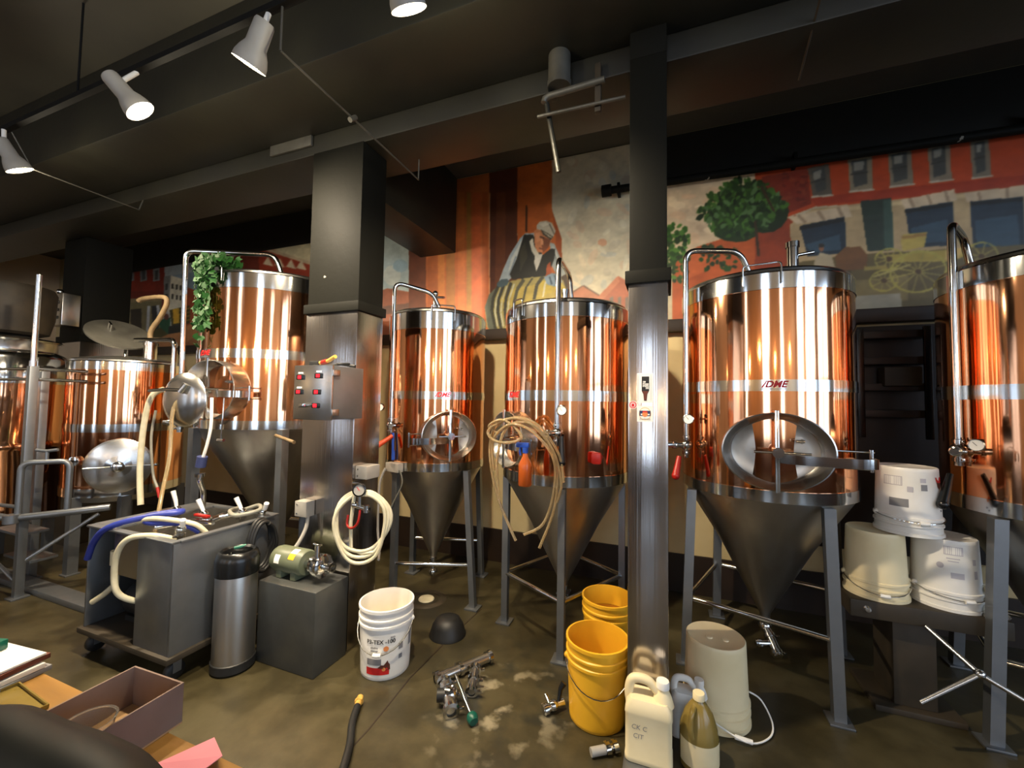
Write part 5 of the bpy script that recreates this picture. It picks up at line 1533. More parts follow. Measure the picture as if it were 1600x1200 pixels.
MB().tube([(-.28, -.83, 1.545), (-.08, -.84, 1.555), (.08, -.83, 1.55)], .012, 10).cyl((.08, -.84, 1.535), (.11, -.82, 1.59), .02, 10).build('door_latch', M['chrome'], T6)
cip_pipe(T6, [(-.36, -.575, 1.35), (-.37, -.59, 2.66), (.24, -.30, 2.66), (.27, -.26, 2.52)], .019, valve=(-.8, -.5, 0), gauge=((-.45, -.58, 1.49), (.3, -.95, 0)))
MB().cyl((.54, -.47, 1.235), (.80, -.54, 1.205), .012, 10).build('wooden_pole', M['tan'], T6)
outlet(T6, 0, 0, .29, .16)

# short copper kettle
T7 = tank('kettle', 'short copper kettle with a round steel door in front and an open lid on top', 'kettle', -4.8, 2.35, .42,
          (.64, .715, 1.19, 1.26, 1.73, 1.80), circ(-4.8, 2.35, .40, (-75, -25, 60, 150)), .64, cone=False, lug=None, braces=(), wleg=.07, dome=.05)
manway(T7, .42, radians(-31), .905, .215, .225, .05, [], closed_dome=True)
F = along((.14, -.42, .95), (.5, -.86, 0)); mb = MB().lathe([(0, -.012), (.035, -.012), (.04, -.006), (.04, .01), (.035, .012), (0, .010)], 24, M=F); mb.cyl((.14, -.42, .95), (.11, -.36, .95), .008, 8); mb.build('thermometer', M['chrome'], T7)
# open lid, chimney with bent copper hose, pipe bow
lid = MB().lathe([(0, .0), (.25, .0), (.25, .014), (0, .014)], 40, M=along((-.22, .0, 2.10), (.60, -.12, .79))).build('open_lid', M['galv'], T7)
MB().cyl((-.06, -.02, 1.84), (-.10, -.0, 1.98), .014, 8).build('lid_hinge', M['chrome'], lid)
MB().tube([(-.30, -.05, 2.17), (-.26, -.06, 2.22), (-.22, -.06, 2.19), (-.26, -.05, 2.14)], .008, 8).build('lid_handle', M['chrome'], lid)
MB().cyl((.25, .02, 1.80), (.25, .02, 2.02), .05, 20).cyl((.25, .02, 1.98), (.25, .02, 2.005), .058, 20).build('chimney', M['chrome'], T7)
MB().tube(smooth([(.25, .02, 2.0), (.24, .02, 2.12), (.33, .04, 2.25), (.40, .05, 2.38), (.36, .04, 2.44), (.10, .02, 2.44), (.04, .01, 2.42)], 5), .022, 10).build('vent_hose', M['tan'], T7)
MB().tube(fillet([(.64, .0, 1.6), (.64, .0, 2.02), (.05, .0, 2.04)], .08), .022, 12).build('filling_pipe', M['chrome'], T7)

# mash vessel at the left edge
t = thing('mash_vessel', 'steel topped mash vessel behind the tubular stand at the left edge', 'mash vessel', (-5.60, 1.77, 0)); R = .44
MB().lathe([(R, .42), (R, 1.02), (R+.01, 1.03), (R+.01, 1.09), (R, 1.10), (R, 1.60)], 72).build('copper_wall', M['copper'], t)
MB().lathe([(R-.01, 1.60), (R+.005, 1.60), (R+.005, 1.82), (R-.02, 1.86), (R*.8, 1.90)], 72).build('steel_top', M['band'], t)
MB().lathe([(R*.82, 1.88), (R*.82, 1.97), (R*.86, 1.99), (R*.5, 2.03), (0, 2.05)], 60).build('lid', M['steel'], t)
MB().lathe([(R*.86, 1.97), (R*.90, 1.985), (R*.86, 2.0), (R*.83, 1.985), (R*.86, 1.97)], 60).build('lid_rim', M['chrome'], t)
MB().lathe([(0, .32), (R*.6, .34), (R*.95, .39), (R, .44)], 60).build('bottom_dish', M['cone'], t)
for a in (-70, -20, 60, 150):
    x, y = .37*cos(radians(a)), .37*sin(radians(a)); leg_mb((x, y), 0, (x, y), .39, .06).build('leg', M['sheet'], t)
MB().lathe([(.24, 2.04), (.30, 2.06), (.33, 2.2), (.34, 2.44), (.32, 2.48), (.24, 2.48), (.24, 2.04)], 48).build('grist_hopper', M['dirt'], t)

# ------------------------------------------------------------------ ivy on the tall tank
t = thing('ivy_vine', 'green ivy vine trailing over the left shoulder of the tallest copper tank', 'plant', (-3.2, 2.65, 0))
stm, lv = MB(), MB(); rnd = random.Random(5)
for k in range(8):
    a0 = radians(-104+17*k/7); zt = 2.60; zbot = rnd.uniform(1.82, 2.1) if k < 6 else rnd.uniform(2.15, 2.35)
    P = [(.42*cos(a0), .42*sin(a0), 2.53), (.56*cos(a0), .56*sin(a0), 2.545), (.635*cos(a0), .635*sin(a0), 2.50)]
    z = 2.38; a = a0
    while z > zbot: P.append((.627*cos(a), .627*sin(a), z)); z -= .12; a += rnd.uniform(-.03, .03)
    C_ = smooth(P, 5); stm.tube(C_, .003, 5)
    for i, c in enumerate(C_):
        for q in range(2 if i < 14 else 1):
            s = rnd.uniform(.022, .042); ax = rnd.uniform(0, 6.28); o = Vector(c)+Vector((rnd.uniform(-.035, .035), rnd.uniform(-.03, .0), rnd.uniform(-.035, .035)))
            if c.z > 2.5: o += Vector((rnd.uniform(-.04, .04), rnd.uniform(-.03, .03), rnd.uniform(0, .035)))
            Mx = Matrix.Translation(o) @ Matrix.Rotation(ax, 4, 'Y') @ Matrix.Rotation(rnd.uniform(-.7, .7), 4, 'X') @ Matrix.Rotation(rnd.uniform(-.7, .7), 4, 'Z')
            v = [(0, 0, -s), (.6*s, -.1*s, -.5*s), (.9*s, .05*s, .25*s), (.35*s, -.12*s, .3*s), (0, 0, s), (-.35*s, -.12*s, .3*s), (-.9*s, .05*s, .25*s), (-.6*s, -.1*s, -.5*s)]
            lv.rings([[(x, y-.0008, z_) for x, y, z_ in v], [(x, y+.0008, z_) for x, y, z_ in v]], M=Mx)
stm.build('stems', M['leaf'], t); lv.build('leaves', M['leaf'], t)

# ------------------------------------------------------------------ tubular stand at the left edge
t = thing('tubular_stand', 'grey steel tube stand with rails and pipes at the left edge', 'stand', (-4.5, 1.6, 0)); O = t.location
for x, y, h in ((-4.5, 1.6, 1.72), (-4.95, 1.55, 1.70), (-4.87, 1.80, 1.70)):
    lg = MB().box(x-.025, x+.025, y-.025, y+.025, 0, h, .004).build('post', M['sheet'], t, O)
    MB().box(x-.05, x+.05, y-.05, y+.05, 0, .012, .003).build('foot_plate', M['sheet'], lg, O)
MB().cyl((-4.5, 1.6, 1.72), (-4.5, 1.6, 2.42), .018, 12).cyl((-4.5, 1.6, 1.70), (-4.5, 1.6, 1.76), .024, 12).build('round_pole', M['chrome'], t, O)
for z in (1.62, 1.70):
    MB().tube([(-4.95, 1.55, z), (-4.5, 1.6, z), (-4.47, 1.9, z)], .012, 10).build('rail', M['chrome'], t, O)
for a, b in (((-4.95, 1.55, .66), (-4.5, 1.6, .66)), ((-4.95, 1.55, .32), (-4.5, 1.6, .10)), ((-4.5, 1.6, .25), (-4.30, 1.95, .55))):
    MB().cyl(a, b, .014, 10).build('brace', M['sheet'], t, O)
MB().tube([(-4.95, 1.50, .60), (-4.46, 1.53, .60), (-4.15, 1.95, .62)], .026, 12).cyl((-4.46, 1.53, .57), (-4.46, 1.53, .63), .045, 14).build('low_pipe', M['sheet'], t, O)
MB().tube(fillet([(-4.46, 1.56, .62), (-4.46, 1.56, 1.0), (-4.30, 1.76, 1.0), (-4.30, 1.76, .62)], .06), .02, 12).cyl((-4.38, 1.66, 1.0), (-4.38, 1.66, 1.08), .012, 8).tube([(-4.43, 1.62, 1.09), (-4.38, 1.66, 1.08), (-4.33, 1.70, 1.09)], .012, 8).build('bypass_bend', M['sheet'], t, O)
for y, z in ((1.66, .44), (1.72, .22)): MB().box(-4.93, -4.53, y-.06, y+.10, z, z+.02, .004).build('tread', M['sheet'], t, O)
struct('trim_6', MB().box(-6.2, -3.3, 1.66, 1.78, .0, .045, .008), M['sheet'], 'low steel kerb on the floor beside the stand')

# ------------------------------------------------------------------ control boxes
t = thing('display_box', 'steel control box with five red number displays on the front of the wide pillar', 'control box', (-1.865, 1.75, 1.39)); O = t.location
x0, x1, z0, z1, yf = -2.0, -1.73, 1.39, 1.69, 1.75
MB().box(x0, x1, yf+.012, 1.998, z0, z1, .004).build('enclosure', M['sheet'], t, O)
MB().box(x0-.004, x1+.004, yf-.004, yf+.011, z0-.004, z1+.004, .004).build('door', M['steel'], t, O)
for u, v in ((471.5, 591), (500, 589), (470, 614), (498, 614), (497, 635)):
    x = x0+(u-462)*.00475; z = z1-(v-573)*.0036
    d = MB().box(x-.026, x+.026, yf-.012, yf-.003, z-.014, z+.014, .003).build('temperature_display', M['blackpl'], t, O)
    MB().box(x-.012, x+.012, yf-.0135, yf-.011, z-.009, z+.009).build('lit_digits', M['led'], d, O)
    if v < 610 or u < 480: MB().box(x-.016, x+.018, yf-.0065, yf-.0035, z+.020, z+.029).build('white_tag', M['paper'], t, O)
MB().cyl((-1.91, yf-.035, 1.467), (-1.91, yf, 1.467), .012, 14).box(-1.925, -1.88, yf-.042, yf-.030, 1.455, 1.478, .004).build('door_lock_knob', M['chrome'], t, O)
for z in (1.43, 1.65): MB().box(x1+.002, x1+.012, yf+.0, yf+.05, z-.018, z+.018, .003).build('hinge', M['steel'], t, O)
t = thing('brush', 'yellow handled brush lying on top of the red display box', 'brush', (-1.86, 1.86, 1.70)); O = t.location
MB().tube([(-1.93, 1.85, 1.715), (-1.84, 1.83, 1.725), (-1.76, 1.80, 1.745)], .011, 10).build('handle', M['woodh'], t, O)
MB().box(-1.99, -1.92, 1.83, 1.87, 1.697, 1.728, .008).build('bristles', M['rubber'], t, O)
MB().cyl((-1.90, 1.845, 1.718), (-1.85, 1.832, 1.724), .014, 12).build('red_collar', M['red'], t, O)
tag(MB().tube(smooth([(-1.93, 1.93, 1.704), (-1.85, 1.90, 1.71), (-1.78, 1.93, 1.715), (-1.80, 1.87, 1.71), (-1.87, 1.95, 1.718), (-1.76, 1.96, 1.704)], 6), .008, 8).build('cable', M['rubber']), 'black cable bunched on top of the red display box', 'cable')
t = thing('switch_box', 'small grey switch box high on the far left pillar, with rows of knobs', 'switch box', (-5.72, 2.2, 2.2)); O = t.location
MB().box(-5.84, -5.6, 2.16, 2.298, 2.2, 2.52, .006).build('enclosure', M['steel'], t, O)
for i in range(3):
    for j in range(2): MB().cyl((-5.80+.09*j, 2.165, 2.44-.08*i), (-5.80+.09*j, 2.13, 2.44-.08*i), .016, 10).build('knob', M['chrome'], t, O)
MB().ball((-5.76, 2.2, 2.55), .03, 12).cyl((-5.76, 2.2, 2.51), (-5.76, 2.2, 2.55), .012, 8).build('lamp', M['chrome'], t, O)
def jbox(label, x0, x1, y0, y1, z0, z1, cond=None):
    t = thing('junction_box', label, 'junction box', ((x0+x1)/2, (y0+y1)/2, z0)); O = t.location
    MB().box(x0, x1, y0, y1, z0, z1, .006).build('cover', M['grey_box'], t, O)
    if cond: MB().tube(smooth(cond, 6), .011, 10).build('conduit', M['grey_box'], t, O)
    for z in (z0+.02, z1-.02): MB().cyl((x0+.02, y0-.003, z), (x0+.02, y0+.003, z), .005, 8).build('screw', M['chrome'], t, O)
jbox('grey junction box on the front of the wide pillar, conduit running to the pump', -2.17, -2.075, 1.93, 1.998, .775, .87, [(-2.09, 1.96, .78), (-2.09, 1.945, .70), (-2.12, 1.90, .60), (-2.17, 1.87, .585)])
jbox('grey junction box on the right side of the wide pillar above the coiled hose', -1.788, -1.70, 2.02, 2.14, 1.02, 1.10)
t = thing('electric_pump', 'grey green electric pump with a steel head on the box base', 'pump', (-2.0, 1.86, .455)); O = t.location
MB().lathe([(0, -.215), (.05, -.215), (.068, -.20), (.074, -.18), (.074, .02), (.066, .03), (0, .03)], 32, M=frame((-2.0, 1.86, .545), (0, 1, 0), (0, 0, 1), (1, 0, 0))).build('motor', M['motor'], t, O)
for x in (-2.13, -2.02): MB().box(x-.02, x+.02, 1.80, 1.92, .457, .50, .004).build('foot', M['motor'], t, O)
mb = MB().lathe([(.03, .03), (.03, .07), (.05, .075), (.05, .09), (.03, .095), (.03, .10), (.062, .105), (.066, .115), (.066, .15), (.05, .16), (.022, .165), (.022, .205), (.03, .207), (.03, .215), (.018, .215), (.018, .17), (0, .17)], 28, M=frame((-2.0, 1.86, .545), (0, 1, 0), (0, 0, 1), (1, 0, 0)))
mb.cyl((-1.87, 1.83, .60), (-1.87, 1.83, .67), .014, 10).tube([(-1.90, 1.83, .675), (-1.87, 1.83, .67), (-1.84, 1.83, .675)], .006, 8)
mb.build('pump_head', M['chrome'], t, O)
Fm = frame((-2.0, 1.86, .545), (0, 1, 0), (0, 0, 1), (1, 0, 0))
for a0, a1, x0, x1, m_ in ((-2.7, -2.05, -.155, -.115, 'paper'), (-2.95, -2.5, -.055, -.01, 'yellow_ink'), (-3.45, -2.97, -.055, -.01, 'paper')):
    t0 = MB(); patch(t0, .0752, a0+5.2, a1+5.2, x0, x1); me = bpy.data.meshes.new('l'); t0.bm.to_mesh(me); MB().mesh(me, Fm).build('rating_label', M[m_], t, O)

# ------------------------------------------------------------------ hose hung on the pillar corner, with its gauge
t = thing('coiled_hose', 'cream hose coiled on the right corner of the wide pillar', 'hose', (-1.66, 1.97, .6)); O = t.location
e1 = Vector((.86, .5, 0)); P = []
for i in range(62):
    a = 2*pi*i/20+pi/2; w = .155-.006*(i//20)+.012*sin(i*.9); h = .175+.012*(i//20); P.append(Vector((-1.665, 1.955, .80-.02*(i//20)))+e1*(w*cos(a))+Vector((.0, -.006*(i/20), h*sin(a))))
P += [Vector((-1.72, 1.93, .64)), Vector((-1.60, 1.98, .62))]
MB().tube(smooth(P, 2), .0105, 10).build('hose', M['hose_w'], t, O)
MB().cyl((-1.79, 2.06, .99), (-1.66, 1.96, .99), .008, 8).build('hook', M['chrome'], t, O)
t = thing('gauge_manifold', 'pressure gauge with metal fittings and a short red hose, in front of the coiled hose', 'pressure gauge', (-1.66, 1.92, .86)); O = t.location
Fg = along((-1.66, 1.915, .985), (.5, -.86, .1)); MB().lathe([(0, -.02), (.034, -.02), (.038, -.012), (.038, .012), (.03, .016), (.03, .010)], 28, M=Fg).build('gauge_case', M['blackpl'], t, O)
MB().mat(0).lathe([(0, .0105), (.03, .0105)], 24, M=Fg).mat(1).box(-.0015, .0015, -.004, .022, .011, .012, 0, Fg @ Matrix.Rotation(.6, 4, 'Z')).build('dial', [M['grey_box'], M['red_ink']], t, O)
MB().cyl((-1.66, 1.92, .95), (-1.66, 1.92, .88), .010, 10).cyl((-1.70, 1.92, .895), (-1.60, 1.93, .875), .014, 12).cyl((-1.615, 1.925, .86), (-1.615, 1.925, .90), .016, 12).ball((-1.695, 1.92, .896), .02, 12).build('fittings', M['chrome'], t, O)
MB().tube(smooth([(-1.655, 1.92, .87), (-1.66, 1.91, .80), (-1.70, 1.91, .765), (-1.745, 1.92, .775), (-1.75, 1.93, .83)], 6), .007, 8).build('red_hose', M['red'], t, O)

# ------------------------------------------------------------------ wash cart and what lies on it
t = thing('wash_cart', 'wheeled sheet steel wash cart with an open bay at its left front corner', 'cart', (-2.8, 1.7, 0)); O = t.location
X0, X1, Y0, Y1, Z0, Z1 = -3.20, -2.415, 1.41, 2.02, .155, .73
MB().box(X1-.014, X1, Y0, Y1, Z0, Z1, .003).build('side_panel', M['sheet'], t, O)
MB().box(X0, X0+.014, Y0, Y1, Z0, Z1, .003).build('side_panel', M['sheet'], t, O)
MB().box(-2.72, X1-.015, Y0, Y0+.014, Z0, Z1, .003).build('front_panel', M['sheet'], t, O)
MB().box(X0+.015, X1-.015, Y1-.014, Y1, Z0, Z1, .003).build('back_panel', M['sheet'], t, O)
mb = MB().box(X0, X1, Y0-.012, Y0+.03, Z1, Z1+.012, .003).box(X0, X1, Y1-.03, Y1+.012, Z1, Z1+.012, .003).box(X1-.035, X1+.008, Y0+.031, Y1-.031, Z1, Z1+.012, .003).box(X0-.008, -3.001, Y0+.031, Y1-.031, Z1, Z1+.012, .003)
mb.build('rim', M['sheet'], t, O)
mb = MB().box(-3.0, -2.45, Y0+.03, Y1-.03, .48, .492).box(-3.0, -2.99, Y0+.03, Y1-.03, .492, Z1).box(-2.46, -2.45, Y0+.03, Y1-.03, .492, Z1).box(-2.99, -2.46, Y0+.03, Y0+.04, .492, Z1).box(-2.99, -2.46, Y1-.04, Y1-.03, .492, Z1).box(-2.74, -2.73, Y0+.04, Y1-.04, .492, Z1-.01)
mb.build('basin', M['steel'], t, O)
MB().box(X0-.02, X1+.02, Y0-.02, Y1+.02, .125, .155, .004).build('bottom_frame', M['dirt'], t, O)
for x, y in ((X0+.03, Y0+.05), (X1-.05, Y0+.06), (X1-.05, Y1-.06), (X0+.05, Y1-.06)):
    c = MB().box(x-.025, x+.025, y-.03, y+.03, .105, .124).box(x-.026, x-.022, y-.02, y+.02, .045, .106).box(x+.022, x+.026, y-.02, y+.02, .045, .106).build('caster', M['sheet'], t, O)
    MB().lathe([(0, -.018), (.042, -.018), (.048, -.012), (.048, .012), (.042, .018), (0, .018)], 24, M=frame((x, y, .048), (0, 1, 0), (0, 0, 1), (1, 0, 0))).build('wheel', M['rubber'], c, O)
MB().cyl((X1+.0, 1.66, .20), (X1+.05, 1.66, .20), .018, 12).cyl((X1+.04, 1.66, .22), (X1+.04, 1.66, .13), .02, 12).cyl((X1+.04, 1.66, .14), (X1+.04, 1.66, .15), .03, 14).build('drain_valve', M['chrome'], t, O)
mb = MB().lathe([(0, 0), (.09, 0), (.10, .02), (.10, .20), (.085, .22), (0, .22)], 28, M=frame((-3.08, 1.62, .27), (0, 1, 0), (0, 0, 1), (1, 0, 0))).box(-3.06, -2.9, 1.54, 1.70, .158, .19)
mb.build('bay_motor', M['rubber'], t, O)
MB().cyl((-3.02, 1.47, .52), (-3.02, 1.47, .60), .035, 16).cyl((-3.02, 1.47, .40), (-3.02, 1.47, .52), .012, 10).tube([(-3.02, 1.46, .40), (-3.07, 1.44, .35), (-3.14, 1.42, .30)], .016, 10).build('bay_spray_tap', M['hose_w'], t, O)
for x, y, dx, dz in ((-2.99, 1.75, -.03, .16), (-2.56, 1.88, -.05, .13), (-2.52, 1.5, .03, .10), (-2.72, 1.75, -.05, .13), (-2.46, 1.94, .05, .10)):
    v = MB().cyl((x, y, Z1-.03), (x, y, Z1+.045), .016, 12).ball((x, y, Z1+.04), .026, 12); clamp(v, (x, y, Z1+.01), (0, 0, 1), .018)
    v = v.build('valve', M['chrome'], t, O)
    MB().tube([(x, y, Z1+.045), (x+dx*.5, y, Z1+dz*.6), (x+dx, y-.01, Z1+dz)], .009, 8, r1=.015).build('lever', M['white_pl'], v, O)
MB().tube(fillet([(-2.88, 1.84, .70), (-2.88, 1.84, .88), (-2.86, 1.80, .96), (-2.86, 1.80, 1.0)], .03), .017, 12).cyl((-2.86, 1.80, .985), (-2.86, 1.80, 1.005), .03, 14).build('standpipe', M['chrome'], t, O)
v = MB().cyl((-2.62, 1.62, .74), (-2.62, 1.80, .76), .02, 12).ball((-2.62, 1.70, .76), .03, 12).build('valve', M['chrome'], t, O)
MB().box(-2.68, -2.56, 1.66, 1.685, .785, .80, .005).build('red_lever', M['red'], v, O)
MB().tube([(-2.95, 1.62, .755), (-2.5, 1.66, .765)], .012, 10).tube([(-2.75, 1.50, .755), (-2.55, 1.90, .765)], .014, 10).build('pipe_rods', M['chrome'], t, O)
def hose(label, pts, r, m, name='hose', k=6, cat='hose', end=None):
    if end:
        t = thing(name, label, cat, pts[0]); MB().tube(smooth(pts, k), r, 10).build('tube', m, t, pts[0])
        a, b, rr, mm = end; MB().cyl(a, b, rr, 14).build('end_fitting', mm, t, pts[0]); return t
    return tag(MB().tube(smooth(pts, k), r, 10).build(name, m), label, cat)
hose('blue hose looped over the left corner of the wash cart', [(-3.14, 1.385, .56), (-3.08, 1.385, .67), (-2.98, 1.40, .755), (-2.85, 1.50, .80), (-2.75, 1.62, .81), (-2.82, 1.66, .80), (-2.92, 1.55, .785), (-2.80, 1.50, .775), (-2.62, 1.56, .775), (-2.55, 1.62, .72)], .017, M['hose_b'])
hose('cream hose bending out of the wash cart basin and down its open bay', [(-2.55, 1.52, .70), (-2.62, 1.43, .745), (-2.72, 1.37, .735), (-2.78, 1.35, .66), (-2.80, 1.35, .54), (-2.78, 1.36, .44), (-2.74, 1.42, .38), (-2.72, 1.50, .36)], .015, M['hose_w'])
hose('white hose arching over the wash cart basin beside the blue hose', [(-2.90, 1.50, .77), (-2.78, 1.50, .80), (-2.65, 1.53, .80), (-2.55, 1.60, .765), (-2.52, 1.66, .68)], .014, M['hose_w'])
hose('grey hose coiled at the back of the wash cart top', [(-2.62, 1.93, .765), (-2.52, 1.96, .80), (-2.44, 1.90, .79), (-2.50, 1.80, .775), (-2.62, 1.84, .78), (-2.70, 1.95, .765)], .012, M['hose_g'])
P = []
for i in range(46):
    a = 2*pi*i/14; P.append((-2.385+.012*(i//14), 1.87+.075*cos(a)+.006*(i//14), .60+.15*sin(a)-.01*(i//14)))
hose('black rubber cable coil hanging on the right side of the wash cart', P, .011, M['rubber'], name='cable_coil', k=3, cat='cable')
# hoses hanging from the tall tank
hose('thick pale hose hanging from the latch of the tall tank into the wash cart', [(-3.46, 1.90, 1.56), (-3.53, 1.86, 1.50), (-3.56, 1.84, 1.30), (-3.54, 1.82, 1.0), (-3.47, 1.80, .74)], .019, M['hose_w'])
hose("clear amber hose hanging from the tall tank's open hatch into the wash cart", [(-3.16, 1.84, 1.50), (-3.19, 1.81, 1.40), (-3.18, 1.80, 1.1), (-3.10, 1.72, .85), (-2.94, 1.60, .60)], .012, M['hose_c'])
hose('white drip hose with a blue bulb hanging from the hatch strap of the tall tank', [(-2.92, 1.89, 1.50), (-2.90, 1.88, 1.42), (-2.90, 1.88, 1.30), (-2.93, 1.88, 1.18), (-2.97, 1.88, 1.08)], .010, M['white_pl'], end=((-2.97, 1.88, 1.10), (-2.985, 1.88, 1.03), .032, M['blue_ink']))
hose('thin wire with a small clamp hanging right of the white drip hose', [(-2.84, 1.92, 1.50), (-2.83, 1.91, 1.38), (-2.84, 1.91, 1.22)], .005, M['chrome'], name='clamp_wire', cat='wire', end=((-2.87, 1.91, 1.215), (-2.81, 1.91, 1.215), .010, M['chrome']))
hose('second pale hose with a red tip hanging behind the thick hose of the tall tank', [(-3.60, 1.93, 1.40), (-3.58, 1.90, 1.2), (-3.50, 1.88, .95), (-3.44, 1.88, .85)], .009, M['hose_g'], end=((-3.44, 1.88, .85), (-3.41, 1.88, .78), .010, M['red']))

# ------------------------------------------------------------------ keg
t = thing('soda_keg', 'slim steel keg with black rubber top and foot, standing beside the wash cart', 'keg', (-2.281, 1.66, 0)); R = .103
MB().lathe([(R, .05), (R, .52), (R-.01, .545)], 56).build('barrel', M['cone'], t)
MB().lathe([(0, .0), (R-.008, 0), (R+.006, .012), (R+.006, .055), (R-.002, .06), (R-.004, .05), (0, .05)], 56).build('rubber_foot', M['rubber'], t)
MB().lathe([(R-.006, .515), (R+.006, .52), (R+.007, .60), (R-.004, .635), (R-.018, .645), (R-.030, .635), (R-.03, .57), (0, .56)], 56).build('rubber_top', M['blackpl'], t)
MB().lathe([(.062, .565), (.062, .60), (.05, .612), (0, .615)], 32).tube([(-.03, -.05, .612), (0, -.06, .632), (.03, -.05, .612)], .006, 8).build('lid', M['chrome'], t)
for s in (-1, 1): MB().cyl((s*.072, .01, .56), (s*.072, .01, .615), .009, 12).build('post', M['chrome'], t)
MB().tube([(-.075, .03, .632), (-.04, .078, .637)], .010, 8).build('green_tab', M['green'], t)

# ------------------------------------------------------------------ buckets
def bucket(label, loc, m, scale=1, rx=0, rz=0, water=None, handle=None, writing=None, group=None):
    """five gallon pail, origin at the middle of its bottom"""
    t = thing('bucket', label, 'bucket', loc, rz, group); t.rotation_euler = (rx, 0, rz); t.scale = (scale,)*3
    H, r = .37, .132
    MB().lathe([(0, .001), (r-.006, .001), (r-.004, 0), (r, .004), (r+.001, .02), (r+.009, .235), (r+.010, .268), (r+.017, .272), (r+.017, .284), (r+.011, .288), (r+.011, .305), (r+.018, .309), (r+.018, .318), (r+.012, .322), (r+.013, .352), (r+.019, .355), (r+.019, H), (r+.010, H+.001), (r+.009, .34), (r-.004, .012), (0, .010)], 64).build('pail', m, t)
    if water: MB().lathe([(0, water[0]), (r+.005, water[0])], 48).build('contents', water[1], t)
    if handle:
        a, drop, grip = handle                                            # direction the wire bail falls towards
        d = Vector((cos(a), sin(a), 0)); s = Vector((-sin(a), cos(a), 0)); P = []
        for i in range(17):
            f = pi*i/16; P.append(s*(cos(f)*(r+.021))+d*(sin(f)*(r+.024))+Vector((0, 0, .272-drop*sin(f))))
        h = MB().tube(P, .0026, 6).build('bail', M['chrome'] if grip != 'plain' else M['white_pl'], t)
        if grip: c = P[8]; MB().tube([P[7]*.7+c*.3, c, P[9]*.7+c*.3], .011, 10).build('grip', M['white_pl'], h)
        for sg in (-1, 1):
            c = s*sg*(r+.012); MB().ball((c.x, c.y, .272), .016, 10).build('ear', m, t)
    if writing:
        mb = MB()
        for kind, mi, *q in writing:
            mb.mat(mi)
            rr = lambda z: r+.001+.008*(z-.02)/.215
            if kind == 'patch': a0, a1, z0, z1 = q; patch(mb, rr(z0)+.0012, radians(a0), radians(a1), z0, z1, 10, rr(z1)+.0012)
            elif kind == 'text': s_, sz, a, z = q; wrap_text(mb, s_, sz, rr(z)+.0025, radians(a), z, 0, .0006)
            elif kind == 'poly':
                vs_ = [(rr(z)+.0022, radians(a), z) for a, z in q[0]]; mb._st(); n0, v0 = mb._st()
                mb.bm.faces.new([mb.bm.verts.new((R_*cos(a), R_*sin(a), z)) for R_, a, z in vs_]); mb._st(); mb._fin(n0, v0, None)
        mb.build('printed_label', [M['paper'], M['ink'], M['grey_ink'], M['red_ink'], M['orange_ink'], M['brown_ink'], M['faded']], t)
    return t
blob = lambda a, z, ra, rz_, n=12: [(a+ra*cos(2*pi*i/n), z+rz_*sin(2*pi*i/n)) for i in range(n)]
LABEL = [('text', 1, 'P3-TEX -100', .030, -78, .208), ('text', 2, 'ECO', .012, -52, .228), ('text', 2, 'alkaline', .014, -92, .178), ('text', 2, 'cleaner', .014, -92, .160),
         ('poly', 4, blob(-66, .172, 6, .014)), ('patch', 2, -110, -76, .085, .118), ('patch', 3, -112, -58, .034, .072), ('poly', 5, [(-84, .072), (-76, .088), (-70, .086), (-66, .098), (-62, .110), (-60, .096), (-57, .088), (-56, .060), (-66, .058), (-72, .066)]),
         ('poly', 4, blob(-70, .064, 4, .010)), ('patch', 2, -38, -27, .150, .182), ('patch', 2, -37, -28, .100, .124), ('patch', 2, -8, 4, .14, .22)]
bucket('white open bucket with printed label, alone on the floor before the slim fermenter', (-1.50, 1.985, 0), M['white_pl'], rz=radians(14), water=(.20, M['cream_pl']), handle=(radians(-84), .125, 'wire'), writing=LABEL)
hose('tan hose ring lying inside the open white bucket', [(-1.56, 2.0, .21), (-1.52, 2.06, .25), (-1.46, 2.06, .25), (-1.44, 2.0, .22)], .009, M['hose_w'])
bucket('nearer of the two yellow open buckets, left of the white jug', (-.325, 2.07, 0), M['yellow_pl'], rz=0, handle=(radians(-75), .10, None))
bucket('farther of the two yellow open buckets, half full of dark water, behind the nearer one', (-.335, 2.52, 0), M['yellow_pl'], rz=0, water=(.26, M['yellow_in']))
t = bucket('white bucket upside down on the floor right of the narrow pillar, bail hanging out', (.215, 2.30, .372), M['cream_pl'], rx=pi, handle=None)
B_ = [(-.06, -.150, .30), (.10, -.17, .352), (.20, -.10, .362), (.235, -.02, .345), (.20, .03, .28), (.145, .01, .24)]
h = MB().tube(smooth([(x, -y, z) for x, y, z in B_], 5), .004, 8).build('bail', M['white_pl'], t)
MB().tube([(.06, .165, .345), (.13, .158, .355)], .010, 10).build('grip', M['white_pl'], h)
for x in (-.03, .04): MB().lathe([(0, -.004), (.014, -.003), (.016, .0012)], 18, c=(x, .03, 0)).build('mould_mark', M['cream_pl'], t)
LB2 = [('poly', 3, [(40, .045), (64, .045), (60, .07), (50, .075), (42, .075)]), ('poly', 5, [(42, .075), (60, .071), (57, .10), (51, .112), (46, .10)]), ('patch', 2, 84, 96, .085, .118), ('patch', 6, 86, 97, .052, .075), ('poly', 4, blob(46, .165, 4, .016)), ('patch', 2, 40, 46, .205, .215), ('patch', 2, 47, 53, .22, .23), ('patch', 6, 128, 164, .048, .10), ('patch', 0, 130, 162, .052, .096), ('patch', 2, 118, 152, .17, .215), ('patch', 6, 110, 120, .10, .13)]
bucket('white upside down bucket on top of the other two, printed in red', (1.155, 2.74, .535+.9*.37*2+.003), M['white_pl'], .9, pi, radians(8), handle=(radians(95), -.02, 'wire'), writing=LB2)
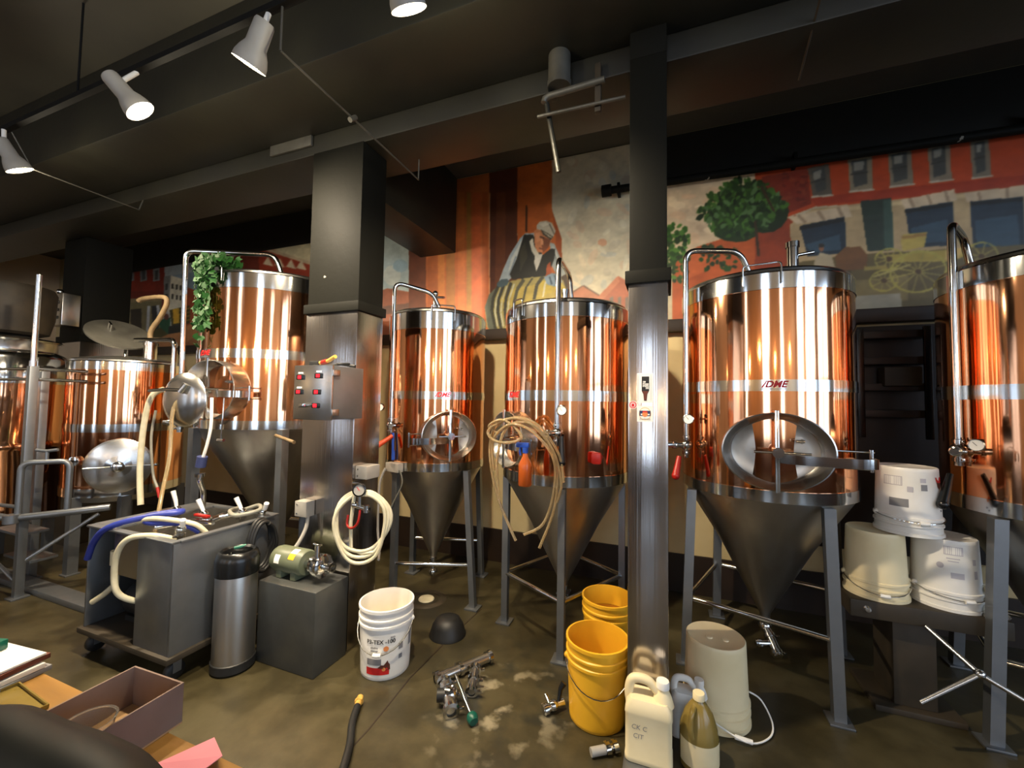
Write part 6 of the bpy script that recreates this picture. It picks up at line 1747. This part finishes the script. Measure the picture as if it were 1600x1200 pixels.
bucket('plain cream upside down bucket, left of the pair on the dark stand', (1.015, 2.74, .535+.9*.37), M['cream_pl'], .9, pi, radians(0), handle=(radians(95), -.06, 'wire'))
LB3 = [('patch', 6, 84, 116, .030, .075), ('patch', 0, 86, 114, .034, .071), ('patch', 6, 90, 112, .09, .096), ('patch', 6, 92, 110, .105, .11), ('poly', 6, blob(122, .135, 6, .016)), ('patch', 6, 84, 106, .165, .195), ('patch', 6, 58, 66, .09, .12), ('patch', 6, 56, 64, .15, .19)]
bucket('white upside down bucket with faded grey print, right of the pair on the dark stand', (1.298, 2.745, .535+.9*.37), M['white_pl'], .9, pi, radians(0), handle=(radians(80), -.03, 'wire'), writing=LB3)
# dark stand under the bucket stack
t = thing('bucket_stand', 'low dark stand with bolts along its top, carrying the stack of white buckets', 'stand', (1.13, 2.70, 0)); O = t.location
MB().box(.86, 1.47, 2.60, 2.98, .45, .535, .008).build('top', M['dirt'], t, O)
MB().box(1.05, 1.22, 2.66, 2.88, .03, .449, .006).build('pedestal', M['dirt'], t, O)
MB().box(.96, 1.31, 2.62, 2.94, 0, .03, .006).build('base', M['dirt'], t, O)
for x in (.93, 1.42): MB().lathe([(0, .012), (.012, .010), (.018, 0)], 14, M=frame((x, 2.60, .495), (1, 0, 0), (0, 0, 1), (0, -1, 0))).build('bolt', M['chrome'], t, O)
for a, b in (((1.15, 2.59, .46), (1.25, 2.42, .365)), ((1.25, 2.42, .365), (1.03, 2.38, .215)), ((1.25, 2.42, .365), (1.48, 2.36, .25))):
    MB().cyl(a, b, .010, 10).build('crank_arm', M['steel'], t, O)
MB().ball((1.25, 2.42, .365), .02, 12).build('hub', M['chrome'], t, O)
t = thing('funnel', 'clear plastic funnel upside down on the right edge of the dark stand', 'funnel', (1.425, 2.67, .536))
MB().lathe([(.062, 0), (.064, .003), (.030, .045), (.028, .05), (.028, .13), (.025, .13), (.025, .05), (.058, .003)], 36).build('cone', M['glass'], t)
MB().lathe([(.012, .045), (.010, .12), (.008, .12), (.010, .045)], 16).build('spout', M['glass'], t)

# ------------------------------------------------------------------ jugs
def fjug(label, loc, m, capm, rz=0, s=1, text=False):
    t = thing('jug', label, 'jug', loc, rz); t.scale = (s,)*3
    w, d = .092, .060
    def loop(k, z, cx=0, e=.018):
        a, b = w*k, d*min(1, k*1.0); P = []
        for qx, qy, st in ((1, 1, 0), (-1, 1, pi/2), (-1, -1, pi), (1, -1, 1.5*pi)):
            for i in range(5):
                f = st+pi/2*i/4; P.append((cx+qx*(a-e)+e*cos(f), qy*(b-e)+e*sin(f), z))
        return P
    mb = MB().rings([loop(.93, 0), loop(1, .006), loop(1.01, .022), loop(.985, .026), loop(.985, .185), loop(1.01, .190), loop(1.0, .20), loop(.96, .225), loop(.80, .245, .0)])
    mb.build('body', m, t)
    # neck on the right, hollow handle on the left
    MB().lathe([(.044, .225), (.036, .255), (.026, .275), (.022, .285), (.022, .295)], 28, c=(.055, 0, 0)).build('neck', m, t)
    MB().lathe([(0, .318), (.024, .318), (.026, .314), (.026, .290), (.022, .289)], 28, c=(.055, 0, 0)).build('cap', capm, t)
    MB().tube(smooth([(-.074, 0, .20), (-.080, 0, .245), (-.070, 0, .290), (-.045, 0, .305), (-.005, 0, .303), (.018, 0, .285), (.040, 0, .262)], 6), .0185, 14).build('handle', m, t)
    if text:
        mb = MB(); F = frame((-.035, -d*.985-.0012, .145), (1, 0, 0), (0, 0, 1), (0, -1, 0)); put_text(mb, 'CK C', .026, F, .15)
        put_text(mb, 'CIT', .026, F @ Matrix.Translation((-.004, -.034, 0)), .15); mb.build('handwriting', M['grey_ink'], t)
    return t
fjug('white plastic jug with faint handwriting, standing on the plinth of the narrow pillar', (-.078, 1.86, .0455), M['cream_pl'], M['white_pl'], 0, 1.0, True)
fjug('pale jug standing in shade between the narrow pillar and the upside down bucket', (.085, 2.11, 0), M['white_pl'], M['white_pl'], 0, .8)
t = thing('round_jug', 'amber round jug with a cream cap at the bottom edge, right of the narrow pillar', 'jug', (.118, 1.955, 0))
MB().lathe([(0, 0), (.066, 0), (.076, .008), (.076, .135), (.072, .16), (.055, .215), (.030, .252), (.02, .262), (.02, .275)], 48).build('body', M['amber'], t)
MB().lathe([(0, .292), (.022, .292), (.024, .288), (.024, .266), (.02, .265)], 28).build('cap', M['cream_pl'], t)
mb = MB(); patch(mb, .0772, radians(-160), radians(20), .03, .125, 24); mb.build('band_label', M['cream_pl'], t)
MB().tube(smooth([(-.02, -.030, .245), (-.03, -.062, .235), (-.035, -.075, .19), (-.03, -.072, .15)], 6), .011, 10).build('ring_handle', M['amber'], t)

# ------------------------------------------------------------------ on the floor
tag(MB().lathe([(0, .118), (.04, .114), (.078, .096), (.10, .06), (.112, .018), (.118, .004), (.118, 0), (.108, 0), (.10, .03), (.07, .09), (0, .11)], 48, M=Matrix.Translation((-1.335, 2.40, 0))).build('rubber_bowl', M['rubber']), 'black rubber bowl upside down on the floor beside the white bucket', 'bowl')
t = thing('floor_drain', 'round floor drain with a pale cover under the slim fermenter', 'drain', (-1.72, 2.75, 0))
MB().lathe([(.10, 0), (.10, .004), (.14, .005), (.15, 0)], 32).build('ring', M['dirt'], t); MB().lathe([(0, .009), (.055, .008), (.06, 0)], 24).build('cover', M['hose_w'], t)
def spool(label, a, b, r, ends, name='pipe_spool', cat='pipe fitting', extra=None):
    a, b = Vector(a), Vector(b); d = (b-a); t = thing(name, label, cat, (a.x, a.y, 0)); O = Vector((a.x, a.y, 0))
    MB().cyl(a, b, r, 20).build('tube', M['steel'], t, O)
    for f in ends:
        mb = MB(); clamp(mb, a+d*f, d, r); mb.build('clamp', M['chrome'], t, O)
    if extra: extra(t, O)
    return t
spool('long thick pipe piece with clamps, farthest back in the floor heap of fittings', (-1.15, 1.95, .034), (-.96, 2.24, .034), .026, (.03, .42, .97))
def valve_body(t, O):
    MB().ball((-1.02, 1.865, .045), .045, 18).cyl((-1.06, 1.84, .045), (-1.0, 1.88, .075), .022, 12).build('valve_body', M['chrome'], t, O)
    MB().cyl((-1.07, 1.83, .05), (-1.03, 1.85, .05), .03, 14).build('black_gasket', M['rubber'], t, O)
spool('butterfly valve with black gasket, nearest in the heap of fittings on the floor', (-1.085, 1.925, .044), (-.965, 1.785, .034), .030, (.02, .5, .98), 'butterfly_valve', 'valve', valve_body)
spool('short threaded pipe piece leaning in the heap of fittings on the floor', (-.985, 2.09, .05), (-.935, 1.94, .030), .024, (.05, .5, .95), 'pipe_nipple')
t = thing('valve_rod', 'thin steel rod with a green knob, sticking out of the heap of fittings', 'rod', (-1.0, 1.93, 0)); O = t.location
MB().cyl((-1.03, 1.95, .085), (-.865, 1.80, .032), .008, 10).build('rod', M['chrome'], t, O); MB().lathe([(0, -.022), (.02, -.02), (.026, -.008), (.026, .008), (.02, .02), (0, .022)], 20, M=along((-.855, 1.79, .028), (1, -.9, -.3))).build('green_knob', M['green'], t, O)
t = thing('sample_valve', 'small sampling valve with a black lever, on the floor left of the nearer yellow bucket', 'valve', (-.49, 2.02, 0)); O = t.location
mb = MB().cyl((-.53, 1.97, .022), (-.45, 2.05, .030), .018, 14).ball((-.49, 2.01, .03), .026, 12); clamp(mb, (-.52, 1.98, .022), (1, 1, .1), .018); mb.cyl((-.50, 2.0, .03), (-.54, 2.04, .05), .010, 8)
mb.build('body', M['chrome'], t, O); MB().tube([(-.47, 2.03, .04), (-.465, 2.05, .09), (-.45, 2.06, .115)], .009, 8, r1=.015).build('lever', M['blackpl'], t, O)
t.location.x -= .035
t = thing('spray_nozzle', 'steel spray nozzle with a grey grip, on the floor beside the steel plinth', 'nozzle', (-.27, 1.86, 0)); O = t.location
MB().cyl((-.31, 1.82, .02), (-.255, 1.855, .022), .018, 14).build('grip', M['grey_box'], t, O); mb = MB().cyl((-.255, 1.855, .022), (-.21, 1.885, .026), .014, 14); clamp(mb, (-.245, 1.862, .023), (.8, .5, .1), .017); clamp(mb, (-.215, 1.88, .026), (.8, .5, .1), .017); mb.build('nozzle', M['chrome'], t, O)
t = thing('floor_hose', 'black hose with a brass end lying on the floor near the table', 'hose', (-1.42, 1.68, 0)); O = t.location
MB().tube(smooth([(-1.41, 1.66, .018), (-1.36, 1.57, .018), (-1.29, 1.48, .018), (-1.23, 1.38, .018), (-1.16, 1.25, .018), (-1.05, 1.1, .018)], 5), .017, 10).build('tube', M['rubber'], t, O)
MB().cyl((-1.41, 1.66, .020), (-1.435, 1.71, .022), .016, 12).cyl((-1.42, 1.68, .02), (-1.428, 1.695, .021), .021, 6).build('brass_end', M['woodh'], t, O)

# ------------------------------------------------------------------ clear hose bundle and spray bottle on the amber-hose fermenter
t = thing('hose_bundle', 'clear amber hoses slung over the hatch handle of the fermenter by the narrow pillar', 'hose', (-.80, 2.30, .7)); O = t.location
S_ = [[(-.84, 2.30, .69), (-.95, 2.27, .95), (-.99, 2.24, 1.22), (-.93, 2.22, 1.38), (-.78, 2.22, 1.40), (-.66, 2.26, 1.30), (-.59, 2.32, 1.12)],
      [(-.98, 2.26, 1.20), (-.96, 2.22, 1.33), (-.86, 2.20, 1.405), (-.74, 2.22, 1.385), (-.62, 2.28, 1.24), (-.575, 2.32, 1.05), (-.60, 2.33, .93)],
      [(-.96, 2.24, 1.10), (-.955, 2.21, 1.28), (-.84, 2.19, 1.375), (-.71, 2.22, 1.33), (-.61, 2.28, 1.18), (-.62, 2.32, .98), (-.68, 2.32, .80), (-.79, 2.30, .73)],
      [(-.93, 2.22, 1.32), (-.98, 2.20, 1.36), (-.90, 2.19, 1.40), (-.82, 2.2, 1.36), (-.78, 2.2, 1.30), (-.86, 2.2, 1.27), (-.95, 2.2, 1.28), (-.985, 2.2, 1.33), (-.92, 2.2, 1.38), (-.80, 2.21, 1.415), (-.68, 2.25, 1.36), (-.585, 2.31, 1.20), (-.56, 2.32, 1.05)],
      [(-.92, 2.23, .94), (-.93, 2.21, 1.15), (-.88, 2.20, 1.34), (-.77, 2.21, 1.39), (-.67, 2.25, 1.33), (-.60, 2.30, 1.15), (-.615, 2.33, .90), (-.70, 2.32, .66)]]
for q in S_: MB().tube(smooth(q, 7), .0085, 10).build('tube', M['hose_c'], t, O)
t = thing('spray_bottle', 'orange spray bottle with a blue trigger hanging on the hatch strap of the hose-hung fermenter', 'spray bottle', (-.76, 2.22, 1.03))
MB().lathe([(0, 0), (.034, 0), (.038, .006), (.038, .11), (.034, .13), (.016, .165), (.013, .19)], 32).build('body', M['bottle'], t)
MB().lathe([(.016, .185), (.017, .215), (0, .215)], 20).box(-.055, .022, -.011, .011, .215, .245, .006).tube([(-.03, 0, .215), (-.034, 0, .19), (-.028, 0, .17)], .006, 8).build('trigger_head', M['blue'], t)

# ------------------------------------------------------------------ stickers on the narrow pillar
YF = 1.939
def px_sticker(cx, cz): return frame((cx, YF-.0006, cz), (1, 0, 0), (0, 0, 1), (0, -1, 0))
F = px_sticker(-.098, 1.575); mb = MB().mat(0).box(-.034, .034, -.067, .067, 0, .0012, 0, F)
mb.mat(1).box(-.030, -.029, -.058, .058, .0013, .0016, 0, F).box(.025, .026, -.058, .058, .0013, .0016, 0, F)
mb.mat(2).prism([(-.014, .052), (.018, .052), (.018, -.012), (.010, -.028), (.007, -.058), (-.004, -.058), (-.007, -.028), (-.014, -.014)], .0014, .0018, F)
mb.mat(3).prism([(-.012, -.014), (.016, -.014), (.009, -.028), (.006, -.055), (-.003, -.055), (-.006, -.028)], .0019, .0021, F)
mb.mat(4); put_text(mb, 'REE', .017, F @ Matrix.Translation((-.004, .018, .0022)) @ Matrix.Rotation(-pi/2, 4, 'Z'), 0, .0004); put_text(mb, 'BEE', .017, F @ Matrix.Translation((.009, .008, .0022)) @ Matrix.Rotation(-pi/2, 4, 'Z'), 0, .0004)
tag(mb.build('bottle_sticker', [M['white_pl'], M['grey_ink'], M['ink'], M['brown_ink'], M['paper']]), 'tall white sticker with an upside down brown bottle on the narrow pillar', 'sticker')
F = px_sticker(-.150, 1.498); mb = MB().mat(0).lathe([(0, .0012), (.018, .0012), (.018, 0)], 28, M=F); mb.mat(1).lathe([(.011, .0014), (.0155, .0014)], 28, M=F).box(-.006, .006, -.008, .006, .0013, .0016, 0, F)
tag(mb.build('round_sticker', [M['white_pl'], M['red_ink']]), 'small round red and white sticker on the narrow pillar, left of the bottle sticker', 'sticker')
F = px_sticker(-.098, 1.459); mb = MB().mat(0).box(-.034, .034, -.036, .036, 0, .0010, 0, F)
mb.mat(2).box(-.024, .024, -.010, .014, .0011, .0014, 0, F); mb.mat(0).box(-.018, -.010, -.006, .0, .0015, .0016, 0, F).box(.012, .02, -.006, .0, .0015, .0016, 0, F)
mb.mat(3).lathe([(0, .0018), (.012, .0018)], 20, M=F @ Matrix.Translation((0, -.002, 0))); mb.mat(1).prism([(-.012, .006), (.012, .006), (.008, .013), (-.008, .013)], .0019, .0021, F)
mb.mat(4).lathe([(.024, .0012), (.026, .0012)], 24, M=F @ Matrix.Translation((0, .0, 0)) @ Matrix.Diagonal((1, 1.1, 1, 1)))
mb.mat(2); put_text(mb, 'Zuckritti', .0135, F @ Matrix.Translation((0, -.024, .0012)))
tag(mb.build('square_sticker', [M['white_pl'], M['red_ink'], M['blue_ink'], M['orange_ink'], M['yellow_ink']]), 'square white sticker with navy and orange emblem, under the bottle sticker on the pillar', 'sticker')

# ------------------------------------------------------------------ dark slatted rack on the wall between the two right tanks
t = thing('wall_rack', 'dark slatted rack with wall shade put into its board, between the two right hand fermenters', 'rack', (1.42, 3.56, 1.2)); O = t.location
MB().box(.98, 1.98, 3.60, 3.648, .5, 2.08, .004).build('shade_board', M['dwood'], t, O)  # dark board puts the shade on the wall between the tanks into colour
for z in (1.98, 1.80, 1.62, 1.44): MB().box(1.2, 1.62, 3.50, 3.60, z, z+.05, .004).build('slat', M['dwood'], t, O)
for x in (1.22, 1.58): MB().box(x, x+.04, 3.48, 3.50, 1.3, 2.05, .004).build('upright', M['blackpl'], t, O)
MB().box(1.36, 1.56, 3.46, 3.56, 1.65, 1.78, .01).build('block', M['dirt'], t, O)

# ------------------------------------------------------------------ narrow table at the lower left
t = thing('side_table', 'narrow varnished wooden table at the lower left corner', 'table', (-1.9, .46, 0)); O = t.location
MB().box(-2.9, -.60, .37, .63, .70, .74, .006).build('table_top', M['wood'], t, O)
for x in (-2.8, -.70):
    for y in (.41, .59): MB().box(x-.025, x+.025, y-.025, y+.025, 0, .70, .004).build('leg', M['wood'], t, O)
t = thing('open_box', 'long grey cardboard box without a lid on the wooden table', 'box', (-1.145, .515, .741), radians(2)); L_, W_, H_ = .138, .088, .092
MB().box(-W_, W_, -L_, L_, 0, .004).build('bottom', M['card_in'], t)
for y in (-L_, L_-.004): MB().box(-W_, W_, y, y+.004, .004, H_).build('end_wall', M['card'], t)
for x in (-W_, W_-.004): MB().box(x, x+.004, -L_+.004, L_-.004, .004, H_).build('side_wall', M['card'], t)
t = thing('plastic_cup', 'clear plastic cup standing inside the open cardboard box', 'cup', (-1.095, .50, .7455)); t.scale = (1.5,)*3; MB().lathe([(0, .002), (.020, 0), (.028, .065), (.030, .066), (.027, .065), (.019, .004), (0, .004)], 28).build('cup', M['glass'], t)
g = 'papers stacked on the table'
for i, (dz, w, d, a, m_, lb) in enumerate(((0, .155, .105, 8, 'grey_ink', 'grey magazine at the bottom of the stack on the wooden table'), (.014, .15, .10, 4, 'paper', 'white bound papers second from the bottom of the table stack'), (.030, .15, .10, 10, 'brown_ink', 'dark brown notebook in the middle of the table stack'), (.044, .145, .10, 6, 'paper', 'loose white sheets on top of the table stack'))):
    h_ = .013 if i < 3 else .006
    o = MB().box(-w, w, -d, d, 0, h_, .002).build('booklet', M[m_]); o.location = (-1.74, .52, .741+dz); o.rotation_euler = (0, 0, radians(a)); tag(o, lb, 'booklet', g)
o = MB().box(-.07, .07, -.05, .05, 0, .026, .003).build('green_box', M['green']); o.location = (-1.78, .535, .7925); o.rotation_euler = (0, 0, .3); tag(o, 'small green box on top of the papers at the left edge', 'box')
t = thing('plastic_tray', 'shallow amber plastic tray on the wooden table in front of the papers', 'tray', (-1.50, .545, .741), radians(-4))
MB().box(-.09, .09, -.028, .028, 0, .003, .001).build('tray_floor', M['amber'], t)
mb = MB().box(-.09, .09, -.028, -.025, .003, .010).box(-.09, .09, .025, .028, .003, .010).box(.087, .09, -.025, .025, .003, .010).box(-.09, -.087, -.025, .025, .003, .010); mb.build('tray_edge', M['amber'], t)
mb = MB(); me_ = [[(-.055, -.05, .002), (.05, -.045, .002), (.055, .03, .018), (-.03, .045, .006)], [(-.055, -.05, .003), (.05, -.045, .003), (.055, .03, .0195), (-.03, .045, .0072)]]
mb.rings(me_); o = mb.build('pink_paper', M['pink']); o.location = (-.925, .60, .7405); o.rotation_euler = (0, 0, -.25); tag(o, 'pink sheet of paper with a lifted corner at the bottom edge of the table', 'paper')
t = thing('chair', 'black padded chair in the lower left corner, only its rounded back showing', 'chair', (-.92, .14, 0), radians(0))
P = [(-.23, .13, .82), (-.16, .155, .965), (-.03, .17, 1.015), (.12, .17, 1.03), (.22, .17, 1.04), (.31, .17, 1.035), (.42, .155, 1.0), (.50, .13, .88)]
lo = []
for p in smooth(P, 5): lo.append([(p.x, p.y-.045, p.z-.02), (p.x, p.y-.04, p.z), (p.x, p.y-.015, p.z+.015), (p.x, p.y+.015, p.z+.015), (p.x, p.y+.04, p.z), (p.x, p.y+.045, p.z-.02), (p.x, p.y+.03, .60), (p.x, p.y-.03, .60)])
MB().rings(lo).build('backrest', M['vinyl'], t, ang=60)
MB().box(-.25, .25, -.30, .12, .42, .48, .02).build('seat', M['vinyl'], t)
for x in (-.21, .21):
    for y in (-.26, .10): MB().cyl((x, y, 0), (x, y, .42), .016, 10).build('leg', M['blackpl'], t)
for x in (-.2, .2): MB().cyl((x, .11, .44), (x, .17, .70), .014, 8).build('back_post', M['blackpl'], t)

# ------------------------------------------------------------------ ceiling: lamps on a rail, rods, ducts, pipes
t = thing('lamp_rail', 'black rail under the ceiling carrying the four spot lamps', 'rail', (-2.2, 1.24, 3.24)); O = t.location
MB().box(-5.2, .1, 1.225, 1.255, 3.22, 3.25).build('rail', M['matte'], t, O)
for x in (-4.6, -3.2, -1.3, -.2): MB().cyl((x, 1.24, 3.26), (x, 1.24, CZ-.002), .006, 8).build('hanger', M['matte'], t, O)
def lamp(label, x, y, z, d, e, cone=120):
    t = thing('spot_lamp', label, 'lamp', (x, y, z), 0, 'spot lamps on the ceiling rail'); t.scale = (1.18,)*3; D = Vector(d).normalized(); F = along((0, 0, 0), D)
    MB().lathe([(0, -.15), (.030, -.15), (.034, -.14), (.036, -.06), (.048, -.035), (.056, -.01), (.058, .012), (.054, .012), (.050, -.005)], 32, M=F).build('housing', M['grey_box'], t)
    MB().lathe([(.051, -.004), (.045, .004), (.02, .010), (0, .011)], 28, M=F).build('bulb_face', M['bulb'], t)
    p = -D*.11; MB().cyl(p, (p.x, p.y*.0+(1.24-y), (3.22-z)/1.18), .010, 10).build('stem', M['white_pl'], t)
    l = bpy.data.lights.new('spot_light', 'SPOT'); l.energy = e; l.color = (1, .83, .60); l.spot_size = radians(cone); l.spot_blend = .6; l.shadow_soft_size = .045
    o = bpy.data.objects.new('spot_light', l); COL.objects.link(o); o.parent = t; o.location = D*.03
    o.rotation_euler = D.to_track_quat('-Z', 'Y').to_euler()
    l = bpy.data.lights.new('ceiling_fill', 'POINT'); l.energy = 11; l.color = (1, .88, .66); l.shadow_soft_size = .04  # extra point light, added to brighten ceiling and beam around the lamp
    o = bpy.data.objects.new('ceiling_fill', l); COL.objects.link(o); o.parent = t; o.location = D*.07
LE = 300
lamp('rightmost lit spot lamp, cut by the top edge of the view', -.92, 1.24, 3.0, (.02, .55, -.8), LE)
lamp('lit spot lamp with the thin rod running right from it, second from the right', -1.74, 1.22, 3.0, (-.55, .05, -.83), LE)
lamp('lit spot lamp tilted to the right, third from the right', -2.58, 1.23, 3.0, (.42, .52, -.74), LE)
lamp('leftmost lit spot lamp, low at the left edge of the view', -4.02, 1.30, 3.0, (.08, .5, -.86), LE)
tag(MB().cyl((-1.58, 1.24, 3.02), (-1.58, 2.30, 3.0), .005, 8).cyl((-1.58, 1.66, 2.99), (-1.58, 1.70, 3.03), .014, 8).cyl((-1.58, 1.24, 3.02), (-1.58, 1.24, 3.22), .005, 8).cyl((-1.58, 2.30, 3.0), (-1.58, 2.30, 3.14), .005, 8).build('tie_rod', M['galv']), 'thin grey tie rod with a coupling running back from the second lamp', 'rod')
tag(MB().cyl((-4.02, 1.36, 3.03), (-4.1, 2.0, 3.05), .005, 8).cyl((-4.1, 2.0, 3.05), (-4.1, 2.03, 3.16), .005, 8).cyl((-4.02, 1.36, 3.03), (-4.02, 1.26, 3.22), .005, 8).build('tie_rod', M['galv']), 'thin grey tie rod running back from the leftmost lamp', 'rod')
tag(MB().cyl((.55, 1.2, 3.3), (.60, 2.3, 3.1), .005, 8).cyl((.55, 1.2, 3.3), (.55, 1.2, CZ-.002), .005, 8).build('tie_rod', M['dirt']), 'thin dark tie rod under the ceiling above the large fermenter', 'rod')
t = thing('duct_stub', 'short round galvanised duct dropping from the beam, left of the narrow pillar', 'duct', (-.515, 1.955, 3.12)); MB().lathe([(.054, -.02), (.056, .0), (.056, .149)], 28).build('duct', M['galv'], t); MB().lathe([(.0, -.01), (.056, -.01), (.056, -.02), (.060, -.02), (.060, .01), (.056, .01)], 28).build('collar', M['galv'], t)
t = thing('pipe_bracket', 'grey hanging bracket of two horizontal bars below the round duct', 'bracket', (-.45, 1.98, 3.0)); O = t.location
MB().tube([(-.60, 1.97, 3.055), (-.595, 1.97, 3.075), (-.57, 1.97, 3.085), (-.29, 1.97, 3.095)], .016, 12).build('upper_bar', M['galv'], t, O)
MB().cyl((-.63, 1.96, 2.98), (-.19, 1.97, 2.98), .009, 10).build('lower_bar', M['galv'], t, O)
MB().tube([(-.59, 1.985, 3.06), (-.53, 2.02, 2.70)], .013, 8).build('hanger_strap', M['beam'], t, O); MB().box(-.57, -.54, 1.985, 2.018, 3.08, 3.2, .004).build('hanger_strap', M['beam'], t, O); MB().box(-.34, -.31, 1.98, 2.012, 2.95, 3.2, .004).build('hanger_strap', M['dirt'], t, O)
t = thing('wall_pipe', 'black pipe along the top of the mural, starting left of the narrow pillar', 'pipe', (-.5, 3.55, 3.36)); O = t.location
MB().tube([(-.52, 3.55, 3.36), (2.6, 3.55, 3.30)], .032, 12).build('pipe', M['black'], t, O); MB().cyl((-.54, 3.55, 3.36), (-.46, 3.55, 3.36), .05, 16).build('end_cap', M['black'], t, O)
for x in (-.4, .9, 2.2): MB().box(x-.012, x+.012, 3.55, 3.64, 3.32, 3.42, .003).build('clip', M['black'], t, O)
t = thing('vent_grille', 'pale vent plate on the beam above the wide pillar', 'vent', (-2.42, 2.0, 3.22)); MB().box(-.19, .19, -.0, .018, -.02, .12, .004).build('plate', M['galv'], t)
